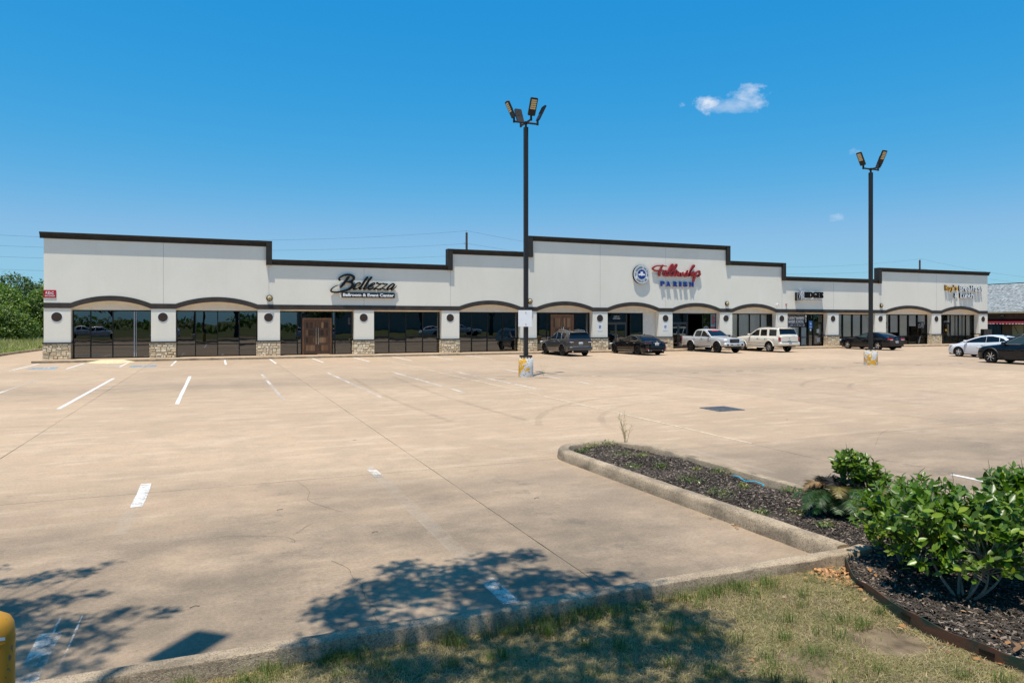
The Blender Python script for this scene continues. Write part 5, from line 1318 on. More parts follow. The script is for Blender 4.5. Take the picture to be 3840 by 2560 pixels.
SUV = dict(cat='car', paint='paint_graphite', wb=2.80, fo=.88, ro=.98, R=.385, gc=.30, W=1.92, tailrise=.2,
    top=[(2.28, .78), (2.2, .93), (1.95, 1.03), (1.2, 1.12), (.75, 1.15), (-1.0, 1.13), (-2.25, 1.13), (-2.36, 1.08), (-2.38, 1.0)], belt=[(2.28, .72), (2.15, .88), (1.9, .97), (.75, 1.07), (-1.2, 1.10), (-2.3, 1.10), (-2.38, .98)],
    plan=[(2.28, .70), (2.22, .84), (2.05, .94), (1.6, .985), (0, 1.0), (-1.7, .985), (-2.2, .94), (-2.38, .82)], xg=.93, zg=1.06, tumble=.36,
    gh=[(.86, 1.12), (.45, 1.40), (.05, 1.64), (-.35, 1.73), (-1.0, 1.745), (-1.7, 1.70), (-2.02, 1.64), (-2.16, 1.42), (-2.30, 1.12)],
    screens=[('windshield', .74, .12, 'car_glass'), ('rear_window', -2.06, -2.25, 'car_glass')],
    sidewin=[('car_glass', [(.58, 1.13), (.0, 1.52), (-.12, 1.60), (-.30, 1.63), (-.36, 1.13)]), ('car_glass', [(-.42, 1.13), (-.36, 1.63), (-.95, 1.64), (-1.12, 1.14)]), ('car_glass', [(-1.22, 1.15), (-1.05, 1.63), (-1.55, 1.60), (-1.75, 1.52), (-1.62, 1.16)])], wintrim='alloy',
    rim=.66, style=(5, .34, .26, 0.0), rimmat='alloy_dark', seams=[.95, -.40, -1.18], handles=[(-.22, .98), (-1.0, 1.0)], handlemat='alloy', mirror=(.55, 1.12), moulding=(.52, .05, 'alloy'), flare=(.03, 'paint_graphite'), extras=x_suv)
build_car('parked_suv', 'graphite sport utility with roof rails parked nose to the wooden doors', SUV, (22.78, 45.0, 0))
# 2 black luxury sedan
def x_sed(t, d):
    yr, W = d['yr'], d['W']
    for s in (-1, 1):
        bb(t, 'taillight', 'lamp_smoke', s * .42, s * (W - .04), yr + .2, yr - .008, .80, .93, .03); bb(t, 'exhaust_tip', 'chrome', s * .42, s * .70, yr + .1, yr - .02, .30, .38, .02); bb(t, 'exhaust_mouth', 'tyre_well', s * .46, s * .66, yr - .015, yr - .023, .315, .365, .004)
        bb(t, 'reflector', 'lamp_red', s * .6, s * .82, yr + .05, yr - .012, .43, .47, .005); bb(t, 'headlight', 'lamp_clear', s * .5, s * (W - .08), d['yf'] - .25, d['yf'] - .06, .64, .76, .03)
    plate(t, yr - .006, .70, 'NVP 8067'); bb(t, 'boot_trim', 'chrome', -.3, .3, yr + .01, yr - .012, .87, .895, .005); MB().lathe([(.06, -.004), (.06, .004)], 'y', (0, yr - .01, .95), 16).build('badge', 'chrome', t)
    bb(t, 'shark_fin', 'paint_black', -.02, .02, -1.15, -1.02, d['roof'](-1.1) - .01, d['roof'](-1.1) + .06, .006); bb(t, 'bumper_line', 'black_plastic', -W + .1, W - .1, yr + .1, yr - .006, .58, .60, .004)
SED = dict(cat='car', paint='paint_black', wb=3.08, fo=.92, ro=1.12, R=.355, gc=.21, W=1.88, tailrise=.25,
    top=[(2.46, .52), (2.38, .68), (2.1, .79), (1.4, .91), (.85, .985), (0, .97), (-1.6, 1.0), (-2.2, 1.02), (-2.58, 1.0), (-2.66, .92)], belt=[(2.46, .48), (2.3, .66), (1.9, .77), (.9, .90), (0, .93), (-1.6, .96), (-2.3, .96), (-2.66, .84)],
    plan=[(2.46, .62), (2.38, .78), (2.15, .91), (1.7, .98), (0, 1.0), (-1.8, .985), (-2.4, .92), (-2.66, .78)], xg=.90, zg=.93, tumble=.48,
    gh=[(.98, .95), (.55, 1.16), (.02, 1.36), (-.4, 1.43), (-.85, 1.44), (-1.35, 1.36), (-1.8, 1.18), (-2.12, 1.0)],
    screens=[('windshield', .84, .08, 'car_glass'), ('rear_window', -1.30, -2.0, 'car_glass')],
    sidewin=[('car_glass', [(.62, .99), (.1, 1.24), (-.2, 1.33), (-.40, 1.35), (-.44, .99)]), ('car_glass', [(-.50, .99), (-.46, 1.355), (-.85, 1.345), (-1.2, 1.25), (-1.42, 1.12), (-1.35, 1.02), (-1.25, .99)])], wintrim='chrome',
    rim=.74, style=(10, .13, .10, 0.15), rimmat='alloy_dark', seams=[.98, -.46, -1.42], handles=[(-.28, .82), (-1.2, .84)], handlemat='chrome', mirror=(.56, .95), moulding=(.30, .03, 'chrome'), extras=x_sed)
build_car('parked_sedan', 'black sedan with dark rims and chrome exhausts parked by the open doorway', SED, (28.32, 44.45, 0))
# 3 silver crew-cab pickup, facing the camera
def x_pick(t, d):
    yf, yr, W = d['yf'], d['yr'], d['W']
    bb(t, 'bed_cover', 'black_plastic', -W + .09, W - .09, -1.42, yr + .1, 1.205, 1.232, .008)
    for s in (-1, 1):
        bb(t, 'headlight', 'lamp_clear', s * .47, s * (W - .05), yf - .22, yf + .008, .80, 1.0, .03); MB().lathe([(.075, -.02), (.085, .005), (.05, .012)], 'y', (s * .66, yf + .055, .62), 14).build('fog_lamp', 'tyre_well', t)
        bb(t, 'taillight', 'lamp_red', s * (W - .10), s * (W - .005), yr + .12, yr - .005, .80, 1.14, .01)
        bb(t, 'side_step', 'alloy', s * (W - .16), s * (W + .04), -.95, .95, .40, .46, .02); bb(t, 'door_badge', 'black_plastic', s * (d['plan'](.75)), s * (d['plan'](.75) + .012), .62, .86, .84, .865, .003)
        MB().bbox(*sorted((s * (W - .28), s * (W - .05))), yr + .05, yr + .2, .38, .42, .01).build('mud_flap', 'black_plastic', t)
    bb(t, 'grille', 'black_plastic', -.44, .44, yf - .06, yf + .035, .78, 1.06, .03)
    m = MB(); put_text(m, 'TOYOTA', -.30, .30, .88, .09, 0, .01); m = MB(); vs, fs = text_mesh('TOYOTA', .13, .008, .004); xs = [v[0] for v in vs]; k_ = .6 / (max(xs) - min(xs))
    m.add([(-((v[0] - min(xs)) * k_ - .3), yf + .04 - v[1], .87 + v[2]) for v in vs], fs); m.build('grille_lettering', 'grey_plastic', t)
    bb(t, 'front_bumper', 'paint_silver', -W + .01, W - .01, yf - .22, yf + .06, .50, .76, .06); bb(t, 'bumper_slot', 'tyre_well', -.42, .42, yf + .03, yf + .064, .585, .65, .006); plate(t, yf + .066, .56, 'DVX7183', False, .14); bb(t, 'skid_plate', 'black_plastic', -.7, .7, yf - .3, yf - .02, .36, .50, .03)
    bb(t, 'tailgate', 'paint_silver', -W + .1, W - .1, yr + .05, yr - .008, .7, 1.2, .02); bb(t, 'rear_bumper', 'chrome', -W + .05, W - .05, yr + .08, yr - .10, .48, .64, .03)
    # red strip with letters on top of the windshield
    rows = []
    for u in np.linspace(0, 1, 3):
        y = .20 + u * .09; z = d['roof'](y) + .008; rows.append([(x, y + .012, z - .05 * (abs(x) / .6) ** 3) for x in np.linspace(-.55, .55, 9)])
    ws = MB().loft(rows, caps=False).build('windshield_banner', 'sign_redflat', t, recalc=False)
PICK = dict(cat='pickup', paint='paint_silver', wb=3.22, fo=.92, ro=1.16, R=.405, gc=.50, W=1.90, tailrise=.05, archgap=.11,
    top=[(2.53, .98), (2.46, 1.08), (2.0, 1.15), (1.2, 1.21), (.85, 1.22), (-1.3, 1.2), (-1.42, 1.2), (-2.7, 1.20), (-2.77, 1.19)], belt=[(2.53, .94), (2.45, 1.02), (2.0, 1.09), (.9, 1.16), (-1.3, 1.17), (-1.42, 1.2), (-2.72, 1.2), (-2.77, 1.18)],
    plan=[(2.53, .80), (2.46, .90), (2.2, .97), (1.6, 1.0), (0, .985), (-1.6, 1.0), (-2.6, .985), (-2.77, .96)], xg=.91, zg=1.16, tumble=.34,
    gh=[(.98, 1.18), (.55, 1.45), (.15, 1.69), (-.2, 1.78), (-.6, 1.795), (-1.0, 1.76), (-1.22, 1.66), (-1.34, 1.35), (-1.38, 1.18)],
    screens=[('windshield', .86, .16, 'car_glass'), ('rear_window', -1.24, -1.36, 'car_glass')],
    sidewin=[('car_glass', [(.62, 1.22), (.12, 1.52), (-.05, 1.62), (-.30, 1.66), (-.34, 1.22)]), ('car_glass', [(-.42, 1.22), (-.40, 1.66), (-.95, 1.66), (-1.10, 1.60), (-1.16, 1.30), (-1.10, 1.22)])],
    rim=.62, style=(6, .34, .30, 0.0), rimmat='alloy_dark', tw=.26, inset=-.03, seams=[.92, -.38, -1.40], handles=[(-.18, 1.06), (-1.12, 1.06)], handlemat='chrome', mirror=(.66, 1.20), mirrormat='black_plastic', moulding=(.80, .05, 'paint_silver'), flare=(.045, 'paint_silver'), extras=x_pick)
PK = build_car('parked_pickup', 'silver crew-cab pickup backed up to the walk, facing out', PICK, (35.84, 45.27, 0), math.pi)
# 4 pearl white full-size SUV
def x_esc(t, d):
    yr, W = d['yr'], d['W']
    for s in (-1, 1):
        bb(t, 'taillight', 'lamp_red', s * (W - .17), s * (W - .012), yr + .14, yr - .012, .86, 1.16, .02); bb(t, 'running_board', 'paint_pearl', s * (W - .2), s * (W + .06), -.98, 1.0, .33, .41, .02)
        bb(t, 'headlight', 'lamp_clear', s * .5, s * (W - .06), d['yf'] - .15, d['yf'] + .005, .85, 1.05, .02); MB().lathe([(.07, -.003), (.07, .003)], 'x', (s * (d['plan'](-2.0) + .002), -2.02, 1.02), 14).build('fuel_door', 'paint_pearl', t)
    plate(t, yr - .085, .62, 'LRB 2260', True, .13); bb(t, 'rear_bumper', 'paint_pearl', -W + .01, W - .01, yr + .2, yr - .08, .52, .78, .04); bb(t, 'bumper_pad', 'black_plastic', -.8, .8, yr, yr - .085, .78, .80, .004)
    bb(t, 'wiper', 'black_plastic', .12, .62, yr + .06, yr + .01, 1.22, 1.245, .006); bb(t, 'gate_badge', 'chrome', -.06, .06, yr, yr - .012, 1.02, 1.12, .01); bb(t, 'gate_handle', 'black_plastic', -.16, .16, yr, yr - .012, .87, .89, .004); bb(t, 'tow_hitch', 'black_plastic', -.1, .1, yr + .1, yr - .12, .40, .48, .01)
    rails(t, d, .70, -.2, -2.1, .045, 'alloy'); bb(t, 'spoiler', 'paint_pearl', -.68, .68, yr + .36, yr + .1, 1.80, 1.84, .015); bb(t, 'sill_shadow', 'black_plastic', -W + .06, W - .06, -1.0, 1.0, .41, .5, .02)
ESC = dict(cat='car', paint='paint_pearl', wb=3.0, fo=.95, ro=1.15, R=.395, gc=.46, W=2.0, tailrise=.1, archgap=.09,
    top=[(2.45, .95), (2.38, 1.08), (2.0, 1.18), (1.2, 1.24), (.9, 1.26), (-1.0, 1.25), (-2.5, 1.25), (-2.62, 1.22), (-2.65, 1.1)], belt=[(2.45, .9), (2.36, 1.02), (2.0, 1.12), (.9, 1.21), (-1.0, 1.22), (-2.5, 1.22), (-2.65, 1.08)],
    plan=[(2.45, .78), (2.36, .90), (2.1, .965), (1.6, 1.0), (0, .99), (-1.7, 1.0), (-2.4, .965), (-2.65, .90)], xg=.92, zg=1.21, tumble=.24,
    gh=[(.96, 1.22), (.5, 1.52), (.1, 1.77), (-.25, 1.86), (-.9, 1.885), (-1.8, 1.87), (-2.28, 1.83), (-2.44, 1.6), (-2.58, 1.22)],
    screens=[('windshield', .84, .14, 'car_glass'), ('rear_window', -2.32, -2.52, 'car_glass')],
    sidewin=[('car_glass', [(.66, 1.27), (.15, 1.60), (.0, 1.70), (-.32, 1.74), (-.36, 1.27)]), ('car_glass', [(-.52, 1.27), (-.48, 1.74), (-1.14, 1.75), (-1.22, 1.27)]), ('car_glass', [(-1.46, 1.27), (-1.38, 1.76), (-2.16, 1.74), (-2.25, 1.27)])],
    rim=.66, style=(7, .34, .30, 0.0), rimmat='alloy', seams=[.92, -.44, -1.28], handles=[(-.26, 1.06), (-1.1, 1.06)], handlemat='chrome', mirror=(.62, 1.26), mirrormat='paint_pearl', moulding=(.80, .12, 'paint_pearl'), flare=(.035, 'paint_pearl'), extras=x_esc)
build_car('parked_suv', 'pearl white full-size sport utility parked nose in beside the pickup', ESC, (40.55, 44.76, 0))
# 5 dark fastback sedan
def x_chg(t, d):
    yr, W = d['yr'], d['W']
    for s in (-1, 1):
        bb(t, 'taillight', 'lamp_red', s * .42, s * (W - .04), yr + .16, yr - .01, .82, 1.0, .02); bb(t, 'reverse_lamp', 'sign_white', s * .46, s * (W - .16), yr, yr - .016, .83, .86, .004)
        bb(t, 'headlight', 'lamp_clear', s * .5, s * (W - .05), d['yf'] - .2, d['yf'] - .0, .68, .80, .02); bb(t, 'spoiler_leg', 'paint_black_blue', s * .62, s * .66, yr + .2, yr + .1, 1.06, 1.14, .005)
    plate(t, yr - .008, .60, 'BK6 X213'); bb(t, 'spoiler', 'paint_black_blue', -.76, .76, yr + .24, yr + .04, 1.13, 1.155, .008); bb(t, 'badge', 'chrome', -.03, .03, yr, yr - .012, .92, .98, .006); bb(t, 'bumper_line', 'black_plastic', -W + .1, W - .1, yr + .1, yr - .004, .755, .77, .003); MB().tube((.55, yr + .1, .3), (.55, yr - .03, .3), .04, n=10).build('exhaust_tip', 'chrome', t)
CHG = dict(cat='car', paint='paint_black_blue', wb=3.05, fo=.95, ro=1.08, R=.36, gc=.24, W=1.89, tailrise=.22,
    top=[(2.47, .66), (2.42, .82), (2.1, .91), (1.4, .98), (.8, 1.02), (0, 1.0), (-1.6, 1.06), (-2.3, 1.10), (-2.55, 1.08), (-2.6, .98)], belt=[(2.47, .6), (2.38, .78), (1.9, .86), (.8, .95), (0, .97), (-1.4, 1.02), (-2.3, 1.04), (-2.6, .92)],
    plan=[(2.47, .72), (2.42, .84), (2.2, .94), (1.7, .985), (0, 1.0), (-1.8, .99), (-2.4, .93), (-2.6, .84)], xg=.90, zg=.97, tumble=.46,
    gh=[(.86, 1.0), (.45, 1.2), (.0, 1.40), (-.35, 1.465), (-.85, 1.48), (-1.35, 1.40), (-1.8, 1.25), (-2.18, 1.08)],
    screens=[('windshield', .74, .06, 'car_glass_clear'), ('rear_window', -1.35, -2.05, 'car_glass')],
    sidewin=[('car_glass_clear', [(.55, 1.03), (.08, 1.28), (-.15, 1.36), (-.36, 1.385), (-.42, 1.04)]), ('car_glass', [(-.48, 1.04), (-.42, 1.39), (-.85, 1.385), (-1.2, 1.30), (-1.42, 1.16), (-1.30, 1.07)])],
    rim=.66, style=(5, .42, .36, 0.0), rimmat='alloy', seams=[.95, -.44, -1.42], handles=[(-.26, .90), (-1.2, .93)], mirror=(.50, 1.0), moulding=(.56, .04, 'paint_black_blue'), extras=x_chg)
build_car('parked_sedan', 'dark fastback sedan with rear spoiler parked behind the far light pole', CHG, (51.52, 44.28, 0))
# 6 white hybrid hatchback
def x_pri(t, d):
    yf, yr, W = d['yf'], d['yr'], d['W']
    for s in (-1, 1):
        bb(t, 'headlight', 'lamp_clear', s * .40, s * (W - .06), yf - .5, yf - .22, .70, .82, .04); bb(t, 'taillight', 'lamp_red', s * .5, s * (W - .03), yr + .1, yr - .01, .9, 1.15, .02)
    bb(t, 'roof_spoiler', 'paint_white', -.6, .6, -1.75, -1.5, d['roof'](-1.6) - .01, d['roof'](-1.6) + .02, .006); bb(t, 'shark_fin', 'black_plastic', -.02, .02, -1.3, -1.12, d['roof'](-1.2) - .01, d['roof'](-1.2) + .05, .006); bb(t, 'lower_grille', 'black_plastic', -.5, .5, yf - .1, yf + .006, .3, .42, .01)
PRI = dict(cat='car', paint='paint_white', wb=2.70, fo=.93, ro=.80, R=.318, gc=.20, W=1.75, tailrise=.35,
    top=[(2.28, .52), (2.2, .68), (1.95, .80), (1.5, .93), (1.05, 1.02), (0, .98), (-1.6, 1.05), (-2.1, 1.05), (-2.15, .95)], belt=[(2.28, .46), (2.15, .63), (1.8, .76), (1.05, .90), (0, .96), (-1.2, 1.02), (-2.05, 1.04), (-2.15, .92)],
    plan=[(2.28, .55), (2.2, .74), (1.95, .90), (1.5, .98), (0, 1.0), (-1.4, .98), (-1.95, .92), (-2.15, .82)], xg=.91, zg=.93, tumble=.40,
    gh=[(1.28, .98), (.75, 1.18), (.2, 1.37), (-.3, 1.475), (-.75, 1.495), (-1.3, 1.42), (-1.75, 1.30), (-2.08, 1.06)],
    screens=[('windshield', 1.10, .10, 'car_glass_clear'), ('rear_window', -1.70, -2.02, 'car_glass')],
    sidewin=[('car_glass', [(1.02, .97), (.4, 1.21), (-.1, 1.36), (-.42, 1.40), (-.45, 1.0)]), ('car_glass', [(-.47, 1.0), (-.44, 1.405), (-.8, 1.41), (-1.25, 1.34), (-1.3, 1.06)]), ('car_glass', [(-1.33, 1.065), (-1.29, 1.33), (-1.55, 1.25), (-1.72, 1.12)])],
    rim=.60, style=(5, .44, .36, 0.25), rimmat='alloy', seams=[.92, -.45, -1.25], handles=[(-.30, .84), (-1.12, .88)], mirror=(.80, .98), extras=x_pri)
PR = build_car('parked_hatchback', 'white hybrid hatchback partly behind the black crossover', PRI, (47.05, 31.35, 0))
# 7 black crossover cut by the frame
def x_rx(t, d):
    yf, yr, W = d['yf'], d['yr'], d['W']
    for s in (-1, 1):
        bb(t, 'headlight', 'lamp_clear', s * .48, s * (W - .07), yf - .32, yf - .07, .80, .90, .03); bb(t, 'side_marker', 'lamp_smoke', s * (W - .12), s * (W - .02), yf - .42, yf - .30, .84, .88, .01); bb(t, 'taillight', 'lamp_red', s * .5, s * (W - .03), yr + .1, yr - .01, .95, 1.1, .02)
    bb(t, 'grille', 'black_plastic', -.45, .45, yf - .06, yf + .01, .42, .85, .02); bb(t, 'bumper_blade', 'alloy', -W + .2, W - .2, yf - .2, yf - .02, .26, .29, .01); bb(t, 'sunshade', 'plate_white', -.5, .1, .45, .5, 1.05, 1.3, .01)
    rails(t, d, .6, -.2, -1.5, .04, 'alloy')
RXS = dict(cat='car', paint='paint_black_blue', wb=2.79, fo=.92, ro=1.12, R=.385, gc=.25, W=1.895, tailrise=.3,
    top=[(2.31, .62), (2.24, .80), (2.0, .95), (1.4, 1.05), (.85, 1.11), (0, 1.09), (-1.4, 1.12), (-2.35, 1.12), (-2.5, 1.0)], belt=[(2.31, .56), (2.2, .76), (1.8, .92), (.9, 1.03), (0, 1.06), (-1.4, 1.10), (-2.3, 1.08), (-2.5, .95)],
    plan=[(2.31, .62), (2.24, .78), (2.0, .92), (1.6, .985), (0, 1.0), (-1.6, .985), (-2.2, .93), (-2.5, .8)], xg=.91, zg=1.03, tumble=.40,
    gh=[(.98, 1.07), (.55, 1.34), (.1, 1.57), (-.3, 1.66), (-.8, 1.69), (-1.4, 1.62), (-1.9, 1.5), (-2.3, 1.12)],
    screens=[('windshield', .84, .12, 'car_glass_clear'), ('rear_window', -1.95, -2.22, 'car_glass')],
    sidewin=[('car_glass_clear', [(.70, 1.10), (.12, 1.44), (-.12, 1.54), (-.34, 1.57), (-.38, 1.11)]), ('car_glass', [(-.44, 1.11), (-.38, 1.575), (-.9, 1.58), (-1.25, 1.52), (-1.3, 1.15)]), ('car_glass', [(-1.36, 1.16), (-1.3, 1.5), (-1.6, 1.42), (-1.8, 1.25)])], wintrim='chrome',
    rim=.76, style=(7, .12, .18, 0.45), rimmat='alloy', seams=[.95, -.40, -1.3], handles=[(-.24, .95), (-1.1, .98)], mirror=(.60, 1.08), flare=(.05, 'black_plastic'), moulding=(.34, .10, 'black_plastic'), extras=x_rx)
build_car('parked_crossover', 'black crossover with bright alloy wheels cut off by the right edge', RXS, (41.58, 25.5, 0))
# ------------------------------------------------------------------ trees
def leaf_cloud(centres, radii, n, size, cols, flat=0.5, shell=0.55, seedv=0, ratio=.5, droop=0.0):
    """n leaf blades (two-triangle rhombs) spread through ellipsoids; returns V, F, C"""
    g = np.random.default_rng(seedv); k = len(centres); w_ = np.array([r[0] * r[1] * r[2] for r in radii]); w_ = w_ ** .75; idx = g.choice(k, n, p=w_ / w_.sum())
    c = np.array(centres)[idx]; r_ = np.array(radii)[idx]
    d = g.normal(size=(n, 3)); d /= np.linalg.norm(d, axis=1)[:, None]
    rad = shell + (1 - shell) * g.random(n) ** .6; rad *= g.normal(1, .10, n)
    p = c + d * r_ * rad[:, None]
    # orientation: mostly facing up and out, with scatter
    nrm = d * .7 + g.normal(size=(n, 3)) * .75 + np.array([0, 0, flat]); nrm /= np.linalg.norm(nrm, axis=1)[:, None]
    t = np.cross(nrm, g.normal(size=(n, 3))); t /= np.linalg.norm(t, axis=1)[:, None]; t[:, 2] -= droop; b = np.cross(nrm, t)
    s = size * g.uniform(.6, 1.25, n)[:, None]
    V = np.empty((n, 4, 3)); V[:, 0] = p - t * s * .5; V[:, 1] = p + b * s * ratio * .5 + nrm * s * .06; V[:, 2] = p + t * s * .5; V[:, 3] = p - b * s * ratio * .5 + nrm * s * .06
    F = np.arange(n * 4).reshape(n, 4)
    m = g.random(n); ca, cb, cc = [np.array(x) for x in cols]
    C = ca + (cb - ca) * m[:, None]; hi = g.random(n) < .14; C[hi] = cc * g.uniform(.8, 1.1, (hi.sum(), 1))
    return V.reshape(-1, 3), F, np.repeat(C, 4, axis=0)
GREEN = [(.060, .105, .018), (.145, .225, .034), (.27, .32, .08)]
DARKG = [(.030, .056, .016), (.070, .120, .026), (.13, .18, .045)]
def tree(name, label, loc, centres, radii, n, size, cols=GREEN, trunk_r=.18, seedv=0, group=None, shell=.5, ratio=.5, fork=.45):
    t = thing(name, label, 'tree', loc, 0, group); rr = random.Random(seedv)
    V, F, C = leaf_cloud(centres, radii, n, size, cols, seedv=seedv, shell=shell, ratio=ratio)
    link('crown', np_mesh('crown', V, F, C), 'leaf_tree', t)
    zc = min(c[2] for c in centres); fk = Vector((rr.uniform(-.2, .2), rr.uniform(-.2, .2), zc * fork))
    m = MB().path([(0, 0, -.15), (.03, .02, fk.z * .5), tuple(fk)], [trunk_r * 1.25, trunk_r, trunk_r * .85], 9)
    tr = m.build('trunk', 'bark_dark', t, smooth=60)
    for c in centres:
        e = Vector(c); md = fk.lerp(e, .5) + Vector((rr.uniform(-.3, .3), rr.uniform(-.3, .3), .25 * (e - fk).length * .3))
        q = MB().path([tuple(x) for x in spline([tuple(fk - Vector((0, 0, .15))), tuple(md), tuple(e)], 4)], list(np.linspace(trunk_r * (.55 if trunk_r > .115 else .26), trunk_r * (.14 if trunk_r > .115 else .05), 9)), 6)
        for _ in range(5):
            a = fk.lerp(e, rr.uniform(.55, 1)); f = a + Vector((rr.uniform(-1, 1), rr.uniform(-1, 1), rr.uniform(-.2, .8))) * .55; q.tube(a, f, trunk_r * .10, trunk_r * .03, 4)
        q.build('limb', 'bark_dark', tr, smooth=60)
    return t
# shade trees whose shadows fall across the near kerb; they stand behind and beside the camera
def shade(label, loc, foot, extra, n, size, seedv, grow=.95):
    """foot: where clumps of the crown must shade the ground (x, y, radius); the clumps hang up the sun's ray from there"""
    rr = random.Random(seedv); cs, rs = [], []
    for sx, sy, r_ in foot:
        z = rr.uniform(6.7, 8.0); cs.append((sx - KX * z - loc[0], sy - KY * z - loc[1], z)); rs.append((r_ * grow, r_ * grow, r_ * .8))
    for c, r_ in extra: cs.append(c); rs.append(r_)
    return tree('shade_tree', label, loc, cs, rs, n, size, GREEN, .11, seedv, 'shade trees by the viewpoint', .05, .5, .86)
shade('shade tree standing behind the viewpoint, its shadow across the middle of the kerb', (-.9, -2.2, 0),
      [(1.0, 5.9, .40), (1.3, 6.3, .34), (1.65, 6.65, .30), (1.6, 6.05, .45), (2.1, 6.3, .42), (2.5, 6.55, .32), (2.85, 6.55, .26), (2.2, 5.7, .5), (2.7, 5.9, .42), (3.15, 5.65, .3), (3.5, 5.72, .15), (1.1, 5.35, .5), (1.8, 5.2, .5), (2.5, 5.2, .5), (3.1, 5.05, .45), (3.45, 4.6, .32), (2.0, 4.5, .5), (2.7, 4.4, .5), (3.2, 4.2, .4), (1.2, 4.6, .5), (.75, 5.1, .35), (2.2, 3.7, .6), (3.0, 3.5, .5)],
      [((.6, 2.4, 8.2), (.9, .9, .8)), ((1.6, 1.2, 8.4), (1.1, 1.1, .9)), ((-.4, .2, 8.6), (1.1, 1.1, 1)), ((-1.5, 1.2, 8.2), (.9, .9, .9)), ((.3, -1.2, 8.5), (1.1, 1.1, 1))], 31000, .11, 21)
shade('shade tree beside the left edge of the view, its shadow at the lower left', (-5.4, 2.0, 0),
      [(-1.75, 7.66, .17), (-1.45, 7.7, .18), (-1.15, 7.74, .15), (-.95, 7.9, .09), (-1.9, 8.12, .10), (-1.55, 6.95, .20), (-1.25, 7.03, .16), (-.98, 7.06, .11), (-1.45, 6.6, .24), (-1.05, 6.42, .2), (-.72, 6.5, .16), (-.42, 6.4, .13), (-1.3, 6.2, .28), (-.85, 6.1, .18), (-1.15, 5.75, .26), (-.85, 5.6, .14), (-.7, 5.85, .09), (-1.7, 6.9, .3), (-1.8, 6.3, .4), (-1.6, 5.7, .4)],
      [((1.2, 2.4, 7.8), (.8, .8, .6)), ((0, 1.2, 8), (1.2, 1.2, .9)), ((-1, -.4, 8), (1.2, 1.2, 1))], 15000, .095, 22, 1.3)
# thicket at the left end of the building
def mass(cx, cy, pts): return [(a, b, c) for a, b, c in pts]
tree('thicket_tree', 'leafy tree at the left edge of the picture beyond the tall grass', (-18.6, 79, 0), [(0, 0, 2.4), (-1.2, .3, 3.6), (1.1, -.2, 3.2), (.2, .5, 4.6), (-.9, -.6, 1.6), (1.3, 0, 1.5)], [(1.7, 1.5, 1.5), (1.5, 1.4, 1.4), (1.5, 1.4, 1.5), (1.6, 1.4, 1.3), (1.5, 1.2, 1.2), (1.4, 1.2, 1.2)], 9000, .26, GREEN, .18, 31, 'trees left of the building', .55, .55, .3)
tree('thicket_tree', 'taller tree rising against the left corner of the building', (-15.0, 80, 0), [(0, 0, 3.0), (.5, .2, 5.0), (1.1, .3, 6.8), (-.4, 0, 2.0), (.7, 0, 7.6), (-.6, -.2, 4.2)], [(1.4, 1.3, 1.5), (1.2, 1.2, 1.3), (1.1, 1.1, 1.0), (1.4, 1.2, 1.2), (.7, .8, .8), (1.1, 1, 1.2)], 9000, .25, GREEN, .18, 32, 'trees left of the building', .55, .55, .3)
tree('thicket_tree', 'darker hazy trees behind at the left edge', (-21.5, 96, 0), [(0, 0, 4), (-2, .4, 5.5), (2, -.2, 5), (.2, .5, 6.4), (3.6, 0, 5.4), (5, 0, 4)], [(2.4, 2, 2), (2.2, 2, 1.8), (2.2, 2, 1.8), (2, 1.8, 1.5), (1.8, 1.6, 1.8), (2, 1.8, 2)], 8000, .34, DARKG, .25, 33, 'trees left of the building', .55, .55, .3)
tree('thicket_tree', 'low bright bush in front of the trees at the left', (-16.8, 75.5, 0), [(0, 0, 1.3), (-1.2, .2, 1.7), (1.2, .1, 1.6), (.3, .3, 2.4), (-.6, .2, 3.0)], [(1.2, 1, 1.0), (1.1, 1, 1.1), (1.1, 1, 1.2), (1.1, 1, 1.0), (1, .9, .9)], 6000, .22, [(.055, .10, .018), (.13, .20, .032), (.28, .31, .10)], .1, 34, 'trees left of the building', .5, .55, .3)
# trees on the far side of the road behind the viewpoint: only the storefront glass shows them
for i, (x, y, s) in enumerate(((-14, -16, 1.0), (3, -22, 1.25), (18, -30, .9), (33, -24, 1.15), (52, -34, 1.2), (74, -28, 1.0), (98, -36, 1.3), (125, -40, 1.3))):
    tree('street_tree', ['spreading', 'broad dark', 'slender', 'forked', 'rounded', 'low', 'tall', 'wide'][i] + ' street tree reflected in the storefront glass', (x, y, 0), [(0, 0, 5.5 * s), (1.8 * s, .3, 4.8 * s), (-1.8 * s, 0, 5.0 * s), (.4, 1.2, 6.6 * s), (-.6, -1.2, 6.2 * s)], [(2 * s, 2 * s, 1.4 * s), (1.6 * s, 1.6 * s, 1.2 * s), (1.7 * s, 1.6 * s, 1.3 * s), (1.5 * s, 1.5 * s, 1.2 * s), (1.5 * s, 1.5 * s, 1.2 * s)], 1500, .42, DARKG, .3, 60 + i, 'street trees behind the viewpoint', .4, .55, .6)
t = thing('far_warehouse', 'low grey warehouse across the road, mirrored in the storefronts', 'building', (70, -75, 0)); MB().box(-50, 60, -12, 0, 0, 5.5).build('wall', 'far_wall', t); MB().box(-50.4, 60.4, -12.4, .4, 5.5, 5.9).build('roof', 'cornice_dark', t)
V, F, C = leaf_cloud([(x, -95 - (x % 37) * .6, (.6 if x < 80 else 2.0) + (x % 11) * .2) for x in range(-160, 520, 7)], [(6, 4, (.9 if x < 80 else 2.0) + (x % 13) * .12) for x in range(-160, 520, 7)], 16000, 1.3, DARKG, seedv=77, shell=.3)  # added unseen leaf band, blocks the bright horizon in the window reflections
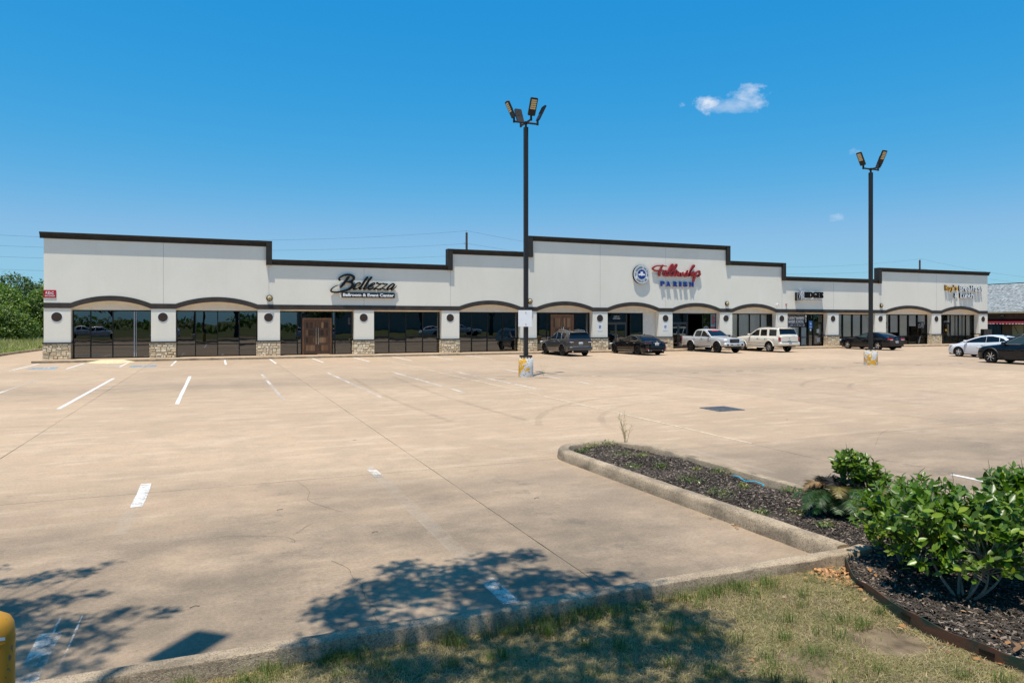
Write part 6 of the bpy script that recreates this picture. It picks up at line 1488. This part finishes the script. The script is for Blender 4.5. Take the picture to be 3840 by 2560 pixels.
tag(link('added_leaf_band', np_mesh('added_leaf_band', V, F, C), 'leaf_tree'), 'unseen leaf band added beyond the road to darken the right-hand storefront reflections', 'woods', kind='stuff')
for src, x, y, rz, lb in ((PR, -6.5, -9.2, 90, 'white hatchback on the road behind the viewpoint, mirrored in the leftmost storefront'), (PK, -15, -10.6, -90, 'silver pickup on the road behind the viewpoint, mirrored at the left'), (PR, 12.5, -10.8, -90, 'white hatchback on the road mirrored left of the middle storefronts'), (PR, 31, -9.2, 90, 'white hatchback on the road mirrored in the storefront by the nearer light pole'), (PK, 36.5, -10.8, -90, 'silver pickup on the road mirrored by the nearer light pole')):
    o = copy_tree(src); o.location = (x, y, 0); o.rotation_euler = (0, 0, R(rz)); tag(o, lb, src['category'], 'cars on the road behind the viewpoint')
tag(MB().box(-300, 400, -13, -5.5, -.1, -.03).build('road', 'asphalt'), 'asphalt road behind the viewpoint', 'road', kind='structure')

# ------------------------------------------------------------------ grasses
def blades(P, h, wd, lean, cols, seedv, bend=.6):
    """P (n,3) roots; tapered ribbons of two segments"""
    g = np.random.default_rng(seedv); n = len(P); a = g.uniform(0, 6.283, n); L = h * g.uniform(.45, 1.15, n); wv = wd * g.uniform(.6, 1.3, n)
    dirv = np.stack([np.cos(a), np.sin(a), np.zeros(n)], 1); sd = np.stack([-np.sin(a + g.normal(0, .5, n)), np.cos(a), np.zeros(n)], 1)
    ln = np.abs(g.normal(lean, lean * .5, n)); m = P + dirv * (L * ln * .35)[:, None] + np.array([0, 0, 1]) * (L * .55)[:, None]
    tip = P + dirv * (L * (ln * .8 + bend * g.random(n) * ln))[:, None] + np.array([0, 0, 1]) * (L * np.clip(1 - ln * .35, .25, 1))[:, None]
    V = np.empty((n, 5, 3)); V[:, 0] = P - sd * (wv / 2)[:, None]; V[:, 1] = P + sd * (wv / 2)[:, None]; V[:, 2] = m + sd * (wv * .4)[:, None]; V[:, 3] = m - sd * (wv * .4)[:, None]; V[:, 4] = tip
    b = np.arange(n) * 5; F = np.concatenate([np.stack([b, b + 1, b + 2], 1), np.stack([b, b + 2, b + 3], 1), np.stack([b + 3, b + 2, b + 4], 1)])
    return V.reshape(-1, 3), F, np.repeat(cols, 5, axis=0)
def vnoise(x, y, s, seedv=0):
    """cheap smooth value noise on arrays"""
    g = np.random.default_rng(seedv); T = g.random((64, 64)); u, v = x * s, y * s; i, j = np.floor(u).astype(int), np.floor(v).astype(int); fu, fv = u - i, v - j; fu = fu * fu * (3 - 2 * fu); fv = fv * fv * (3 - 2 * fv)
    q = lambda a, b: T[a % 64, b % 64]
    return (q(i, j) * (1 - fu) + q(i + 1, j) * fu) * (1 - fv) + (q(i, j + 1) * (1 - fu) + q(i + 1, j + 1) * fu) * fv
def lawn_points(n, seedv):
    g = np.random.default_rng(seedv); x = g.uniform(-1.8, 5.6, n); y = g.uniform(2.2, 5.05, n)
    ex = np.array([edge_x(v) for v in y]); ok = (x < ex - .015) & (y > 4.75 - .415 * x - .1) & (y < 5.058)
    return x[ok], y[ok]
x, y = lawn_points(190000, 1); dens = vnoise(x, y, 2.2, 3) * .6 + vnoise(x, y, 6.5, 4) * .4
bare = (np.hypot(x - 4.55, (y - 3.75) * 1.0) < .30) | (np.abs(x - edge_x(0) * 0 - np.interp(y, [2, 3, 4, 5.1], [5.3, 4.95, 5.0, 5.6])) < .07)
keep = (rng.random(len(x)) < np.clip((dens - .20) * 2.2, .10, 1)) & ~(bare & (rng.random(len(x)) < .9)); x, y, dens = x[keep], y[keep], dens[keep]
gr = np.clip(vnoise(x, y, 1.4, 8) * .9 + vnoise(x, y, 4, 9) * .7 + rng.normal(0, .18, len(x)) - .28, 0, 1)
straw = np.array([.50, .39, .20]); pale = np.array([.30, .26, .10]); grn = np.array([.115, .155, .035])
C = np.where(gr[:, None] < .5, straw + (pale - straw) * (gr / .5)[:, None], pale + (grn - pale) * ((gr - .5) / .5)[:, None]) * rng.uniform(.6, 1.15, (len(x), 1))
P = np.stack([x, y, .0 + .0125 * (np.sin(x * 3.1 + 1.7 * np.sin(y * 2.3)) + np.sin(y * 4.3 + x * 1.3))], 1)
V, F, CC = blades(P, .050, .0034, .95, C, 5)
tag(link('lawn_grass', np_mesh('lawn_grass', V, F, CC), 'grass_attr'), 'short patchy half-dry grass in the foreground lawn', 'grass', kind='stuff')
x, y = lawn_points(110000, 2); kp = (np.hypot(x - 4.5, (y - 3.75) * 1.3) > .32) & (vnoise(x, y, 3.1, 31) > .25); x, y = x[kp], y[kp]; P = np.stack([x, y, .004 + .0125 * (np.sin(x * 3.1 + 1.7 * np.sin(y * 2.3)) + np.sin(y * 4.3 + x * 1.3))], 1); C = np.array([.46, .37, .21]) * rng.uniform(.35, 1.15, (len(x), 1))
V, F, CC = blades(P, .042, .0036, 2.3, C, 15)
tag(link('lawn_thatch', np_mesh('lawn_thatch', V, F, CC), 'grass_attr'), 'flattened straw thatch lying under the lawn grass', 'grass', kind='stuff')
# taller green tufts, many along the kerb
pts = []
for i in range(170):
    if i < 60: cx, cy = random.uniform(-.4, 4.6), random.uniform(4.9, 5.05)
    else: cx, cy = random.uniform(-.3, 4.9), random.uniform(2.9, 4.95)
    if cx > edge_x(cy) - .05 or cy < 4.75 - .415 * cx: continue
    k_ = random.randint(22, 60); pts.append(np.stack([rng.normal(cx, .04, k_), rng.normal(cy, .035, k_), np.full(k_, .01)], 1))
P = np.concatenate(pts); P = P[P[:, 1] < 5.058]; C = np.array([.070, .115, .024]) * rng.uniform(.5, 1.5, (len(P), 1)) + np.array([.07, .05, .01]) * rng.random((len(P), 1)); V, F, CC = blades(P, .115, .0042, .65, C, 6)
tag(link('grass_tufts', np_mesh('grass_tufts', V, F, CC), 'grass_attr'), 'taller green grass tufts along the foot of the kerb', 'grass', kind='stuff')
# tall grass strip beyond the side drive
n = 26000; P = np.stack([rng.uniform(-22, -13.6, n), rng.uniform(58, 76, n), np.full(n, -.1)], 1); P = P[P[:, 0] < -13.75 + np.maximum(0, P[:, 1] - 62) * .06]
tl = np.clip((P[:, 1] - 64) / 9, 0, 1); near = P[:, 1] < 65; C = np.array([.17, .20, .055]) * rng.uniform(.6, 1.4, (len(P), 1)); dry = rng.random(len(P)) < (.1 + .45 * tl); C[dry] = np.array([.46, .40, .24]) * rng.uniform(.7, 1.1, (dry.sum(), 1))
V, F, CC = blades(P, 1.0, .05, .35, C, 7); V = V.reshape(-1, 5, 3); V[:, :, 2] = -.1 + (V[:, :, 2] + .1) * (0.15 + .95 * tl)[:, None]
tag(link('tall_grass', np_mesh('tall_grass', V.reshape(-1, 3), F, CC), 'grass_attr'), 'tall seeding grass strip in front of the trees at the left', 'grass', kind='stuff')

# ------------------------------------------------------------------ mulch chips and fallen leaves
def chips(n, seedv, sampler, size, name, label):
    g = np.random.default_rng(seedv); x, y = sampler(g, n); n = len(x); a = g.uniform(0, 6.283, n); L = size * g.uniform(.4, 1.6, n); wv = L * g.uniform(.12, .4, n)
    z = .075 + .015 * (np.sin(x * 1.3 * 3.1 + 1.7 * np.sin(y * 1.1 * 2.3)) + np.sin(y * 1.1 * 4.3 + x * 1.3 * 1.3)) + g.uniform(.0, .016, n)
    t = np.stack([np.cos(a), np.sin(a), g.normal(0, .28, n)], 1); b = np.stack([-np.sin(a), np.cos(a), g.normal(0, .35, n)], 1); p = np.stack([x, y, z], 1); up = np.array([0, 0, 1]) * (wv * .45)[:, None]
    T, Bv = t * (L / 2)[:, None], b * (wv / 2)[:, None]
    V = np.empty((n, 6, 3)); V[:, 0] = p - T - Bv; V[:, 1] = p + T * .9 - Bv * .7; V[:, 2] = p + T + Bv * .6; V[:, 3] = p - T * .85 + Bv; V[:, 4] = p - T * .7 + up; V[:, 5] = p + T * .7 + up
    k_ = np.arange(n) * 6; F = np.concatenate([np.stack([k_, k_ + 1, k_ + 5, k_ + 4], 1), np.stack([k_ + 1, k_ + 2, k_ + 5, k_ + 5], 1)[:0], np.stack([k_ + 2, k_ + 3, k_ + 4, k_ + 5], 1)])
    C = np.array([.030, .023, .018]) * g.uniform(.4, 1.9, (n, 1)); C *= 1 + 1.1 * vnoise(x, y, 1.7, 41)[:, None] ** 2; li = g.random(n) < .17; C[li] = np.array([.19, .15, .115]) * g.uniform(.6, 1.5, (li.sum(), 1))
    tag(link(name, np_mesh(name, V.reshape(-1, 3), F, np.repeat(C, 6, axis=0)), 'chip_attr'), label, 'mulch', kind='stuff')
def samp_island(g, n):
    y = g.uniform(5.1, 11.35, n); x = g.uniform(5.5, 7.12, n); x0 = 5.80 - (y - 5.2) * .0325; x1 = np.full(n, 7.04); t = np.sqrt(np.clip(1 - ((y - 10.7) / .66) ** 2, 0, 1)); far = y > 10.7
    x0 = np.where(far, 6.3 - (6.3 - x0) * t, x0); x1 = np.where(far, 6.3 + (x1 - 6.3) * t, x1); ok = (x > x0) & (x < x1); return x[ok], y[ok]
def samp_bed(g, n):
    y = g.uniform(2.4, 5.05, n); x = np.where(g.random(n) < .68, g.uniform(4.9, 8.4, n), g.uniform(8.4, 14.0, n)); ex = np.array([edge_x(v) for v in y]); ok = x > ex + .02; return x[ok], y[ok]
chips(34000, 12, samp_island, .036, 'island_mulch', 'shredded black mulch in the long island'); chips(64000, 13, samp_bed, .036, 'bed_mulch', 'shredded black mulch around the shrubs')
def dleaf():
    m = MB(); L = 1.0; prof = [(0, .0), (.18, .20), (.45, .29), (.72, .21), (1, 0)]; vs = [(0, 0, 0)]
    vs = []
    for t, w_ in prof: vs += [(t - .5, -w_, .10 * (1 - (2 * t - 1) ** 2) + .10 * w_ * 3 * .4), (t - .5, 0, .12 * math.sin(t * 3)), (t - .5, w_, .07 + .10 * w_)]
    fs = []
    for i in range(4):
        for k_ in range(2): fs.append((i * 3 + k_, i * 3 + k_ + 1, i * 3 + k_ + 4, i * 3 + k_ + 3))
    m.add(vs, fs); return m
def dead_mat(name, c):
    k = NM(name); k.P(color=k.mix(k.noise(k.obj(), 3, 3), tuple(x * .6 for x in c), c), rough=.65, spec=.3)
dead_mat('leaf_rust', (.36, .17, .06)); dead_mat('leaf_tan', (.42, .27, .14)); dead_mat('leaf_brown', (.22, .12, .06))
DL = []
for mn in ('leaf_rust', 'leaf_tan', 'leaf_brown'):
    me = dleaf().mesh('fallen_leaf', 60, False); me.materials.append(MAT[mn]); DL.append(me)
def fallen(x, y, z, L, lb, grp):
    o = link('fallen_leaf', random.choice(DL), None, None, (x, y, z), (random.uniform(-.35, .35), random.uniform(-.35, .35), random.uniform(0, 6.28))); o.scale = (L, L * random.uniform(.8, 1.2), L); tag(o, lb, 'leaf', grp)
for _ in range(26):
    y = random.uniform(3.1, 4.95); x = edge_x(y) - abs(random.gauss(0, .11)) - .03; fallen(x, y, lawn_z(x, y) + .02, random.uniform(.035, .065), 'rusty fallen leaf lying on the grass beside the steel edging', 'fallen leaves on the lawn side of the edging')
for _ in range(15):
    y = random.uniform(3.0, 4.9); x = edge_x(y) + abs(random.gauss(0, .25)) + .04; fallen(x, y, mulch_z(x, y) + .02, random.uniform(.035, .06), 'tan fallen leaf lying on the mulch inside the steel edging', 'fallen leaves on the mulch')
for _ in range(13):
    x, y = random.uniform(2.6, 4.9), random.uniform(3.2, 4.9)
    if x < edge_x(y) - .3 and y > 4.75 - .415 * x: fallen(x, y, lawn_z(x, y) + .03, random.uniform(.035, .055), 'single dry leaf lying out on the open lawn', 'scattered leaves on the lawn')
for x, y in ((5.0, 3.13), (5.05, 3.17), (5.08, 3.09), (5.12, 3.15)): fallen(x + .05, y + .02, .12, .085, 'pale leaf in the small pile at the lower right of the mulch', 'pale leaf pile')
for x, y in ((5.53, 6.6), (5.50, 6.5), (5.52, 6.55), (5.45, 6.9), (5.47, 6.45)): fallen(x - .02, y, .012, .05, 'small dry leaf on the concrete at the foot of the island kerb', 'leaves at the island kerb')
# litter of crushed leaves in the corner
g = np.random.default_rng(5); n = 900; xx = g.normal(5.22, .10, n); yy_ = g.normal(4.82, .13, n); s = xx < np.array([edge_x(v) for v in yy_]) - .01; s &= yy_ < 5.05; xx, yy_ = xx[s], yy_[s]; n = len(xx)
a = g.uniform(0, 6.28, n); L = g.uniform(.012, .035, n); t = np.stack([np.cos(a), np.sin(a), g.normal(0, .4, n)], 1) * L[:, None]; bq = np.stack([-np.sin(a), np.cos(a), g.normal(0, .4, n)], 1) * (L * .6)[:, None]; p = np.stack([xx, yy_, g.uniform(.01, .05, n)], 1)
V = np.stack([p - t, p + bq, p + t, p - bq], 1).reshape(-1, 3); C = np.array([.38, .20, .085]) * g.uniform(.5, 1.4, (n, 1))
tag(link('leaf_litter', np_mesh('leaf_litter', V, np.arange(n * 4).reshape(n, 4), np.repeat(C, 4, axis=0)), 'dead_leaf'), 'heap of crushed brown leaves in the corner by the kerb end', 'leaf litter', kind='stuff')
tag(MB().path([(3.16, 5.98, .012), (3.24, 5.95, .016), (3.30, 5.935, .014), (3.39, 5.895, .01)], [.002, .005, .004, .0015], 5).build('twig', 'bark_pale'), 'thin dry twig lying across the slab joint near the kerb', 'twig')
for i, (x, y) in enumerate(((3.9, 8.6), (1.6, 7.9), (12.6, 13.2), (-.2, 6.4), (2.5, 14.2), (.7, 9.3))): tag(MB().path([(x, y, .006), (x + .04, y + .02, .01), (x + .075, y + .015, .006)], .003, 4).build('debris_bit', 'bark_dark'), ['dark bit of debris on the concrete left of the island', 'dark bit of debris near the middle joint', 'dark bit of debris near the drain grate', 'dark bit of debris near the left shadow', 'dark bit of debris on the open concrete beyond the near row', 'dark bit of debris near the faint near stall line'][i], 'debris')
tag(MB().path(spline([(7.18 - .3, 8.25, .13), (6.85, 8.08, .15), (6.82, 7.9, .13), (6.86, 7.75, .15), (6.88, 7.62, .13), (6.80, 7.55, .14)], 4), .007, 5).build('plastic_strap', 'cyan_strap'), 'torn cyan plastic strap lying on the island mulch', 'strap')

# ------------------------------------------------------------------ island weeds
def weedclump(x, y, r_, h, lb, seedv, yellow=False):
    t = thing('weed_clump', lb, 'weed', (x, y, mulch_z(x, y)), 0, 'low weeds in the island mulch')
    cs = [(.07, .11, .025), (.14, .19, .05), (.30, .26, .09)] if not yellow else [(.12, .13, .03), (.22, .23, .07), (.36, .30, .12)]
    V, F, C = leaf_cloud([(0, 0, h * .4)], [(r_, r_, h * .5)], 130, .035, cs, flat=.8, shell=.1, seedv=seedv); V[:, 2] = np.maximum(V[:, 2], .004)
    link('leaves', np_mesh('leaves', V, F, C), 'leaf_attr', t)
WC = [(5.95, 11.05, .16, .10), (6.25, 11.2, .18, .14), (6.55, 11.2, .16, .15), (6.35, 10.4, .22, .10), (6.55, 10.1, .14, .08), (6.05, 9.6, .16, .08), (6.45, 9.4, .15, .12), (6.75, 8.9, .1, .06), (6.2, 8.3, .22, .12), (6.05, 7.5, .22, .14), (6.6, 7.7, .1, .12), (6.95, 8.6, .18, .12), (6.0, 6.7, .14, .07), (6.4, 6.5, .14, .10), (6.95, 7.2, .16, .10), (6.2, 5.9, .12, .06)]
for i, (x, y, r_, h) in enumerate(WC): weedclump(x, y, r_, h, 'low green weed clump growing in the island mulch', 80 + i, i % 3 == 1)
weed((6.87, 11.12, .08), .58, 6, 'tall dry seeding weed at the far end of the island', .16, 9)

# ------------------------------------------------------------------ glossy shrubs and a sago palm
def leaf_mesh():
    m = MB(); prof = [(0, .02), (.2, .17), (.45, .24), (.72, .18), (1, .0)]; vs = []
    for t, w_ in prof: vs += [(t, -w_, .10 * w_ + .10 * math.sin(t * 2.4) * .6), (t, 0, -.035 + .10 * math.sin(t * 2.4) * .6), (t, w_, .10 * w_ + .10 * math.sin(t * 2.4) * .6)]
    fs = [(i * 3 + k_, i * 3 + k_ + 1, i * 3 + k_ + 4, i * 3 + k_ + 3) for i in range(4) for k_ in range(2)]
    return m.add(vs, fs)
LM = leaf_mesh().mesh('leaf', 70, False); LM.materials.append(MAT['leaf_glossy'])
LV = np.array(leaf_mesh().v); LF = np.array(leaf_mesh().f)
CAM = np.array([0, 0, CAMZ])
def shrub(name, label, loc, blobs, n_tips, leaf_len, seedv, stems=7, sprigs=10, hi=None):
    """blobs: ellipsoids (centre, radii) relative to loc; leaves grow in whorls at shoot tips"""
    g = np.random.default_rng(seedv); t = thing(name, label, 'shrub', loc, 0, 'glossy shrubs in the mulch bed'); L0 = np.array(loc); items = []; tips = []
    w_ = np.array([b[1][0] * b[1][1] * b[1][2] for b in blobs]) ** .7; w_ /= w_.sum()
    for _ in range(n_tips):
        c, r_ = blobs[g.choice(len(blobs), p=w_)]; d = g.normal(size=3); d[2] = abs(d[2]) * 1.0 - .25; d /= np.linalg.norm(d); rad = .55 + .5 * g.random() ** .5
        p = np.array(c) + d * np.array(r_) * rad; ax = d * .6 + np.array([0, 0, .8]) + g.normal(size=3) * .3; ax /= np.linalg.norm(ax); tips.append((p, ax))
        nl = g.integers(5, 10); a0 = g.uniform(0, 6.28); u = np.cross(ax, [0.3, .2, 1.0]); u /= np.linalg.norm(u); v = np.cross(ax, u)
        for k_ in range(nl):
            a = a0 + k_ * 2.4; o = u * math.cos(a) + v * math.sin(a); el = g.uniform(.1, .9); dr = o * math.cos(el) + ax * math.sin(el); up = ax * math.cos(el) - o * math.sin(el) + g.normal(size=3) * .25
            sz = leaf_len * (g.uniform(.4, .75) if g.random() < .3 else g.uniform(.75, 1.25)); items.append((p - ax * .018 * k_ * g.uniform(.5, 1.3), dr, up, sz))
    def frame(dr, up):
        x_ = dr / np.linalg.norm(dr); y_ = np.cross(up, x_); y_ /= (np.linalg.norm(y_) + 1e-9); return x_, y_, np.cross(x_, y_)
    # those nearest the viewer become single leaf objects
    d = np.array([np.linalg.norm(L0 + it[0] - CAM) - it[3] * 3 + (0 if it[0][2] > .3 else .15) for it in items]); od = np.argsort(d)
    for i in od[:290]:
        p, dr, up, sz = items[i]; x_, y_, z_ = frame(dr, up); o = link('leaf', LM, None, t); M = Matrix.Identity(4)
        for r_ in range(3): M[r_][0], M[r_][1], M[r_][2], M[r_][3] = x_[r_] * sz, y_[r_] * sz, z_[r_] * sz, p[r_]
        o.matrix_local = M
    rest = od[290:]; n = len(rest); V = np.empty((n, 15, 3)); C = np.empty((n, 3)); base = np.array([.085, .155, .018])
    for k_, i in enumerate(rest):
        p, dr, up, sz = items[i]; x_, y_, z_ = frame(dr, up); V[k_] = p + (LV[:, :1] * x_ + LV[:, 1:2] * y_ + LV[:, 2:3] * z_) * sz
        C[k_] = base * g.uniform(.55, 1.3) if g.random() > .12 else np.array([.19, .26, .035]) * g.uniform(.7, 1.2)
    F = (LF[None] + (np.arange(n) * 15)[:, None, None]).reshape(-1, 4)
    me = np_mesh('foliage', V.reshape(-1, 3), F, np.repeat(C, 15, axis=0)); me.shade_smooth(); tag(link('foliage', me, 'leaf_attr', t), kind='stuff')
    # stems: several from the base, each with twigs to a share of the tips
    ends = []
    for s in range(stems):
        a = 6.283 * s / stems + g.uniform(-.3, .3); c = np.array(blobs[s % len(blobs)][0]); e = np.array([math.cos(a) * .14, math.sin(a) * .14, .0]) + c * np.array([.6, .6, .8]); b0 = np.array([math.cos(a) * .05, math.sin(a) * .05, -.03])
        m1 = b0 + (e - b0) * .45 + g.normal(size=3) * .025 + np.array([math.cos(a), math.sin(a), 0]) * .05; m = MB().path(spline([tuple(b0), tuple(m1), tuple(e)], 4), list(np.linspace(.013, .006, 9)), 7); ends.append((m1, e)); m.build('stem', 'bark_pale', t, smooth=60)
    tw = MB()
    for k_, (p, ax) in enumerate(tips[:260]):
        b = min(ends, key=lambda q: np.linalg.norm(q[1] - p)); s0 = b[0] + (b[1] - b[0]) * g.uniform(.3, 1); tw.path([tuple(s0), tuple((s0 + p) / 2 + np.array([0, 0, .02])), tuple(p)], [.006, .0045, .0025], 4)
    tw.build('twigs', 'bark_pale', t)
    for s in range(sprigs):
        p, ax = tips[g.integers(len(tips))]
        if p[2] > max(b[0][2] for b in blobs): MB().path([tuple(p), tuple(p + np.array([.004, .0, .06])), tuple(p + np.array([-.004, .004, .12]))], [.003, .002, .001], 4).build('seed_spike', 'bark_dark', t)
    return t
shrub('glossy_shrub', 'largest glossy shrub at the right with bare forked stems', (5.70, 3.98, .08), [((.10, .05, .60), (.42, .36, .26)), ((-.20, .22, .58), (.32, .30, .26)), ((.40, -.12, .60), (.36, .30, .24)), ((.05, .30, .68), (.30, .28, .20)), ((.25, -.25, .50), (.32, .26, .22)), ((.0, -.1, .36), (.42, .32, .15)), ((.3, -.1, .34), (.34, .3, .14)), ((-.25, .1, .36), (.26, .26, .16))], 360, .088, 41)
shrub('glossy_shrub', 'glossy shrub in the middle of the bed behind the largest one', (6.02, 4.76, .08), [((.0, .0, .48), (.40, .34, .26)), ((-.28, .08, .42), (.26, .26, .24)), ((.30, .05, .55), (.32, .30, .26)), ((.12, .18, .52), (.26, .24, .20)), ((.05, -.18, .36), (.34, .24, .18)), ((-.1, -.05, .24), (.36, .28, .14)), ((.2, -.1, .26), (.34, .26, .14))], 350, .078, 42)
shrub('glossy_shrub', 'glossy shrub growing behind the sago palm', (7.02, 6.18, .08), [((.0, .02, .50), (.23, .22, .22)), ((.10, -.08, .38), (.24, .20, .22)), ((-.10, .08, .60), (.17, .17, .13))], 165, .080, 43, 6)
shrub('glossy_shrub', 'glossy shrub cut by the right edge of the picture', (6.62, 4.02, .08), [((.0, .0, .62), (.36, .34, .28)), ((-.22, .0, .56), (.28, .28, .26)), ((.1, .2, .72), (.3, .3, .2)), ((-.1, -.2, .45), (.32, .28, .24)), ((.3, .3, .6), (.34, .34, .3))], 280, .090, 44)
# sago palm
sp = thing('sago_palm', 'low sago palm with feathery green and dead brown fronds by the kerb corner', 'palm', (6.78, 6.25, .08))
MB().lathe([(.11, -.05), (.15, .05), (.16, .16), (.12, .27), (.04, .33)], 'z', (0, 0, 0), 12).build('trunk', 'bark_dark', sp)
dead_mat('frond_dead', (.30, .19, .09)); dead_mat('frond_black', (.035, .03, .026))
def frond(az, el, L, mname, seedv, z0=.26):
    rr = random.Random(seedv); m = MB(); pts = []; n = 22; p = Vector((math.cos(az) * .06, math.sin(az) * .06, z0)); e = el
    for i in range(n + 1):
        pts.append(p.copy()); e -= (el + 1.0) / n * (0.5 + i / n); p = p + Vector((math.cos(az) * math.cos(e), math.sin(az) * math.cos(e), math.sin(e))) * (L / n)
    m.path([tuple(q) for q in pts], list(np.linspace(.006, .0025, n + 1)), 4)
    sd = Vector((-math.sin(az), math.cos(az), 0))
    for i in range(3, n):
        d = (pts[i + 1] - pts[i]).normalized(); up = sd.cross(d); ll = .15 * math.sin(math.pi * (i / n) ** .7) + .03
        for s in (-1, 1):
            for h in (0, .5):
                b = pts[i].lerp(pts[i + 1], h); o = (sd * s * .85 + d * .55 - up * rr.uniform(-.35, .1)).normalized() * ll * rr.uniform(.85, 1.1); w_ = d * .0058; m.add([b - w_, b + w_, b + o * .6 + w_ * .8 + Vector((0, 0, .006)), b + o, b + o * .6 - w_ * .8 + Vector((0, 0, .006))], [(0, 1, 2, 3, 4)])
    return m.build('frond', mname, sp, recalc=False)
k_ = 0
for az, el, L in [(a_ + random.uniform(-9, 9), e_ + random.uniform(-.15, .15), l_ * random.uniform(.72, .95)) for a_, e_, l_ in [(205, .5, .62), (185, .35, .66), (225, .25, .62), (245, .2, .60), (262, .25, .55), (280, .2, .52), (300, .3, .5), (170, .6, .6), (215, .9, .55), (150, .5, .55), (240, .75, .5), (195, .1, .6), (320, .4, .5), (345, .5, .5), (270, .7, .5), (130, .7, .5), (235, -.1, .5), (20, .6, .5), (255, .0, .52), (285, -.05, .45), (178, .15, .55), (60, .7, .5), (100, .7, .5)]]:
    frond(R(az), el, L, 'frond_green', 300 + k_); k_ += 1
for az, el, L in [(165, .75, .45), (230, .4, .36)]: tag(frond(R(az), el, L, 'frond_dead', 300 + k_, .3), 'dead brown frond'); k_ += 1
for az, el, L in [(30, .9, .3), (90, 1.1, .28), (300, 1.1, .26), (200, 1.2, .26), (140, 1.1, .28)]: tag(frond(R(az), el, L, 'frond_black', 300 + k_, .3), 'dark withered frond'); k_ += 1
